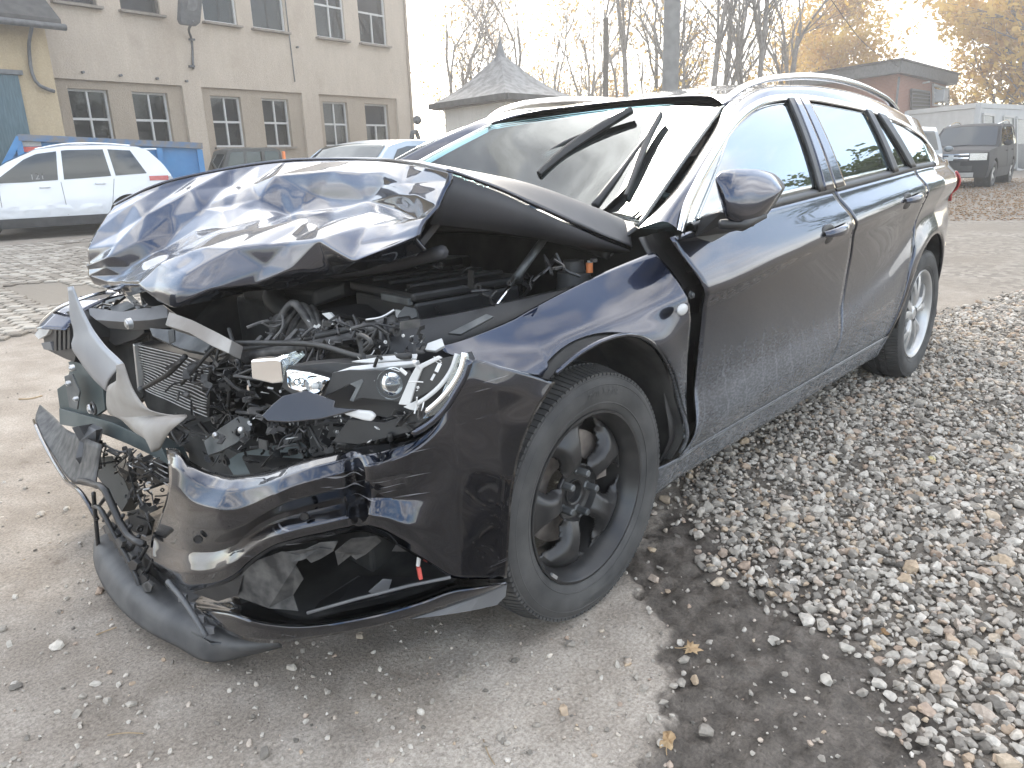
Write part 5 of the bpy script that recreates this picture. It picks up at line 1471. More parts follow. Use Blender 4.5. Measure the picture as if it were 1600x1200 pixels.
# wheel-side flap
o = bplate('spoiler_flap', [(792, 914), (790, 932), (776, 946), (735, 955), (690, 962), (640, 968), (690, 952), (750, 932)], [-.012]*8, 'grey_plastic', 0.006)
# ---- matte lower lip
lo_ = [(150, 845, .085), (149, 872, .07), (163, 913, .055), (194, 954, .045), (228, 982, .04), (279, 1009, .04), (329, 1032, .03), (392, 1020, .05), (440, 1008, .07)]
li_ = [(156, 842, .10), (158, 862, .10), (180, 903, .095), (214, 941, .09), (254, 968, .085), (295, 988, .085), (336, 1009, .08), (392, 1012, .085), (436, 1003, .09)]
lm_ = [((a[0]*0.45+b[0]*0.55), (a[1]*0.45+b[1]*0.55), (a[2]+b[2])/2+0.004) for a, b in zip(lo_, li_)]
A_ = [at(x, y, 2, z) for x, y, z in lo_]; B_ = [at(x, y, 2, z) for x, y, z in li_]; C_ = [at(x, y, 2, z) for x, y, z in lm_]
D_ = [p_+V([-0.10, -0.02, 0.02]) for p_ in B_]
surf('lower_lip', loft([A_, C_, B_, D_], 16, 70), 'lip_plastic', bumper, solid=0.006, flip=True, auto=50)
# lip floor with curved ribs
for k, f in enumerate((0.04, 0.08)):
    MB().tube(cat([p_+V([-f*1.2, -f*0.3, 0.012+0.008*k]) for p_ in B_[1:7]], 30), 0.0045, 6).build('lip_rib', 'black_plastic', bumper, smooth=True)
fl_ = [bp(x, y, o_) for x, y, o_ in [(178, 895, .0), (215, 935, .0), (260, 962, .0), (330, 1005, .0), (380, 1000, -.05), (320, 940, -.14), (260, 915, -.16), (215, 880, -.16), (190, 860, -.1)]]
mk('lip_floor', [tuple(q_) for q_ in fl_], [tuple(range(len(fl_)))], 'black_plastic', bumper, solid=0.004)
# broken lower grille: frame bars and slats
def gbar(name, pix, r, off, mat='black_plastic', par=None, n=16):
    return MB().tube(cat([bp(x, y, off) for x, y in pix], n), r, 6).build(name, mat, par or bumper, smooth=True)
gbar('grille_frame', [(116, 752), (146, 757), (168, 772), (182, 806), (200, 836), (224, 850)], 0.010, -.02)
gbar('grille_frame', [(146, 790), (160, 800), (180, 838), (200, 872), (215, 905), (226, 945)], 0.007, -.01)
gbar('grille_frame', [(146, 770), (150, 815), (154, 858)], 0.006, -.01)
gbar('grille_frame', [(262, 908), (285, 935), (305, 965), (322, 995)], 0.007, 0.0, 'grey_plastic')
for k in range(7):
    t_ = k/6
    a = (150+72*t_, 795+112*t_); b = (168+74*t_, 772+98*t_)
    gbar('grille_slat', [a, ((a[0]+b[0])/2-2, (a[1]+b[1])/2+4), b], 0.0055, -.03)
for k in range(5):
    t_ = k/4
    gbar('grille_slat', [(156+46*t_, 800+70*t_), (168+46*t_, 818+72*t_)], 0.004, -.015)
for k in range(9):                                   # broken honeycomb of the lower grille
    t_ = k/8; x_, y_ = 160+62*t_, 822+92*t_
    bplate('grille_cell', [(x_, y_), (x_+9, y_-5), (x_+16, y_+2), (x_+13, y_+11), (x_+4, y_+12)], [-.02+.008*(k % 3)]*5, 'black_plastic' if k % 2 else 'dusty_plastic', 0.012)
bplate('grille_corner', [(215, 862), (238, 880), (262, 920), (250, 928), (228, 930), (222, 900)], [-.05]*6, 'dusty_plastic')
for (x, y) in ((295, 948), (310, 968), (326, 985), (282, 934)): bplate('clip', [(x-6, y-6), (x+8, y-3), (x+9, y+6), (x-3, y+7)], [-.005]*4, 'grey_plastic', 0.010)
# ---- torn far end of the bumper
tr = [(55, 655), (58, 640), (66, 630), (75, 642), (92, 662), (120, 675), (152, 690), (160, 705), (148, 735), (146, 755), (165, 772), (150, 775), (122, 762), (104, 745), (86, 716), (66, 680)]
Q1 = cat([at(x, y, 0, X) for x, y, X in [(62, 632, .63), (78, 645, .63), (100, 668, .66), (128, 682, .70), (158, 695, .73)]], 14)
Q2 = cat([at(x, y, 0, X) for x, y, X in [(56, 648, .66), (70, 672, .68), (90, 702, .71), (112, 730, .74), (150, 742, .76)]], 14)
Q3 = cat([at(x, y, 0, X) for x, y, X in [(55, 655, .67), (66, 682, .70), (86, 717, .73), (105, 746, .76), (148, 762, .79)]], 14)
surf('torn_end', loft([Q1, Q2, Q3], 10, 24), 'dusty_plastic', bumper, solid=0.005, flip=True)
Q4 = cat([at(x, y, 0, X) for x, y, X in [(53, 657, .675), (64, 684, .705), (83, 719, .735), (103, 750, .765), (140, 790, .80), (152, 812, .80)]], 18)
MB().tube(Q4, 0.007, 6).build('torn_edge', 'paint_scraped', bumper, smooth=True)
bplate('foam_block', [(112, 668), (124, 690), (118, 716), (130, 735), (150, 735), (146, 700), (150, 672), (136, 664)], [-.08]*8, 'grey_plastic', 0.02)
# ---- crash beam and brackets
def tplate(name, pix, X, thick, mat, tilt=(1, 0.15, 0.12), par=car, bevel=0.0015):
    c = at(pix[0][0], pix[0][1], 0, X)
    return plate(name, pix, c, tilt, thick, mat, par, bevel)
tplate('crash_beam', [(92, 638), (130, 648), (175, 660), (222, 682), (252, 700), (266, 728), (240, 713), (200, 694), (165, 680), (130, 670), (93, 663)], 0.67, 0.07, 'beam_steel', (1, 0.1, 0.25))
tplate('beam_bracket', [(89, 608), (103, 598), (110, 574), (106, 566), (114, 562), (128, 570), (136, 580), (150, 584), (160, 604), (164, 640), (150, 650), (128, 645), (93, 638)], 0.655, 0.012, 'beam_steel')
tplate('beam_bracket', [(100, 588), (112, 584), (124, 612), (120, 640), (108, 636)], 0.665, 0.006, 'dark_steel')
for px_, py_, r_ in ((117, 574, .011), (111, 598, .009), (146, 638, .016), (123, 622, .008)):
    c = at(px_, py_, 0, 0.67)
    MB().lathe([(0.0, 0.006), (r_*0.45, 0.006), (r_*0.5, 0.002), (r_*0.9, 0.003), (r_, 0.0), (r_, -0.01)], 20, c+V([0.012, 0, 0]), 'x').build('bolt', 'alloy', car, smooth=True, auto=30)
c = at(146, 638, 0, 0.68); MB().lathe([(0.019*1+0.004*math.cos(a), 0.004*math.sin(a)) for a in np.linspace(0, 6.283, 7)], 20, c, 'x').build('grommet_ring', 'rubber', car, smooth=True)
# ---- bent silver sheet and its dirty folded lower half
def sheet(name, left, right, Xl, Xr, mat, bow=0.02):
    Lc = cat([at(x, y, 0, X) for (x, y), X in zip(left, Xl)], 30); Rc = cat([at(x, y, 0, X) for (x, y), X in zip(right, Xr)], 30)
    Mc = (Lc+Rc)/2+V([bow, 0, 0])
    return surf(name, loft([Lc, Mc, Rc], 9, 30), mat, car, solid=0.003, flip=False, off=0)
sheet('bent_sheet', [(113, 448), (110, 470), (110, 496), (116, 520), (112, 540), (124, 562), (143, 588), (166, 611)],
      [(114, 447), (122, 468), (134, 494), (143, 511), (154, 527), (166, 542), (181, 556), (193, 568)], [.70, .70, .70, .705, .71, .715, .72, .73], [.72, .72, .72, .72, .725, .73, .735, .74], 'primer_sheet', 0.012)
sheet('folded_sheet', [(193, 568), (186, 590), (167, 612), (168, 640), (190, 656), (212, 676), (228, 686), (246, 704)],
      [(194, 569), (210, 612), (232, 640), (256, 647), (293, 650), (288, 655), (268, 672), (250, 702)], [.745, .75, .755, .76, .76, .76, .755, .75], [.75, .75, .74, .72, .70, .72, .74, .75], 'dirty_sheet', 0.018)
# ---- radiator pack
RXp = 0.50
q0, q1, q2, q3 = at(217, 536, 0, RXp+0.01), at(328, 566, 0, RXp), at(327, 652, 0, RXp-0.01), at(224, 606, 0, RXp)
o = MB().prism([q0, q1, q2, q3], (-0.05, 0, 0)).build('radiator_core', 'black_plastic', car)
for k in range(17):
    v = (k+0.5)/17
    a = q0*(1-v)+q3*v; b = q1*(1-v)+q2*v
    pts = [a*(1-u)+b*u+V([0.006+0.004*math.sin(u*9+k*0.4), 0, 0.0035*math.sin(u*11+k*0.7)*u - 0.010*math.sin(math.pi*u)*(v-0.3)]) for u in np.linspace(0, 1, 14)]
    MB().tube(pts, 0.0017, 5).build('radiator_fin', 'fin', car, smooth=True)
MB().bar(q0+V([0.005, 0.006, 0.0]), q3+V([0.005, 0.006, 0]), 0.014, 0.03, (1, 0, 0)).build('radiator_tank', 'alloy', car, bevel=0.003)
MB().tube(cat([at(222, 607, 0, .56), at(245, 595, 0, .57), at(270, 578, 0, .57), at(290, 556, 0, .55)], 16), 0.008, 8).build('hose', 'rubber', car, smooth=True)
c = at(220, 608, 0, .57); MB().ball(c, 0.010, 10, 7).build('hose_end', 'dark_steel', car, smooth=True)
tplate('fan_shroud', [(140, 520), (215, 500), (224, 620), (200, 640), (165, 600)], 0.50, 0.03, 'liner')
tplate('fan_shroud', [(220, 520), (330, 545), (345, 560), (350, 690), (250, 680), (222, 620)], 0.44, 0.03, 'liner')
# slam panel: two bars meeting at a kink
def tbar(name, pix, X, r, mat, par=car, flat=1.0):
    return MB().tube(cat([at(x, y, 0, xx) for (x, y), xx in zip(pix, X)], 18), r, 8).build(name, mat, par, smooth=True)
tplate('slam_panel', [(138, 482), (145, 481), (190, 487), (255, 476), (262, 482), (262, 496), (235, 500), (190, 503), (150, 500), (140, 492)], 0.56, 0.05, 'grey_plastic', (0.7, 0.1, 0.7))
tplate('slam_panel', [(264, 487), (300, 500), (340, 520), (362, 532), (357, 552), (330, 540), (295, 520), (258, 508)], 0.55, 0.04, 'dirty_sheet', (0.8, 0.1, 0.6))
tplate('slam_bracket', [(233, 512), (280, 516), (330, 535), (320, 552), (285, 545), (262, 536), (238, 525)], 0.52, 0.02, 'dark_steel', (0.7, 0.1, 0.7))
tplate('slam_bracket', [(262, 516), (271, 514), (272, 534), (264, 538)], 0.545, 0.006, 'dark_steel')
tplate('latch_bracket', [(170, 510), (215, 498), (222, 502), (225, 520), (212, 530), (180, 540), (165, 530)], 0.52, 0.03, 'black_plastic')
c = at(200, 506, 0, 0.57); MB().lathe([(0.0, 0.008), (0.010, 0.008), (0.012, 0.004), (0.016, 0.004), (0.017, -0.01)], 18, c, 'x').build('bolt', 'alloy', car, smooth=True, auto=30)
# ---- far headlamp with the lens broken off
hl = empty('far_headlamp', tuple(at(95, 520, 0, 0.62)), 0, car); o0 = V(hl.location)
def hplate(name, pix, X, th, mat, tilt=(1, 0.0, 0.1)):
    o = tplate(name, pix, X, th, mat, tilt, None); o.parent = hl; o.location = -Vector(o0); return o
hplate('housing', [(66, 512), (80, 492), (112, 485), (120, 500), (124, 530), (116, 566), (100, 560), (70, 545)], 0.62, 0.10, 'black_plastic')
hplate('lens_rest', [(52, 521), (62, 508), (74, 500), (78, 514), (72, 524), (60, 530)], 0.635, 0.02, 'white_plastic')
hplate('socket', [(64, 536), (78, 534), (82, 548), (68, 546)], 0.635, 0.02, 'grey_plastic')
for k in range(4): hplate('ridge', [(84+7*k, 500+2*k), (88+7*k, 499+2*k), (88+7*k, 548-1*k), (84+7*k, 548-1*k)], 0.632, 0.008, 'black_plastic')
tbar('wing_edge', [(53, 520), (75, 494), (110, 473), (150, 460), (185, 455)], [.66, .64, .60, .52, .42], 0.006, 'satin_chrome')
Q1 = [at(x, y, 1, Y) for x, y, Y in [(58, 514, -.90), (90, 484, -.92), (130, 465, -.93), (180, 455, -.93)]]
Q2 = [q_+V([-0.05, 0.12, 0.0]) for q_ in Q1]
surf('wing_remnant', loft([Q1, Q2], 6, 20), 'paint', car, solid=0.003)
for pix, X in (([(150, 478), (182, 458), (195, 462), (165, 486)], .45), ([(170, 480), (200, 470), (212, 478), (180, 492)], .50), ([(196, 462), (206, 460), (222, 478), (214, 484)], .47), ([(120, 492), (160, 470), (172, 474), (135, 500)], .48)):
    tplate('broken_bracket', pix, X, 0.01, 'dark_steel', (0.6, 0.1, 0.8))
# ---- near headlamp, torn open
nh = empty('near_headlamp', tuple(at(600, 610, 0, 0.60)), 0, car); o1 = V(nh.location)
def nplate(name, pix, pt, n, th, mat, bevel=0.001):
    o = plate(name, pix, pt, n, th, mat, None, bevel); o.parent = nh; o.location = -Vector(o1); return o
HN = (0.80, 0.52, 0.15)
def HP(d=0.0): return at(610, 600, 0, 0.56)+V([0.8, 0.52, 0.15])*d
nplate('housing', [(450, 572), (520, 566), (640, 575), (720, 556), (728, 575), (700, 640), (655, 672), (600, 652), (540, 640), (470, 625), (440, 605)], HP(-0.06), HN, 0.10, 'black_plastic')
nplate('reflector', [(391, 563), (430, 560), (438, 562), (442, 598), (425, 600), (393, 592)], HP(0.0), (0.9, 0.3, -0.02), 0.03, 'chrome', 0.004)
nplate('reflector_frame', [(430, 560), (462, 548), (468, 556), (448, 572), (442, 600), (438, 596)], HP(-0.005), (0.9, 0.3, 0.2), 0.02, 'lens_glass')
nplate('lamp_bowl_frame', [(446, 578), (480, 582), (516, 592), (500, 621), (470, 614), (449, 606)], HP(-0.01), HN, 0.02, 'chrome', 0.004)
for x_, y_, r_ in ((464, 594, 0.018), (492, 600, 0.018)):
    c = at_plane(x_, y_, HP(0.0), HN)-o1
    o = MB().lathe([(r_, 0.006), (r_*0.9, 0.0), (r_*0.6, -0.012), (r_*0.25, -0.018), (0.0, -0.018)], 20, (0, 0, 0), 'z').build('lamp_bowl', 'chrome', nh, smooth=True)
    o.location = c; o.rotation_euler = Vector(HN).to_track_quat('Z', 'Y').to_euler()
    o = MB().ball((0, 0, -0.004), r_*0.42, 10, 7).build('bulb', 'lens_glass' if x_ < 480 else 'white_plastic', nh, smooth=True); o.location = c
nplate('bezel', [(520, 582), (545, 578), (640, 580), (648, 600), (636, 628), (600, 626), (565, 622), (552, 628), (556, 604), (548, 600), (515, 616), (505, 622), (514, 600)], HP(0.012), HN, 0.008, 'black_plastic')
nplate('bezel_edge', [(546, 600), (566, 592), (568, 596), (552, 628), (546, 626), (556, 606)], HP(0.014), HN, 0.004, 'dark_steel')
c = at_plane(612, 600, HP(0.01), HN)-o1
o = MB().lathe([(0.0, 0.022), (0.010, 0.020), (0.019, 0.012), (0.024, 0.0), (0.026, -0.002), (0.030, 0.004), (0.032, -0.01)], 28, (0, 0, 0), 'z').build('projector_lens', 'lens_glass', nh, smooth=True, auto=50); o.location = c; o.rotation_euler = Vector(HN).to_track_quat('Z', 'Y').to_euler()
o = MB().lathe([(0.024, 0.0), (0.022, -0.02), (0.0, -0.024)], 24, (0, 0, 0), 'z').build('projector_bowl', 'wheel_black', nh, smooth=True); o.location = c; o.rotation_euler = Vector(HN).to_track_quat('Z', 'Y').to_euler()
nplate('light_guide', [(622, 632), (640, 590), (650, 572), (684, 556), (690, 560), (660, 576), (650, 600), (640, 634)], HP(0.02), HN, 0.012, 'white_plastic', 0.002)
nplate('light_guide', [(550, 572), (600, 566), (655, 562), (648, 568), (560, 578), (518, 583)], HP(0.03), (0.5, 0.3, 0.8), 0.012, 'white_plastic', 0.002)
nplate('light_guide', [(548, 564), (600, 556), (652, 552), (650, 560), (580, 566)], HP(0.02), (0.5, 0.3, 0.8), 0.006, 'white_plastic', 0.002)
nplate('guide_clip', [(630, 636), (650, 626), (660, 632), (650, 642), (640, 640)], HP(0.02), HN, 0.012, 'white_plastic')
nplate('dark_blade', [(655, 578), (690, 560), (712, 556), (700, 588), (676, 610), (640, 628)], HP(0.012), HN, 0.006, 'wheel_black')
for pix, r_, mt in (([(726, 551), (722, 572), (708, 600), (690, 622), (665, 644)], 0.0065, 'chrome'), ([(714, 553), (706, 576), (690, 600), (668, 620), (650, 632)], 0.0045, 'white_plastic'), ([(734, 562), (727, 585), (712, 612), (694, 640), (668, 664), (645, 678)], 0.007, 'paint')):
    o = MB().tube(cat([at_plane(x, y, HP(0.03), HN)-o1 for x, y in pix], 20), r_, 8).build('lens_trim', mt, nh, smooth=True)
nplate('outer_lens', [(716, 553), (732, 553), (735, 570), (716, 610), (690, 645), (660, 655), (690, 615)], HP(0.034), HN, 0.003, 'lens_glass')
nplate('marker_bulb', [(533, 644), (540, 640), (578, 643), (586, 650), (580, 659), (566, 657), (540, 649)], HP(0.05), HN, 0.014, 'white_plastic', 0.004)
nplate('gloss_cover', [(408, 650), (425, 632), (442, 618), (478, 610), (524, 626), (521, 636), (560, 640), (500, 655), (450, 660), (418, 658)], HP(0.045), (0.75, 0.4, 0.5), 0.005, 'gloss_black', 0.002)
nplate('lower_bracket', [(545, 655), (600, 660), (660, 640), (668, 655), (640, 675), (560, 695), (520, 690)], HP(-0.03), HN, 0.02, 'black_plastic')
# horn/bracket cluster and grey box below
o = tplate('metal_bracket', [(318, 690), (345, 668), (372, 650), (388, 652), (392, 672), (370, 692), (345, 705), (325, 712)], 0.60, 0.010, 'dark_steel', (0.8, 0.3, 0.3))
for x_, y_ in ((377, 672), (337, 680)): MB().ball(at(x_, y_, 0, 0.61), 0.009, 10, 7).build('bolt', 'alloy', car, smooth=True)
tplate('grey_box', [(352, 722), (372, 708), (420, 697), (478, 690), (480, 714), (400, 740), (365, 743)], 0.54, 0.14, 'beam_steel', (0.75, 0.4, 0.35))
tplate('black_duct', [(478, 665), (560, 655), (650, 660), (640, 690), (560, 705), (490, 720)], 0.50, 0.12, 'liner', (0.8, 0.45, 0.2))
# fan-shroud arch and ribbed cover behind the slam panel
mb = MB()
for k in range(3):
    a = at(420+14*k, 546-3*k, 0, .40-.02*k); b = at(458+14*k, 474+3*k, 0, .36-.02*k); c = at(500+4*k, 530, 0, .36)
    MB().tube(cat([a, a*0.45+b*0.55+V([0, 0.0, 0.02]), b, c*0.5+b*0.5+V([0, 0, 0.012]), c], 18), 0.012-0.002*k, 6).build('shroud_rib', 'dusty_plastic', car, smooth=True)
tplate('shroud_plate', [(420, 500), (432, 490), (452, 494), (470, 478), (494, 486), (502, 520), (495, 545), (420, 548)], 0.35, 0.02, 'dusty_plastic', (0.7, 0.2, 0.6))
tplate('white_clip', [(502, 490), (514, 488), (523, 498), (520, 508), (508, 508), (514, 500)], 0.37, 0.01, 'white_plastic')
tbar('wire_loom', [(372, 548), (420, 542), (480, 530), (560, 512), (640, 500)], [.46, .44, .42, .36, .30], 0.010, 'rubber')
tbar('wire_loom', [(362, 536), (430, 536), (500, 540), (580, 560), (640, 556)], [.50, .48, .50, .52, .52], 0.007, 'rubber')
tbar('cross_member', [(362, 560), (420, 551), (500, 538), (580, 518), (618, 500)], [.50, .47, .42, .37, .34], 0.014, 'dusty_plastic')
for k, (x_, y_) in enumerate([(384, 545), (402, 541), (440, 534)]):
    tplate('shroud_web', [(x_, y_), (x_+22, y_-22), (x_+26, y_-20), (x_+8, y_+2)], 0.46-.01*k, 0.008, 'dusty_plastic', (0.7, 0.3, 0.6))
tplate('crumpled_foil', [(583, 498), (600, 494), (636, 512), (630, 518), (640, 526), (622, 528), (604, 514)], 0.36, 0.006, 'grey_plastic', (0.5, 0.3, 0.8))
tbar('dip_rod', [(572, 500), (600, 494), (616, 484)], [.40, .38, .36], 0.003, 'alloy')
tplate('metal_connector', [(620, 494), (632, 478), (650, 482), (652, 494), (636, 500)], 0.30, 0.02, 'dark_steel', (0.6, 0.3, 0.7))
tplate('shelf_plate', [(502, 484), (560, 474), (620, 480), (580, 500)], 0.28, 0.01, 'black_plastic', (0.3, 0.2, 0.9))
tplate('wing_bracket', [(668, 536), (690, 528), (694, 540), (680, 548), (664, 546)], 0.46, 0.01, 'white_plastic', (0.6, 0.4, 0.6))
for pix in ([(640, 530), (700, 505), (730, 500), (690, 526)], [(700, 520), (760, 490), (772, 494), (720, 522)]):
    tplate('rail_flange', pix, 0.34, 0.008, 'dark_steel', (0.4, 0.5, 0.7))
# small wreckage: clips, wires, splinters too small to pick apart
deb = MB(); rr_ = random.Random(11)
def clutter(poly, n, X0, X1, smin, smax):
    xs = [p_[0] for p_ in poly]; ys = [p_[1] for p_ in poly]
    k = 0
    while k < n:
        x, y = rr_.uniform(min(xs), max(xs)), rr_.uniform(min(ys), max(ys))
        if sdf([(x, y)], poly)[0] > 0: continue
        c = at(x, y, 0, rr_.uniform(X0, X1)); s_ = rr_.uniform(smin, smax); k += 1
        R_ = Matrix.Rotation(rr_.uniform(0, 6.28), 3, Vector((rr_.gauss(0, 1), rr_.gauss(0, 1), rr_.gauss(0, 1))).normalized())
        kd = rr_.random()
        if kd < 0.35: deb.box(c, (s_*rr_.uniform(0.8, 2.4), s_*rr_.uniform(0.3, 0.9), s_*rr_.uniform(0.08, 0.25)), R_)
        elif kd < 0.6:                                   # bent tab
            a_ = R_ @ Vector((s_, 0, 0)); b_ = R_ @ Vector((s_*0.3, s_*0.9, 0)); u_ = R_ @ Vector((0, 0, 1))
            deb.bar(c-V(a_), c, s_*0.7, s_*0.12, u_); deb.bar(c, c+V(b_), s_*0.7, s_*0.12, u_)
        elif kd < 0.85:                                  # hose stub or wire
            a_, b_ = V(R_ @ Vector((s_*1.6, 0, 0))), V(R_ @ Vector((0, s_*1.2, s_*0.4)))
            deb.tube(cat([c-a_, c+b_*0.5, c+a_], 7), s_*0.16, 6)
        else: deb.lathe([(s_*0.25, -s_*0.2), (s_*0.5, -s_*0.2), (s_*0.5, s_*0.2), (s_*0.25, s_*0.2)], 12, c, rr_.choice('xyz'), True)
clutter([(270, 690), (330, 660), (390, 640), (480, 655), (640, 650), (660, 670), (480, 705), (360, 730), (320, 720)], 120, 0.42, 0.56, 0.008, 0.026)
clutter([(330, 560), (385, 560), (400, 640), (330, 690)], 70, 0.44, 0.58, 0.006, 0.022)
clutter([(150, 690), (250, 715), (262, 745), (255, 790), (225, 840), (195, 800), (180, 740)], 70, 0.50, 0.68, 0.008, 0.026)
clutter([(480, 500), (640, 505), (690, 530), (640, 552), (500, 556), (460, 560)], 90, 0.32, 0.48, 0.006, 0.022)
clutter([(120, 470), (225, 465), (230, 480), (140, 482)], 30, 0.40, 0.52, 0.008, 0.022)
clutter([(640, 400), (780, 430), (860, 400), (960, 395), (780, 470), (700, 500), (600, 490)], 80, -0.30, 0.20, 0.010, 0.032)
o = deb.build('wreckage_fragments', 'black_plastic', car, bevel=0.0); tag(o, kind='stuff')
bright = MB(); deb = bright
clutter([(265, 560), (385, 560), (400, 640), (480, 660), (480, 705), (340, 725), (270, 690)], 70, 0.46, 0.60, 0.012, 0.030)
clutter([(150, 690), (250, 715), (262, 745), (255, 790), (225, 840), (195, 800), (180, 740)], 40, 0.55, 0.72, 0.010, 0.026)
clutter([(560, 650), (660, 640), (640, 690), (480, 710)], 36, 0.50, 0.56, 0.010, 0.024)
clutter([(380, 500), (640, 500), (690, 535), (640, 552), (460, 552)], 50, 0.36, 0.50, 0.010, 0.026)
o = deb.build('grey_fragments', 'dusty_plastic', car); tag(o, kind='stuff')
deb = MB()
clutter([(330, 560), (660, 650), (640, 690), (330, 710), (300, 660)], 45, 0.50, 0.60, 0.003, 0.010)
clutter([(150, 690), (250, 715), (250, 790), (225, 840), (185, 740)], 16, 0.60, 0.70, 0.003, 0.010)
clutter([(480, 500), (690, 530), (640, 552), (460, 560)], 18, 0.44, 0.50, 0.003, 0.009)
clutter([(540, 560), (690, 560), (660, 640), (560, 600)], 16, 0.58, 0.62, 0.003, 0.010)
o = deb.build('bright_fragments', 'white_plastic', car); tag(o, kind='stuff')
# wires
for k in range(26):
    x0, y0 = rr_.uniform(300, 640), rr_.uniform(540, 690)
    pts = [at(x0+rr_.uniform(-14, 14)*i, y0+rr_.uniform(-12, 14)*i, 0, rr_.uniform(.48, .58)) for i in range(5)]
    MB().tube(cat(pts, 18), rr_.choice([0.0025, 0.0035, 0.005]), 6).build('wire', 'rubber', car, smooth=True)
for pix in ([(160, 692), (172, 700), (190, 706), (208, 702)], [(205, 716), (203, 740), (212, 770)], [(215, 772), (228, 800), (232, 812)]):
    tbar('wire', pix, [.66]*len(pix), 0.0035, 'grey_plastic' if pix[0][0] != 205 else 'rubber')
tplate('duct_funnel', [(150, 715), (175, 712), (190, 740), (205, 775), (190, 800), (170, 770), (152, 745)], 0.60, 0.05, 'black_plastic', (0.8, 0.2, 0.3))
tplate('broken_support', [(198, 800), (214, 795), (234, 815), (228, 838), (206, 830)], 0.62, 0.02, 'black_plastic')
tplate('broken_support', [(205, 716), (252, 724), (262, 748), (240, 760), (210, 745)], 0.58, 0.03, 'black_plastic')
for k in range(5): tbar('lower_fin', [(236+2*k, 712+8*k), (262, 722+9*k)], [.60, .60], 0.0018, 'fin')

# ================================================================== buildings behind
def plaster(name, c1, c2, c3):
    m, N, L, B = new_mat(name)
    t = N.new('ShaderNodeTexCoord')
    def rz_(scale, lo, hi, a, b, st=None, det=6):
        src = t.outputs['Object']
        if st:
            mp_ = N.new('ShaderNodeMapping'); mp_.inputs['Scale'].default_value = st; L.new(src, mp_.inputs['Vector']); src = mp_.outputs[0]
        n = N.new('ShaderNodeTexNoise'); n.inputs['Scale'].default_value = scale; n.inputs['Detail'].default_value = det; L.new(src, n.inputs['Vector'])
        r = N.new('ShaderNodeValToRGB'); r.color_ramp.elements[0].position = lo; r.color_ramp.elements[1].position = hi
        r.color_ramp.elements[0].color = (*a, 1); r.color_ramp.elements[1].color = (*b, 1); L.new(n.outputs['Fac'], r.inputs['Fac']); return r.outputs['Color']
    def mix_(f, a, b, bt='MIX'):
        x = N.new('ShaderNodeMix'); x.data_type = 'RGBA'; x.blend_type = bt
        if isinstance(f, float): x.inputs['Factor'].default_value = f
        else: L.new(f, x.inputs['Factor'])
        for s_, v in ((6, a), (7, b)):
            if isinstance(v, tuple): x.inputs[s_].default_value = (*v, 1)
            else: L.new(v, x.inputs[s_])
        return x.outputs[2]
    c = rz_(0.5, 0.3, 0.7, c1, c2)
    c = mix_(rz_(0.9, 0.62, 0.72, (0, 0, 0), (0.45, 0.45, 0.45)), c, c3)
    c = mix_(1.0, c, rz_(5.0, 0.38, 0.7, (0.95, 0.947, 0.945), (1.02, 1.02, 1.02), (1, 1, 0.25)), 'MULTIPLY')
    c = mix_(1.0, c, rz_(26, 0.3, 0.7, (0.90, 0.90, 0.90), (1.06, 1.06, 1.06)), 'MULTIPLY')
    L.new(c, B.inputs['Base Color']); B.inputs['Roughness'].default_value = 0.92
    n = N.new('ShaderNodeTexNoise'); n.inputs['Scale'].default_value = 30; n.inputs['Detail'].default_value = 6; L.new(t.outputs['Object'], n.inputs['Vector'])
    b = N.new('ShaderNodeBump'); b.inputs['Strength'].default_value = 0.5; b.inputs['Distance'].default_value = 0.03; L.new(n.outputs['Fac'], b.inputs['Height']); L.new(b.outputs[0], B.inputs['Normal'])
plaster('plaster', (0.367, 0.306, 0.243), (0.424, 0.359, 0.288), (0.320, 0.262, 0.201))
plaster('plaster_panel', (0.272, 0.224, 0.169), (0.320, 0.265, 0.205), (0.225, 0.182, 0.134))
plaster('plaster_ochre', (0.372, 0.285, 0.172), (0.444, 0.352, 0.230), (0.302, 0.207, 0.131))
plaster('plaster_white', (0.550, 0.517, 0.466), (0.622, 0.587, 0.532), (0.444, 0.361, 0.295))
nmat('window_white', (0.384, 0.378, 0.360), (0.446, 0.440, 0.428), 30, rough=0.6)
nmat('old_wood', (0.062, 0.053, 0.043), (0.099, 0.087, 0.074), 20, rough=0.8)
nmat('sill_stone', (0.161, 0.136, 0.112), (0.211, 0.186, 0.155), 10, rough=0.9)
nmat('dark_room', (0.022, 0.024, 0.027), (0.045, 0.047, 0.05), 1.2, rough=0.9)
nmat('teal_tarp', (0.045, 0.085, 0.10), (0.08, 0.13, 0.15), 6, rough=0.7, stretch=(6, 6, 0.6))
nmat('roof_tar', (0.043, 0.042, 0.041), (0.074, 0.071, 0.068), 5, rough=0.85)
nmat('zinc', (0.099, 0.102, 0.105), (0.149, 0.152, 0.155), 8, rough=0.55, metal=0.4)
nmat('skip_blue', (0.036, 0.160, 0.352), (0.056, 0.208, 0.416), 3, rough=0.5, rvar=0.1, bump=0.1, bscale=6, dist=0.02)
nmat('skip_rim', (0.161, 0.143, 0.124), (0.062, 0.136, 0.248), 6, rough=0.7)
nmat('lamp_grey', (0.05, 0.053, 0.056), (0.08, 0.083, 0.086), 10, rough=0.6)
nmat('pole_concrete', (0.149, 0.146, 0.140), (0.198, 0.195, 0.186), 6, rough=0.9, bump=0.2, bscale=30, dist=0.01)
nmat('shingle', (0.124, 0.121, 0.118), (0.211, 0.208, 0.202), 4, rough=0.8, bump=0.4, bscale=14, dist=0.04, lo=0.4, hi=0.6)
nmat('container_white', (0.341, 0.347, 0.347), (0.384, 0.391, 0.391), 3, rough=0.5)
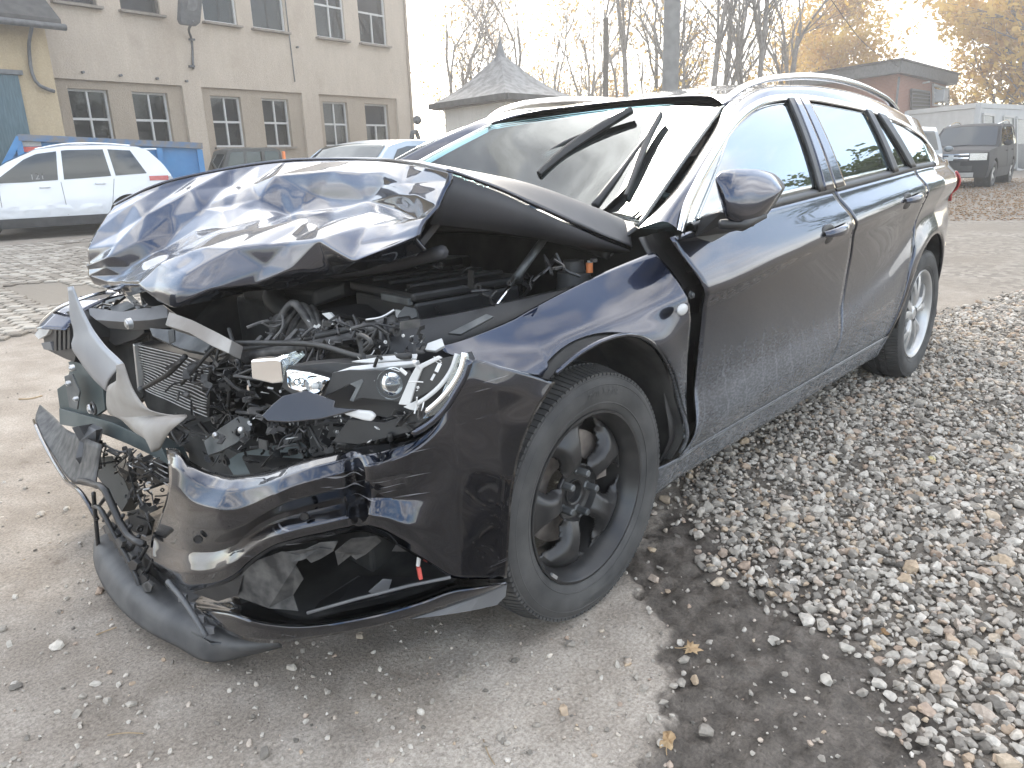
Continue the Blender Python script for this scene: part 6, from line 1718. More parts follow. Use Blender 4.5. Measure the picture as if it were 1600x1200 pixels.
nmat('bark', (0.12, 0.108, 0.095), (0.21, 0.193, 0.172), 6, rough=0.95, bump=0.4, bscale=20, dist=0.03)
nmat('leaf_orange', (0.44, 0.24, 0.05), (0.60, 0.44, 0.12), 0.9, rough=0.7)
nmat('leaf_green', (0.05, 0.075, 0.02), (0.10, 0.13, 0.04), 0.9, rough=0.7)
for lm in ('leaf_orange', 'leaf_green'):
    b_ = MATS[lm].node_tree.nodes['Principled BSDF']; b_.inputs['Transmission Weight'].default_value = 0.0
    nt_ = MATS[lm].node_tree; tr_ = nt_.nodes.new('ShaderNodeBsdfTranslucent'); mx_ = nt_.nodes.new('ShaderNodeMixShader'); mx_.inputs[0].default_value = 0.5
    for l_ in list(b_.inputs['Base Color'].links): nt_.links.new(l_.from_socket, tr_.inputs['Color'])
    nt_.links.new(b_.outputs[0], mx_.inputs[1]); nt_.links.new(tr_.outputs[0], mx_.inputs[2]); nt_.links.new(mx_.outputs[0], nt_.nodes['Material Output'].inputs['Surface'])
def brick_mat(name, c1, c2, mortar, scale=4.0):
    m, N, L, B = new_mat(name)
    t = N.new('ShaderNodeTexCoord'); mp_ = N.new('ShaderNodeMapping')
    mp_.inputs['Rotation'].default_value = (math.radians(90), 0, 0)
    b = N.new('ShaderNodeTexBrick'); b.inputs['Color1'].default_value = (*c1, 1); b.inputs['Color2'].default_value = (*c2, 1); b.inputs['Mortar'].default_value = (*mortar, 1)
    b.inputs['Scale'].default_value = scale; b.inputs['Mortar Size'].default_value = 0.02
    L.new(t.outputs['UV'], b.inputs['Vector'])
    L.new(b.outputs['Color'], B.inputs['Base Color']); B.inputs['Roughness'].default_value = 0.9
    return m
brick_mat('brick', (0.215, 0.085, 0.055), (0.273, 0.124, 0.078), (0.234, 0.195, 0.169))

# ---- facade frame: s runs along the wall towards its far (right) corner
vp = ray(1670, 232)[1]; FD = V([vp[0], vp[1], 0.0]); FD /= np.linalg.norm(FD)
FN = V([FD[1], -FD[0], 0.0])
F0 = at_depth(145, 220, 20.0); F0[2] = 0
if FN @ (CAM_P-F0) < 0: FN = -FN
def fpt(px, py, off=0.0):
    p_ = at_plane(px, py, F0+FN*off, FN); return float((p_-F0)@FD), float(p_[2])
def fw3(s_, z_, off=0.0): return F0 + FD*s_ + FN*off + V([0, 0, z_])
bld = empty('factory_building', tuple(F0)); bo = V(bld.location)
tag(bld, 'two-storey beige rendered factory building with white-framed windows', 'building')
def bl(p_): return p_-bo
def holes_wall(name, s0, s1, z0, z1, holes, off, reveal, mat, par, org):
    S = sorted({s0, s1, *[h_[0] for h_ in holes], *[h_[1] for h_ in holes]}); Z = sorted({z0, z1, *[h_[2] for h_ in holes], *[h_[3] for h_ in holes]})
    b = MB()
    for a0, a1 in zip(S[:-1], S[1:]):
        for b0, b1 in zip(Z[:-1], Z[1:]):
            ms, mz = (a0+a1)/2, (b0+b1)/2
            if any(h_[0] < ms < h_[1] and h_[2] < mz < h_[3] for h_ in holes): continue
            b.add([fw3(a0, b0, off)-org, fw3(a1, b0, off)-org, fw3(a1, b1, off)-org, fw3(a0, b1, off)-org], [(0, 1, 2, 3)])
    for h_ in holes:
        q_ = [(h_[0], h_[2]), (h_[1], h_[2]), (h_[1], h_[3]), (h_[0], h_[3])]
        for k in range(4):
            a, c = q_[k], q_[(k+1) % 4]
            b.add([fw3(*a, off)-org, fw3(*c, off)-org, fw3(*c, off-reveal)-org, fw3(*a, off-reveal)-org], [(0, 1, 2, 3)])
    o = b.build(name, mat, par)
    bm = bmesh.new(); bm.from_mesh(o.data); bmesh.ops.remove_doubles(bm, verts=bm.verts, dist=0.0005); bm.to_mesh(o.data); bm.free()
    return o
sL = fpt(60, 150)[0]-3.0; sR = fpt(641, 110)[0]
zsill = fpt(430, 229)[1]; ztopw = fpt(450, 155)[1]; zpan = fpt(370, 139)[1]
zup = fpt(420, 47)[1]; zupt = zup+2.05
def srange(xl, xr, y): return fpt(xl, y)[0], fpt(xr, y)[0]
LOW_ = [srange(116, 178, 180), srange(215, 270, 183), srange(336, 383, 187), srange(416, 457, 190), srange(510, 548, 192), srange(575, 611, 194)]
UPP_ = [(a[0], a[1]) for a in [srange(84, 152, 5), srange(189, 250, 15), srange(318, 370, 25), srange(394, 445, 30), srange(494, 539, 40), srange(562, 604, 50)]]
PAN_ = [srange(92, 290, 170), srange(319, 474, 170), srange(500, 621, 170)]
zp0 = 0.55
holes_wall('wall', sL, sR, 0, 9.6, [(a, b, zp0, zpan) for a, b in PAN_] + [(a, b, zup, zupt) for a, b in UPP_], 0, 0.10, 'plaster', bld, bo)
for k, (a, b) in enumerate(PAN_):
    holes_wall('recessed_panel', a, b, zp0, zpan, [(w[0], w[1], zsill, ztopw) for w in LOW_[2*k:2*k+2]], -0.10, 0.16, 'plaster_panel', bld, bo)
def bwin(sr, z0, z1, off, kind):
    w = empty('window', tuple(fw3((sr[0]+sr[1])/2, z0, off)-bo), 0, bld); wo = V(w.location)+bo
    P3 = lambda s_, z_, o_=0.0: fw3(s_, z_, off+o_)-wo
    s0, s1 = sr; t_ = 0.055; b = MB()
    def barr(a, c, w_): MB_ = b.bar(P3(*a), P3(*c), w_, 0.06, tuple(FN))
    barr((s0+t_/2, z0), (s0+t_/2, z1), t_); barr((s1-t_/2, z0), (s1-t_/2, z1), t_)
    barr((s0+t_, z0+t_/2), (s1-t_, z0+t_/2), t_); barr((s0+t_, z1-t_/2), (s1-t_, z1-t_/2), t_)
    b.build('frame', 'window_white' if kind != 'open' else 'old_wood', w)
    cols, rows_ = (2, 2)
    sm, zm = (s0+s1)/2, z0+(z1-z0)*0.5
    bars = []
    if kind in ('cross', 'full'):
        MB().bar(P3(sm, z0+t_, .005), P3(sm, z1-t_, .005), 0.05, 0.06, tuple(FN)).build('mullion', 'window_white', w)
    if kind == 'lower':
        MB().bar(P3(sm, z0+t_, .005), P3(sm, zm, .005), 0.05, 0.06, tuple(FN)).build('mullion', 'window_white', w)
    if kind in ('cross', 'lower', 'full', 'bar'):
        MB().bar(P3(s0+t_, zm, .003), P3(s1-t_, zm, .003), 0.06, 0.055, tuple(FN)).build('transom', 'window_white', w)
    if kind != 'open':
        for (a, c) in ((s0, sm), (sm, s1)):
            for (d, e) in ((z0, zm), (zm, z1)):
                if kind == 'lower' and d == zm: continue
                mk('pane', [P3(a+.02, d+.02, -.01), P3(c-.02, d+.02, -.01), P3(c-.02, e-.02, -.01), P3(a+.02, e-.02, -.01)], [(0, 1, 2, 3)], 'window_dark', w)
    # room behind
    mk('dark_interior', [P3(s0-.02, z0-.02, -.30), P3(s1+.02, z0-.02, -.30), P3(s1+.02, z1+.02, -.30), P3(s0-.02, z1+.02, -.30), P3(s0-.02, z0-.02, -.0), P3(s1+.02, z0-.02, -.0), P3(s1+.02, z1+.02, -.0), P3(s0-.02, z1+.02, -.0)],
       [(0, 1, 2, 3), (0, 4, 5, 1), (1, 5, 6, 2), (2, 6, 7, 3), (3, 7, 4, 0)], 'dark_room', w)
    b = MB().bar(P3(s0-.08, z0-.035, .15), P3(s1+.08, z0-.035, .15), 0.20, 0.06); b.build('sill', 'sill_stone', w)
    return w
for k, w in enumerate(LOW_): bwin(w, zsill, ztopw, -0.24, 'cross' if k != 5 else 'lower')
for k, w in enumerate(UPP_): bwin(w, zup, zupt, -0.09, ('open', 'open', 'bar', 'bar', 'cross', 'lower')[k])
# corner return, roof, conduit
b = MB(); q_ = [fw3(sR, 0), fw3(sR, 9.6), fw3(sR, 9.6, -9), fw3(sR, 0, -9)]
b.add([p_-bo for p_ in q_], [(0, 3, 2, 1)]); b.build('side_wall', 'plaster', bld)
b = MB(); b.prism([fw3(sL, 9.6, .35)-bo, fw3(sR+.35, 9.6, .35)-bo, fw3(sR+.35, 9.6, -9)-bo, fw3(sL, 9.6, -9)-bo], (0, 0, 0.3)); b.build('roof', 'roof_tar', bld)
a = fpt(448, 30); c = fpt(460, 128)
MB().tube([fw3(a[0], a[1]+2.5, .03)-bo, fw3(*a, .03)-bo, fw3(*c, .03)-bo], 0.018, 6).build('conduit', 'zinc', bld)
a = fpt(640, 60); MB().tube([fw3(sR-.12, 9.5, .06)-bo, fw3(sR-.12, 0.2, .06)-bo], 0.05, 8).build('downpipe', 'plaster_panel', bld)
for x_, y_ in ((128, 113), (187, 118), (244, 123), (463, 74), (290, 127)):
    p_ = fpt(x_, y_); MB().tube([fw3(*p_, -.01)-bo, fw3(*p_, .10)-bo], 0.035, 6).build('wall_bracket', 'zinc', bld)
# ---- flood lamp on the wall
flp = empty('flood_lamp', tuple(fw3(*fpt(300, 108), 0.0))); tag(flp, 'dark flood lamp on a thin conduit fixed to the factory wall', 'lamp'); fo = V(flp.location)
h0 = fpt(300, 15, .9); hc = fw3(h0[0], h0[1], .9)
MB().tube(cat([fw3(*fpt(300, 108), .06)-fo, fw3(*fpt(297, 60), .06)-fo, fw3(*fpt(295, 48, .3), .3)-fo, hc-fo-V([0, 0, .3])], 16), 0.035, 8).build('conduit', 'lamp_grey', flp, smooth=True)
for y_ in (62, 104): MB().box(fw3(*fpt(298, y_), .03)-fo, (0.16, 0.16, 0.05)).build('clamp', 'lamp_grey', flp)
b = MB(); hd = [(-.26, -.42), (.16, -.42), (.30, -.30), (.33, .30), (.22, .42), (-.20, .42), (-.32, .28), (-.32, -.30)]
fdir = -FN*0.0 + FN
tl = V([0.0, 0.0, 1.0])*0.92 + FN*0.18; tl /= np.linalg.norm(tl); sdv = FD
nn_ = np.cross(sdv, tl)
if nn_ @ FN < 0: nn_ = -nn_
b.prism([hc-fo+sdv*(x_*1.0+0.10*z_)+tl*z_ for x_, z_ in hd], tuple(-nn_*0.22)); b.build('head', 'lamp_grey', flp, bevel=0.05)
b = MB(); b.prism([hc-fo+nn_*0.012+sdv*(x_*0.45+0.02+0.1*z_)+tl*(z_*0.40+0.14) for x_, z_ in hd], tuple(-nn_*0.01)); b.build('lens', 'zinc', flp)
# ---- ochre house at the left edge
oh = empty('ochre_house', tuple(fw3(sL, 0, .7))); oo = V(oh.location)
tag(oh, 'low ochre rendered house with a dark tar roof edge and teal door', 'house')
sE = fpt(88, 140, .7)[0]; zE = fpt(40, 42, .7)[1]
b = MB(); b.prism([fw3(sE-9, 0, .7)-oo, fw3(sE, 0, .7)-oo, fw3(sE, 0, -.0+.005)-oo, fw3(sE-9, 0, .005)-oo], (0, 0, zE)); b.build('wall', 'plaster_ochre', oh)
b = MB(); b.prism([fw3(sE-9, zE, 1.25)-oo, fw3(sE+.15, zE, 1.25)-oo, fw3(sE+.15, zE+1.1, .02)-oo, fw3(sE-9, zE+1.1, .02)-oo], (0, 0, 0.16)); b.build('roof', 'roof_tar', oh)
MB().tube([fw3(sE-9, zE-.02, 1.32)-oo, fw3(sE+.2, zE-.02, 1.32)-oo], 0.075, 8).build('gutter', 'zinc', oh, smooth=True)
MB().tube(cat([fw3(sE-.55, zE-.05, 1.3)-oo, fw3(sE-.5, zE-.5, .82)-oo, fw3(sE-.42, zE-1.3, .80)-oo, fw3(sE-.1, zE-1.42, .80)-oo], 12), 0.045, 6).build('downpipe', 'zinc', oh, smooth=True)
a0, z1_ = fpt(26, 118, .7); d0 = fpt(-70, 118, .7)[0]
b = MB(); b.prism([fw3(d0, 0.0, .72)-oo, fw3(a0, 0.0, .72)-oo, fw3(a0, z1_, .72)-oo, fw3(d0, z1_, .72)-oo], tuple(FN*.05)); b.build('teal_door', 'teal_tarp', oh)
b = MB().bar(fw3(d0, z1_+.06, .76)-oo, fw3(a0+.1, z1_+.06, .76)-oo, 0.12, 0.10); b.build('door_lintel', 'zinc', oh)
# ---- blue skip
sk_o = at(160, 300, 2, 0.0)*0 + at_depth(318, 262, 17.6); sk_o[2] = 0
skip = empty('roll_off_skip', tuple(sk_o)); tag(skip, 'blue steel roll-off skip standing before the factory wall behind the white car', 'skip'); so = V(sk_o)
KD = ray(2600, 190)[1]; KD = V([KD[0], KD[1], 0]); KD /= np.linalg.norm(KD); KN = V([KD[1], -KD[0], 0]); KN = KN if KN@(CAM_P-sk_o) > 0 else -KN
def kp_(s_, z_, o_): return KD*s_+KN*o_+V([0, 0, z_])
zt_ = at_plane(318, 228, sk_o, KN)[2]; zl_ = at_plane(30, 215, sk_o, KN)[2]
Ls = float((at_plane(30, 215, sk_o, KN)-sk_o)@KD); Lb = float((at_plane(-6, 248, sk_o, KN)-sk_o)@KD)
b = MB(); b.prism([kp_(0, .2, 0), kp_(0, zt_-.06, 0), kp_(Ls, zl_-.06, 0), kp_(Lb-.2, .9, 0), kp_(Lb, .2, 0)], tuple(-KN*2.3)); b.build('body', 'skip_blue', skip)
for k in range(5):
    s_ = Ls*k/4-.03 if k else -.05
    MB().bar(kp_(s_, .25, .05), kp_(s_, zt_+(zl_-zt_)*k/4-.08, .05), 0.12, 0.10, tuple(KN)).build('rib', 'skip_blue', skip)
MB().bar(kp_(.02, zt_, .05), kp_(Ls-.02, zl_, .05), 0.16, 0.13).build('rim', 'skip_rim', skip)
MB().bar(kp_(Ls, zl_, .05), kp_(Lb-.2, .9, .05), 0.14, 0.12).build('rim', 'skip_blue', skip)
MB().bar(kp_(-.02, .75, .06), kp_(Ls, .75, .06), 0.10, 0.10).build('rail', 'skip_blue', skip)
cst = at_plane(46, 229, sk_o+KN*.02, KN)-sk_o
for dz, mt, hh in ((.065, 'window_white', .12), (-.055, 'red_plastic', .10)):
    b = MB(); b.prism([cst+KD*-.22+V([0, 0, dz-hh/2]), cst+KD*.22+V([0, 0, dz-hh/2]), cst+KD*.22+V([0, 0, dz+hh/2]), cst+KD*-.22+V([0, 0, dz+hh/2])], tuple(KN*.006)); b.build('sticker', mt, skip)
# ---- hip-roofed hut
Cc, Lc_, Rc_ = at_depth(791, 148, 21.0), at_depth(672, 165, 24.3), at_depth(901, 152, 23.5)
ze = (Cc[2]+Lc_[2]+Rc_[2])/3
for p_ in (Cc, Lc_, Rc_): p_[2] = ze
Bc_ = Lc_+Rc_-Cc; cen = (Lc_+Rc_)/2
hut = empty('hip_roof_hut', (cen[0], cen[1], 0)); ho = V([cen[0], cen[1], 0]); tag(hut, 'small rendered hut with a grey shingled pyramid roof', 'hut')
apex = at_depth(787, 84, float((cen-CAM_P)@CF)); apex = V([cen[0], cen[1], apex[2]])
cor = [Cc, Rc_, Bc_, Lc_]
for k in range(4):
    a, c = cor[k], cor[(k+1) % 4]
    rows = []
    for t_ in np.linspace(0, 1, 9):
        fl = 0.16*(1-t_)**2.5*0                                    # slight sprocket at the eaves
        l_ = a*(1-t_)+apex*t_; r_ = c*(1-t_)+apex*t_
        dz = -0.16*math.sin(math.pi*t_)**1.0
        rows.append([(l_*(1-u)+r_*u-ho)+V([0, 0, dz+0.03*mnoise.noise((u*5, t_*5, k))*(t_ < 1)]) for u in np.linspace(0, 1, 9)])
    surf('roof_face', V(rows), 'shingle', hut, solid=0.09, smooth=False)
b = MB().lathe([(0.28, -.35), (0.14, -.05), (0.10, .10), (0.04, .30), (0.0, .62)], 10, tuple(apex-ho), 'z'); b.build('finial', 'zinc', hut, smooth=True)
wc = [cen+(p_-cen)*0.80 for p_ in cor]
b = MB(); b.prism([V([p_[0], p_[1], 0])-ho for p_ in wc], (0, 0, ze-.12)); b.build('wall', 'plaster_white', hut)
b = MB(); b.prism([V([p_[0], p_[1], ze-.16])-ho for p_ in [cen+(p_-cen)*0.97 for p_ in cor]], (0, 0, .08)); b.build('soffit', 'old_wood', hut)
for k in range(4):
    MB().bar(cor[k]-ho+V([0, 0, -.05]), cor[(k+1) % 4]-ho+V([0, 0, -.05]), 0.14, 0.16).build('eaves_board', 'roof_tar', hut)
b = MB(); p0 = wc[0]*0.35+wc[3]*0.65; p1 = wc[0]*0.05+wc[3]*0.95
# ---- brick building on the right
Cb, Lb_, Rb_ = at_depth(1409, 92, 33.0), at_depth(1235, 119, 39.5), at_depth(1498, 119, 41.0)
zb_ = Cb[2]; Lb_[2] = zb_; Rb_[2] = zb_
bk = empty('brick_building', (Cb[0], Cb[1], 0)); ko = V([Cb[0], Cb[1], 0]); tag(bk, 'flat-roofed red brick building with deep grey fascia beyond the car', 'building')
Bb_ = Lb_+Rb_-Cb; cb = (Lb_+Rb_)/2; cor = [Cb, Rb_, Bb_, Lb_]
def uvbox(o, sc=1.0):
    uv = o.data.uv_layers.new(name='UVMap')
    for p_ in o.data.polygons:
        n_ = p_.normal
        for li in p_.loop_indices:
            co = o.data.vertices[o.data.loops[li].vertex_index].co
            t_ = Vector((-n_.y, n_.x, 0)); t_ = t_.normalized() if t_.length > .1 else Vector((1, 0, 0))
            uv.data[li].uv = (co.dot(t_)*sc, co.z*sc)
wcb = [p_+(cb-p_)/np.linalg.norm(cb-p_)*0.7 for p_ in cor]
b = MB(); b.prism([V([p_[0], p_[1], 0])-ko for p_ in wcb], (0, 0, zb_-.5)); o = b.build('wall', 'brick', bk); uvbox(o)
b = MB(); b.prism([V([p_[0], p_[1], zb_-.55])-ko for p_ in cor], (0, 0, .5)); b.build('fascia', 'zinc', bk)
b = MB(); b.prism([V([p_[0], p_[1], zb_-.04])-ko for p_ in [cb+(p_-cb)*1.02 for p_ in cor]], (0, 0, .08)); b.build('roof', 'roof_tar', bk)
b = MB(); b.prism([V([p_[0], p_[1], zb_-.95])-ko for p_ in [cb+(p_-cb)*0.99 for p_ in wcb]], (0, 0, .38)); b.build('lintel_band', 'sill_stone', bk)
dr = (wcb[1]-wcb[0]); drn = dr/np.linalg.norm(dr); nrb = V([drn[1], -drn[0], 0]); nrb = nrb if nrb@(CAM_P-wcb[0]) > 0 else -nrb
def bkp(px, py, o_=0.0): return at_plane(px, py, wcb[0]+nrb*o_, nrb)
for nm, pix, mt, th in (('window', [(1458, 132), (1482, 140), (1482, 166), (1458, 164)], 'window_dark', .05), ('vent_grille', [(1424, 140), (1452, 144), (1452, 170), (1424, 170)], 'old_wood', .05)):
    b = MB(); b.prism([bkp(x, y, .03)-ko for x, y in pix], tuple(nrb*th)); o = b.build(nm, mt, bk)
    P4 = [bkp(x, y, .10)-ko for x, y in pix]
    for k in range(4): MB().bar(P4[k], P4[(k+1) % 4], 0.10, 0.08, tuple(nrb)).build('window_frame', 'window_white' if nm == 'window' else 'zinc', bk)
    for k in range(1, 5): MB().bar(P4[0]*(1-k/5)+P4[3]*k/5, P4[1]*(1-k/5)+P4[2]*k/5, 0.05, 0.05, tuple(nrb)).build('bar', 'window_white' if nm == 'window' else 'zinc', bk)
b = MB(); b.box(bkp(1470, 150, .3)-ko, (0.8, 0.5, 0.6)); b.build('cooling_unit', 'container_white', bk, bevel=.03)
MB().tube([bkp(1442, 130, .3)-ko, bkp(1452, 128, .6)-ko], 0.04, 6).build('wall_bracket', 'window_white', bk)
a_ = at_plane(1405, 120, wcb[0], np.cross(wcb[3]-wcb[0], V([0, 0, 1.])))
MB().tube([a_-ko, V([a_[0], a_[1], 0.2])-ko], 0.05, 6).build('downpipe', 'zinc', bk)
# ---- white site container
Cw, Lw, Rw = at_depth(1530, 162, 28.0), at_depth(1418, 175, 32.5), at_depth(1640, 172, 33.5)
zw = Cw[2]; Lw[2] = zw; Rw[2] = zw
ctn = empty('site_container', (Cw[0], Cw[1], 0)); co_ = V([Cw[0], Cw[1], 0]); tag(ctn, 'white flat-roofed site office container behind the parked dark off-roader', 'container')
cor = [Cw, Rw, Lw+Rw-Cw, Lw]; cw = (Lw+Rw)/2
b = MB(); b.prism([V([p_[0], p_[1], .15])-co_ for p_ in cor], (0, 0, zw-.3)); b.build('body', 'container_white', ctn)
for z_ in (.1, zw-.14):
    b = MB(); b.prism([V([p_[0], p_[1], z_])-co_ for p_ in [cw+(p_-cw)*1.012 for p_ in cor]], (0, 0, .18)); b.build('frame_rail', 'container_white', ctn)
for p_ in cor: MB().bar(V([p_[0], p_[1], .12])-co_, V([p_[0], p_[1], zw])-co_, 0.17, 0.17).build('corner_post', 'container_white', ctn)
dr = Rw-Cw; drn = dr/np.linalg.norm(dr); nrc = V([drn[1], -drn[0], 0]); nrc = nrc if nrc@(CAM_P-Cw) > 0 else -nrc
for pix in ([(1536, 178), (1553, 180), (1553, 200), (1536, 200)], [(1568, 181), (1584, 183), (1584, 202), (1568, 202)]):
    P4 = [at_plane(x, y, Cw+nrc*.03, nrc)-co_ for x, y in pix]
    b = MB(); b.prism(P4, tuple(-nrc*.05)); wq = b.build('window', 'window_dark', ctn)
    for k in range(4): MB().bar(P4[k], P4[(k+1) % 4], 0.09, 0.07, tuple(nrc)).build('frame', 'window_white', wq)
P4 = [at_plane(x, y, Cw+nrc*.03, nrc)-co_ for x, y in [(1588, 184), (1604, 186), (1604, 268), (1588, 264)]]
b = MB(); b.prism(P4, tuple(-nrc*.05)); b.build('door', 'window_dark', ctn)
for k in range(4): MB().bar(P4[k], P4[(k+1) % 4], 0.10, 0.07, tuple(nrc)).build('door_frame', 'container_white', ctn)
# ---- posts
def post(name, px, dep, r0, r1, top, label, mat):
    g = at_depth(px, 250, dep); g[2] = 0
    t_ = MB().tube([(0, 0, 0), (0, 0, top)], [r0, r1], 20).build(name, mat, None, smooth=True, auto=40); t_.location = g
    tag(t_, label, 'pole'); return t_
post('concrete_pole', 1044, 14.0, 0.150, 0.135, 9.5, 'thick grey round pole rising behind the car roof', 'pole_concrete')
g = at_depth(946, 246, 22.0); g[2] = 0
sp_ = MB().box((0, 0, 2.42), (0.15, 0.15, 4.85)).build('wooden_post', 'old_wood'); sp_.location = g; sp_.rotation_euler = (0, 0, .6); tag(sp_, 'slim dark square post between the hut and the thick pole', 'post')
# small things by the hut: street lamp globe and pipe end
g = at_depth(656, 250, 24.0); g[2] = 0
vp_ = empty('yard_valve_post', tuple(g)); tag(vp_, 'small dark pipe stand at the factory corner beside the hut', 'pipe stand')
MB().tube(cat([(0, 0, 0), (0, 0, 1.9), (0.1, 0.05, 2.1), (0.3, .1, 2.1), (0.38, .12, 1.9)], 14), 0.07, 8).build('pipe', 'lamp_grey', vp_, smooth=True)
MB().ball((0.0, 0.0, 2.45), 0.14, 12, 8).build('cap', 'lamp_grey', vp_, smooth=True)
# overhead wire
wr = MB().tube(cat([at_depth(1292, -10, 26), at_depth(1345, 62, 29), at_depth(1404, 104, 33)], 16), 0.014, 5).build('overhead_wire', 'rubber'); tag(wr, 'thin dark cable sloping down to the brick building roof corner', 'cable')

# ================================================================== parked vehicles
nmat('car_white', (0.62, 0.64, 0.67), (0.66, 0.68, 0.70), 2, rough=0.35, coat=0.8)
nmat('car_paleblue', (0.27, 0.34, 0.42), (0.31, 0.38, 0.45), 2, rough=0.3, coat=0.8)
nmat('car_dark', (0.014, 0.015, 0.018), (0.022, 0.023, 0.026), 2, rough=0.6, coat=0.0, spec=0.2)
nmat('car_grey', (0.10, 0.125, 0.14), (0.14, 0.165, 0.18), 2, rough=0.35, metal=0.3, coat=0.8)
nmat('car_olive', (0.045, 0.047, 0.045), (0.065, 0.066, 0.062), 2, rough=0.5)
nmat('cladding', (0.03, 0.03, 0.032), (0.05, 0.05, 0.05), 8, rough=0.7)
nmat('seam', (0.02, 0.02, 0.022), None, rough=0.8)
nmat('chalk', (0.22, 0.23, 0.24), None, rough=0.8)
def parked_car(name, pos, head, Lc, Wc, Hc, beltp, roofp, wheels, wr_, paintm, panes, label, cat_, clad=None, zb0=0.30, seams=(), handles=(), group='vehicles parked round the yard', ws=None, rwd=None, tyre_rim='wheel_silver', boxy=0.0, pillar=None):
    hd_ = V([head[0], head[1], 0]); hd_ /= np.linalg.norm(hd_)
    t = empty(name, (pos[0], pos[1], 0), math.atan2(hd_[1], hd_[0])); tag(t, label, cat_, group)
    bx, bz = zip(*beltp); rx_, rz_ = zip(*roofp)
    belt_ = lambda x: float(np.interp(x, bx, bz)); roof_ = lambda x: float(np.interp(x, rx_, rz_))
    hw = Wc/2; rnd = 0.22 if not boxy else 0.10
    xfr = lambda y: Lc-rnd*(abs(y)/hw)**2.6; xre = lambda y: rnd*0.7*(abs(y)/hw)**2.6
    def yy(x, z):
        p_ = 1-0.05*smoothstep(Lc*0.75, Lc, x)-0.06*smoothstep(Lc*0.25, 0, x)
        s_ = np.interp(z, [0.15, 0.30, 0.55, 0.75, belt_(x)], [0.92, 0.955, 1.0, 0.995, 0.955])
        b_ = belt_(x)
        if z > b_: s_ = 0.955-(0.20-0.16*boxy)*((z-b_)/max(0.1, Hc-1.0))**1.15
        return hw*p_*s_
    def zbot(x):
        z = zb0
        for wx in wheels:
            d = (wr_*1.17)**2-(x-wx)**2
            if d > 0: z = max(z, wr_+math.sqrt(d))
        return min(z, belt_(x)-0.05)
    x0, x1 = xre(hw), xfr(hw)
    xs = np.linspace(x0, x1, 90)
    for s_ in (1, -1):
        P_ = V([[(x, s_*yy(x, zbot(x)*(1-v)+belt_(x)*v), zbot(x)*(1-v)+belt_(x)*v) for x in xs] for v in np.linspace(0, 1, 16)])
        surf('body_side', P_, paintm, t, flip=(s_ < 0), solid=0.0)
        for wx in wheels:
            lin = MB().lathe([(wr_*1.18, hw*0.97*s_), (wr_*1.18, hw*0.55*s_), (0.05, hw*0.55*s_)], 28, (wx, 0, wr_), 'y'); lin.build('arch_liner', 'liner', t)
            w = empty('wheel', (wx, s_*(hw-0.13), wr_), 0 if s_ > 0 else math.pi, t)
            MB().lathe([(wr_*0.64, 0.08), (wr_*0.70, 0.105), (wr_*0.88, 0.115), (wr_*0.975, 0.085), (wr_, 0.0), (wr_*0.975, -0.085), (wr_*0.7, -0.1)], 36, (0, 0, 0), 'y').build('tyre', 'tyre', w, smooth=True)
            MB().lathe([(wr_*0.66, 0.085), (wr_*0.62, 0.07), (wr_*0.58, 0.02), (0.03, 0.02)], 30, (0, 0, 0), 'y').build('rim', 'wheel_black', w, smooth=True)
            for k in range(5):
                a = 2*math.pi*k/5
                MB().bar((0.02*math.cos(a), 0.055, 0.02*math.sin(a)), (wr_*0.64*math.cos(a), 0.07, wr_*0.64*math.sin(a)), 0.075, 0.03, (0, 1, 0)).build('spoke', tyre_rim, w)
    ws_ = np.linspace(-1, 1, 21)
    P_ = V([[(xre(hw*w)*(1-u)+xfr(hw*w)*u, w*yy(np.clip(xre(hw*w)*(1-u)+xfr(hw*w)*u, x0, x1), belt_(xre(hw*w)*(1-u)+xfr(hw*w)*u)), belt_(xre(hw*w)*(1-u)+xfr(hw*w)*u)+0.035*(1-w*w)*(1-boxy*0.5)) for w in ws_] for u in np.linspace(0, 1, 60)])
    surf('upper_body', P_, paintm, t)
    for nm, fx, sg in (('front_face', xfr, 1), ('rear_face', xre, -1)):
        P_ = V([[(fx(hw*w)+sg*0.02*math.sin(math.pi*v), w*yy(x1 if sg > 0 else x0, 0.28*(1-v)+belt_(fx(hw*w))*v), 0.28*(1-v)+(belt_(fx(hw*w))+0.035*(1-w*w)*(1-boxy*.5))*v) for w in ws_] for v in np.linspace(0, 1, 12)])
        surf(nm, P_, paintm, t, flip=(sg < 0))
    # greenhouse
    gx_ = np.linspace(rx_[0], rx_[-1], 70)
    for s_ in (1, -1):
        P_ = V([[(x, s_*yy(x, belt_(x)*(1-v)+max(belt_(x)+.001, roof_(x))*v), belt_(x)*(1-v)+max(belt_(x)+.001, roof_(x))*v) for x in gx_] for v in np.linspace(0, 1, 9)])
        surf('cabin_side', P_, pillar or paintm, t, flip=(s_ < 0))
        for k, (xa, xb) in enumerate(panes):
            n_ = 12; G_ = np.zeros((7, n_, 3))
            for j in range(n_):
                u = j/(n_-1)
                for i in range(7):
                    v = i/6
                    xbt, xtp = xa[0]*(1-u)+xb[0]*u, xa[1]*(1-u)+xb[1]*u; x = xbt*(1-v)+xtp*v
                    z = (belt_(xbt)+.035)*(1-v)+max(belt_(xtp)+.05, roof_(xtp)-.075)*v
                    G_[i, j] = (x, s_*(yy(x, z)+.008), z)
            surf('window_pane', G_, 'car_glass', t, flip=(s_ > 0))
    P_ = V([[(x, w*yy(x, max(belt_(x)+.001, roof_(x))), max(belt_(x)+.001, roof_(x))+0.035*(1-w*w)) for w in ws_] for x in gx_])
    surf('roof', P_, paintm, t)
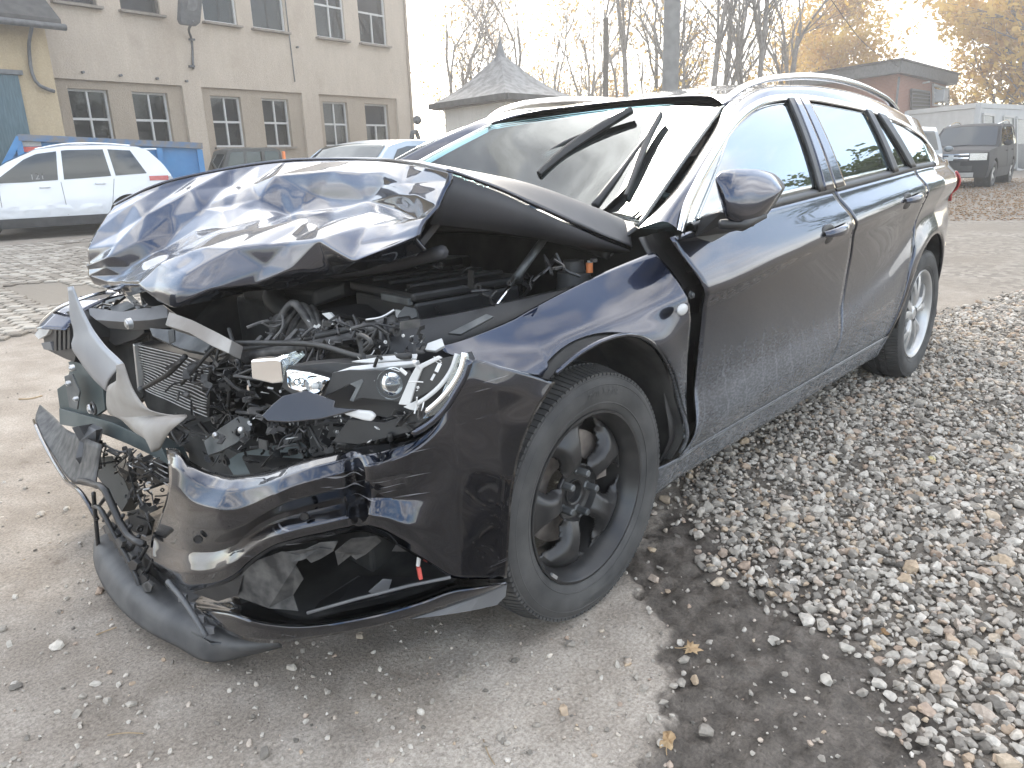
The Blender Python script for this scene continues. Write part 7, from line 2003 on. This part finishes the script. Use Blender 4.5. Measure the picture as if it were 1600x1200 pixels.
    for nm, rg_ in (('windscreen', ws), ('rear_window', rwd)):
        if rg_:
            P_ = V([[(x, w*0.90*yy(x, roof_(x)), roof_(x)+0.035*(1-(w*.9)**2)+.010) for w in ws_] for x in np.linspace(rg_[0], rg_[1], 14)])
            surf(nm, P_, 'car_glass', t, flip=True)
    for s_ in (1, -1):
        for sx_, z0, z1 in seams:
            MB().tube([(sx_[0]*(1-v)+sx_[1]*v, s_*(yy(sx_[0]*(1-v)+sx_[1]*v, z0*(1-v)+z1*v)+.001), z0*(1-v)+z1*v) for v in np.linspace(0, 1, 8)], 0.0045, 5).build('door_seam', 'seam', t)
        for hx, hz in handles:
            MB().tube([(hx-.09, s_*(yy(hx, hz)+.012), hz), (hx, s_*(yy(hx, hz)+.03), hz+.004), (hx+.09, s_*(yy(hx, hz)+.012), hz+.006)], 0.014, 6).build('door_handle', paintm, t, smooth=True)
        if clad:
            P_ = V([[(x, s_*(yy(x, z)+.008), max(z, 0)) for x in np.linspace(wheels[0]+wr_*1.2, wheels[1]-wr_*1.2, 20)] for z in (clad[0], clad[0]+.05, clad[1]-.02, clad[1])])
            surf('sill_cladding', P_, 'cladding', t, flip=(s_ < 0))
        mb_ = MB().ball((roofp[-1][0]-0.42, s_*(hw+.10), belt_(roofp[-1][0])+.10), (.06, .11, .075), 12, 8); mb_.build('door_mirror', paintm, t, smooth=True)
    def patch(nm, x_a, x_b, z_a, z_b, mt, out=.012, sides=(1, -1)):
        for s_ in sides:
            P_ = V([[(x, s_*(yy(x, z)+out), z) for x in np.linspace(x_a, x_b, 8)] for z in np.linspace(z_a, z_b, 6)])
            surf(nm, P_, mt, t, flip=(s_ < 0))
    def fpatch(nm, y_a, y_b, z_a, z_b, mt, out=.015, rear=False, n=10):
        fx = xre if rear else xfr; sg = -1 if rear else 1
        P_ = V([[(fx(y)+sg*(0.02*math.sin(math.pi*min(1, max(0, (z-.28)/(belt_(Lc-.1 if not rear else .1)-.28))))+out), y*0.955, z) for y in np.linspace(y_a, y_b, n)] for z in np.linspace(z_a, z_b, 5)])
        return surf(nm, P_, mt, t, flip=rear)
    return t, patch, fpatch, yy, roof_
# white crossover, side on, front out of frame to the left
hdw = -V([*ray(2900, 178)[1][:2]])
endp = at_depth(290, 360, 15.7)
hn = V([hdw[0], hdw[1], 0.])/np.linalg.norm(hdw)
sidew = V([-hn[1], hn[0], 0])
pos = endp - sidew*0.92*(1 if (sidew@(CAM_P-endp)) > 0 else -1)
kt, kpat, kfp, kyy, krf = parked_car('white_crossover', pos, hn, 4.52, 1.84, 1.70,
    [(0, 1.02), (0.25, 1.12), (0.8, 1.10), (1.7, 1.06), (2.7, 1.02), (3.3, 1.02), (3.9, 0.98), (4.4, 0.86), (4.52, 0.80)],
    [(0.10, 1.10), (0.22, 1.32), (0.45, 1.58), (0.62, 1.655), (1.2, 1.70), (1.9, 1.70), (2.4, 1.64), (2.9, 1.42), (3.55, 1.02)],
    (0.93, 3.62), 0.35, 'car_white', [((0.55, 0.78), (1.12, 1.18)), ((1.20, 1.26), (2.02, 1.98)), ((2.12, 2.06), (3.20, 2.62))],
    'white crossover car with dented sill parked side on before the blue skip', 'car', clad=(0.22, 0.40), zb0=0.24,
    seams=(((1.30, 1.16), 0.42, 1.06), ((2.06, 2.08), 0.42, 1.04), ((3.12, 3.10), 0.42, 1.02)), handles=((1.42, 0.98), (2.36, 0.95)), ws=(2.5, 3.45), rwd=(0.24, 0.44), pillar='car_white')
kpat('tail_lamp', 0.16, 0.52, 1.00, 1.09, 'tail_red', .014)
# dents in the sill: creased sheet pushed in along the lower doors
for s_ in (1, -1):
    P_ = V([[(x, s_*(kyy(x, z)+.004+.016*mnoise.noise((x*5, z*9, 2))), z) for x in np.linspace(1.45, 3.2, 60)] for z in np.linspace(0.42, 0.62, 12)])
    surf('dented_sill_sheet', P_, 'car_white', kt, flip=(s_ < 0))
# roof spoiler and roof rails
MB().box((0.42, 0, 1.615), (0.30, 1.18, 0.035)).build('roof_spoiler', 'car_white', kt, bevel=.012)
for s_ in (1, -1): MB().tube(cat([(0.75, s_*.60, 1.69), (1.2, s_*.62, 1.735), (2.0, s_*.62, 1.73), (2.4, s_*.60, 1.66)], 16), 0.016, 6).build('roof_rail', 'satin_chrome', kt, smooth=True)
# chalk number on the front door glass
c_ = V([2.55, kyy(2.55, 1.16)+.02, 1.155])
sgn = 1 if (sidew@(CAM_P-endp)) > 0 else -1
mwx = Matrix.Translation(Vector((2.45, sgn*(kyy(2.5, 1.16)+.013), 1.15))) @ Matrix.Rotation(math.pi if sgn > 0 else 0, 4, 'Z') @ Matrix.Rotation(math.pi/2-0.30, 4, 'X')
text_mesh('chalk_number', '121', 0.17, 'chalk', kt, mwx)
# dark boxy off-roader behind the bonnet
d4 = at_depth(383, 262, 20.0)
hd4 = -V([*ray(2600, 200)[1][:2], 0]); hd4 /= np.linalg.norm(hd4)
p4 = d4 - hd4*0.87
jt, jp, jf, jy, jr = parked_car('boxy_off_roader', p4, hd4, 3.5, 1.55, 1.66, [(0, 1.0), (1.9, 1.0), (2.3, 0.98), (3.5, 0.90)], [(0.02, 1.0), (0.10, 1.60), (0.25, 1.655), (1.3, 1.655), (1.45, 1.62), (1.72, 1.0)], (0.65, 2.8), 0.34, 'car_olive',
    [((0.12, 0.16), (0.55, 0.52)), ((0.62, 0.60), (1.02, 1.0)), ((1.09, 1.07), (1.60, 1.38))], 'dark boxy off-roader with an orange lamp at its rear roof edge', 'car', boxy=1.0, ws=(1.5, 1.7))
jl = MB().box((0.03, 0.72 if (V([-hd4[1], hd4[0], 0])@(CAM_P-p4)) > 0 else -0.72, 1.42), (0.06, 0.12, 0.30)).build('orange_lamp', 'orange_plastic', jt, bevel=.01)
# pale blue hatchback between bonnet and windscreen
d5 = at_depth(585, 250, 11.5)
hd5 = -V([*ray(1500, 230)[1][:2], 0]); hd5 /= np.linalg.norm(hd5)
p5 = d5 - hd5*1.75
parked_car('pale_blue_hatchback', p5, hd5, 4.0, 1.72, 1.50, [(0, 0.90), (0.3, 1.0), (1.5, 0.97), (2.9, 0.94), (3.6, 0.88), (4.0, 0.74)], [(0.12, 1.0), (0.30, 1.28), (0.52, 1.45), (1.2, 1.50), (1.8, 1.49), (2.2, 1.42), (2.95, 0.95)], (0.72, 3.2), 0.31, 'car_paleblue',
    [((0.45, 0.60), (0.80, 0.86)), ((0.88, 0.92), (1.55, 1.50)), ((1.64, 1.58), (2.55, 2.05))], 'pale blue hatchback mostly hidden behind the raised bonnet', 'car', ws=(2.15, 2.88), rwd=(0.25, 0.50))
# dark SUV on the right, nose towards us
fw1 = at_depth(1552, 284, 21.0); rw1 = at_depth(1588, 274, 23.6)
hd6 = fw1-rw1; hd6[2] = 0; hd6 /= np.linalg.norm(hd6)
lf6 = V([-hd6[1], hd6[0], 0])
p6 = fw1 - lf6*0.92 - hd6*3.65; p6[2] = 0
ct, cp_, cf_, cy_, crf = parked_car('dark_suv', p6, hd6, 4.62, 1.85, 1.72, [(0, 1.02), (0.4, 1.12), (1.2, 1.10), (3.2, 1.06), (3.5, 1.07), (4.3, 0.99), (4.62, 0.88)], [(0.10, 1.12), (0.25, 1.40), (0.50, 1.66), (1.2, 1.71), (2.2, 1.70), (2.55, 1.64), (3.35, 1.06)], (0.92, 3.65), 0.36, 'car_dark',
    [((0.55, 0.75), (1.05, 1.10)), ((1.14, 1.18), (1.95, 1.90)), ((2.05, 2.0), (3.02, 2.55))], 'dark sport utility vehicle facing us by the white container', 'car', clad=(0.25, 0.50), zb0=0.28, ws=(2.6, 3.3), rwd=(0.22, 0.48),
    seams=(((1.10, 1.10), .5, 1.08), ((2.0, 2.02), .5, 1.06)), handles=((1.3, .98), (2.2, .96)))
cf_('grille', -.42, .42, 0.72, 0.90, 'cladding', .02); cf_('grille_bar', -.44, .44, 0.785, 0.825, 'satin_chrome', .035); cf_('grille_bar', -.44, .44, 0.885, 0.915, 'satin_chrome', .03)
cf_('lower_grille', -.55, .55, 0.46, 0.60, 'cladding', .02); cf_('skid_plate', -.60, .60, 0.30, 0.42, 'wheel_silver', .02); cf_('number_plate', -.26, .26, 0.60, 0.70, 'cladding', .04)
for s_ in (1, -1):
    P_ = V([[(4.62-.22*(abs(y)/.925)**2.6+.035, s_*y*.96, z) for y in np.linspace(.46, .86, 8)] for z in np.linspace(.74, .92, 5)])
    surf('headlamp', P_, 'chrome', ct, flip=(s_ < 0))
    P2 = P_ + V([.008, 0, 0]); surf('headlamp_lens', P2, 'lens_glass', ct, flip=(s_ < 0))
    MB().tube(cat([(0.6, s_*.62, 1.68), (0.8, s_*.64, 1.75), (2.0, s_*.64, 1.75), (2.4, s_*.62, 1.69)], 14), .018, 6).build('roof_rail', 'satin_chrome', ct, smooth=True)
em = [(-.15, .02), (-.05, .02), (-.055, .045), (.065, .045), (.06, .02), (.15, .02), (.14, -.02), (.05, -.02), (.055, -.045), (-.065, -.045), (-.06, -.02), (-.16, -.02)]
b = MB(); b.prism([(4.685, y*1.15, .808+z*1.5) for y, z in em], (0.02, 0, 0)); b.build('grille_emblem', 'satin_chrome', ct, bevel=.004)
# grey people carrier beside it, cut by our car's tail
q7 = at_depth(1451, 262, 18.5); hd7 = V([*ray(1380, 240)[1][:2], 0]); hd7 = -hd7/np.linalg.norm(hd7)
rt7 = V([hd7[1], -hd7[0], 0])
p7 = q7 - hd7*4.2 + V([-hd7[1], hd7[0], 0])*(-0.55); p7[2] = 0
parked_car('grey_people_carrier', p7, hd7, 4.4, 1.80, 1.66, [(0, 0.95), (0.3, 1.02), (3.0, 1.0), (3.6, 0.96), (4.4, 0.80)], [(0.06, 1.02), (0.18, 1.45), (0.40, 1.62), (1.4, 1.66), (2.3, 1.62), (2.7, 1.50), (3.5, 0.97)], (0.85, 3.5), 0.33, 'car_grey',
    [((0.30, 0.45), (1.0, 1.0)), ((1.10, 1.10), (1.95, 1.92)), ((2.05, 2.02), (3.0, 2.6))], 'grey people carrier partly hidden behind the tail of the wrecked car', 'car', ws=(2.65, 3.4), rwd=(.10, .36))

# ================================================================== trees
def make_tree(seed, H, spread, trunk_r, fork, leaves, leaf_mat, leaf_size=0.13, lean=0.0, base_clear=0.25, density=1.0, levels=4):
    """returns (trunk mesh data, twig mesh data, leaf mesh data): grown by repeated forking"""
    rg = random.Random(seed)
    T, W, LF = MB(), MB(), ([], [])
    def grow(p, d, L_, r, lev):
        n = 6 if lev < 2 else 4
        pts = [p.copy()]; rs = [r]; q_ = p.copy(); dd = d.copy()
        for i in range(n):
            dd = (dd + Vector((rg.gauss(0, 1), rg.gauss(0, 1), rg.gauss(0, 1)))*(0.09 if lev == 0 else 0.16) + Vector((0, 0, 0.06 if lev else 0.03))).normalized()
            q_ = q_ + dd*(L_/n); pts.append(q_.copy()); rs.append(max(0.006, r*(1-(0.55 if lev < 2 else 0.8)*(i+1)/n)))
        (T if lev < 2 else W).tube(pts, rs, 8 if lev == 0 else (6 if lev == 1 else 4 if lev == 2 else 3), caps=False)
        if lev >= levels-1:
            for i in range(int(leaves)):
                c = pts[rg.randrange(1, n+1)] + Vector((rg.gauss(0, .22), rg.gauss(0, .22), rg.gauss(0, .2)))
                LF[0].append(c)
            return
        kids = {0: fork, 1: 8, 2: 7, 3: 4}[lev]
        for k in range(max(1, int(kids*(density if lev else 1)))):
            t_ = rg.uniform(base_clear if lev == 0 else 0.25, 1.0) if k else 1.0
            i = min(n, max(1, int(t_*n)))
            a = rg.uniform(0, 6.283)
            side = Vector((math.cos(a), math.sin(a), rg.uniform(-0.1, 0.3)))
            ang = rg.uniform(0.25, 0.55)*spread if lev == 0 else rg.uniform(0.4, 0.9)*spread
            nd = (dd*math.cos(ang)+side*math.sin(ang)).normalized()
            grow(pts[i], nd, L_*rg.uniform(0.5, 0.75) if lev else L_*rg.uniform(0.55, 0.85), rs[i]*rg.uniform(0.5, 0.75), lev+1)
    grow(Vector((0, 0, -0.1)), Vector((lean, rg.gauss(0, .03), 1)).normalized(), H*0.55, trunk_r, 0)
    lv, lf = [], []
    for c in LF[0]:
        a = Vector((rg.gauss(0, 1), rg.gauss(0, 1), rg.gauss(0, 1))).normalized(); b = a.orthogonal().normalized(); s_ = leaf_size*rg.uniform(0.6, 1.3)
        k = len(lv); lv += [c-a*s_, c+b*s_*0.6, c+a*s_, c-b*s_*0.6]; lf.append((k, k+1, k+2, k+3))
    return T, W, (lv, lf)
def mesh_of(b, name, mat, smooth=True):
    me = bpy.data.meshes.new(name); me.from_pydata([tuple(v) for v in b[0]], [], b[1]); me.materials.append(MATS[mat])
    if smooth: me.polygons.foreach_set('use_smooth', [True]*len(me.polygons))
    return me
KINDS = {}
def kind(key, leaf_mat, **kw):
    T, W, LFm = make_tree(leaf_mat=leaf_mat, **kw)
    KINDS[key] = (mesh_of((T.v, T.f), 'trunk', 'bark'), mesh_of((W.v, W.f), 'branches', 'bark'), mesh_of(LFm, 'crown', leaf_mat, False) if LFm[0] else None)
kind('bare_a', 'leaf_orange', seed=1, H=13, spread=0.9, trunk_r=0.12, fork=5, leaves=0, levels=4)
kind('bare_b', 'leaf_orange', seed=5, H=14, spread=0.7, trunk_r=0.15, fork=5, leaves=0.0, levels=4, lean=0.08)
kind('sparse', 'leaf_orange', seed=9, H=12, spread=0.9, trunk_r=0.18, fork=6, leaves=2, levels=4, leaf_size=0.11)
kind('slim', 'leaf_orange', seed=14, H=11, spread=0.6, trunk_r=0.12, fork=6, leaves=2, levels=4, leaf_size=0.09)
kind('golden', 'leaf_orange', seed=21, H=13, spread=1.0, trunk_r=0.22, fork=8, leaves=26, levels=4, leaf_size=0.15, base_clear=0.12)
kind('shrub', 'leaf_orange', seed=33, H=6.5, spread=1.1, trunk_r=0.09, fork=8, leaves=10, levels=4, leaf_size=0.10, base_clear=0.08)
kind('green', 'leaf_green', seed=40, H=11, spread=1.0, trunk_r=0.22, fork=8, leaves=24, levels=4, leaf_size=0.16, base_clear=0.12)
def put_tree(key, px, dep, sc, rz, label, group='trees beyond the yard', pos=None):
    if pos is None:
        g = at_depth(px, 250, dep); g[2] = -0.1
    else: g = V(pos)
    t = empty('tree', tuple(g), rz); t.scale = (sc, sc, sc); tag(t, label, 'tree', group)
    for me, nm in zip(KINDS[key], ('trunk', 'branches', 'crown')):
        if me is None: continue
        o = bpy.data.objects.new(nm, me); COL.objects.link(o); o.parent = t
    return t
put_tree('bare_a', 706, 34, 0.95, 0.4, 'bare thin tree at the factory corner left of the hut')
put_tree('slim', 745, 40, 1.05, 2.0, 'slim bare tree just left of the hut roof tip')
put_tree('sparse', 770, 48, 1.0, 4.1, 'faint orange-leaved tree far behind the hut roof tip')
put_tree('slim', 940, 50, 1.1, 0.2, 'slim far tree right behind the slim dark post')
put_tree('sparse', 1060, 46, 1.1, 5.0, 'orange-leaved tree partly hidden by the thick pole')
put_tree('slim', 1150, 44, 1.15, 3.3, 'slim leafy tree between the two thick bare trunks')
put_tree('golden', 1240, 60, 0.8, 2.9, 'distant yellow tree left of the brick building')
put_tree('bare_a', 818, 38, 1.05, 3.7, 'bare spreading tree right behind the hut roof tip')
put_tree('slim', 872, 44, 1.1, 1.1, 'slim tree with a few orange leaves right of the hut')
put_tree('sparse', 915, 46, 0.95, 2.6, 'thin orange-leaved tree left of the slim dark post')
put_tree('bare_b', 985, 33, 1.05, 0.9, 'leaning bare tree between the dark post and the thick pole')
put_tree('slim', 1018, 36, 1.15, 4.4, 'slender dark tree close to the left of the thick pole')
put_tree('bare_b', 1108, 30, 1.0, 2.9, 'thick bare tree first right of the thick pole')
put_tree('bare_a', 1132, 33, 1.1, 5.2, 'forked bare tree second right of the thick pole')
put_tree('bare_b', 1172, 31, 1.0, 4.6, 'tall bare tree third right of the thick pole')
put_tree('sparse', 1212, 38, 1.1, 1.9, 'tree with scattered yellow leaves fourth right of the thick pole')
put_tree('golden', 1285, 52, 0.95, 0.3, 'yellow-leaved tree behind the brick building roof')
put_tree('shrub', 860, 50, 1.0, 0.5, 'low orange bush behind the hut on its right')
put_tree('shrub', 1000, 52, 1.0, 1.7, 'low orange bush behind the leaning bare tree')
put_tree('shrub', 1085, 50, 1.1, 3.1, 'low orange bush just right of the thick pole')
put_tree('golden', 1560, 46, 1.05, 2.2, 'big golden autumn tree above the white container')
put_tree('golden', 1625, 40, 1.1, 4.0, 'golden autumn tree at the right edge of the picture')
put_tree('shrub', 1515, 50, 1.0, 2.5, 'small golden bush right beside the brick building')
put_tree('golden', 1720, 40, 1.0, 1.0, 'golden tree past the right edge mirrored in the rear quarter')
put_tree('golden', 1830, 38, 0.9, 3.0, 'farther golden tree past the right edge mirrored in the rear door')
# trees on the near side of the yard: they show only as reflections in panes and paint
put_tree('green', 0, 0, 0.68, 0.5, 'leafy green tree mirrored in the rear side windows', 'trees mirrored in the car', (-24.0, 4.8, -0.1))
put_tree('green', 0, 0, 0.6, 2.5, 'leafy green tree mirrored in the rear wing', 'trees mirrored in the car', (-31.0, 7.5, -0.1))
# leaf litter under the golden trees
lv, lf = [], []
for _ in range(9000):
    x, y = random.uniform(1430, 1640), random.uniform(278, 345)**1.0
    if random.random() < (y-278)/80: continue
    g = at(x, y, 2, 0.012); s_ = random.uniform(.015, .036); a = random.uniform(0, 6.28)
    k = len(lv); c, s2 = math.cos(a)*s_, math.sin(a)*s_
    lv += [(g[0]-c, g[1]-s2, .012), (g[0]+s2*.6, g[1]-c*.6, .02), (g[0]+c, g[1]+s2, .013), (g[0]-s2*.6, g[1]+c*.6, .03)]; lf.append((k, k+1, k+2, k+3))
o = mk('leaf_litter', lv, lf, 'leaf_brown'); tag(o, 'brown leaf litter strewn on the ground by the parked off-roader', 'leaves', kind='stuff')

# ================================================================== added mist box, washes out the background in place of lens glare
hz_ = MB().box((-10, -10, 8.4), (150, 150, 18.8)).build('glare_veil', None); tag(hz_, kind='stuff')
m, N, L, B = new_mat('glare_veil_air'); N.remove(B)
vol = N.new('ShaderNodeVolumePrincipled'); vol.inputs['Color'].default_value = (1.0, 1.0, 1.0, 1); vol.inputs['Density'].default_value = 0.0034; vol.inputs['Anisotropy'].default_value = 0.45
L.new(vol.outputs[0], N['Material Output'].inputs['Volume'])
hz_.data.materials.append(m)
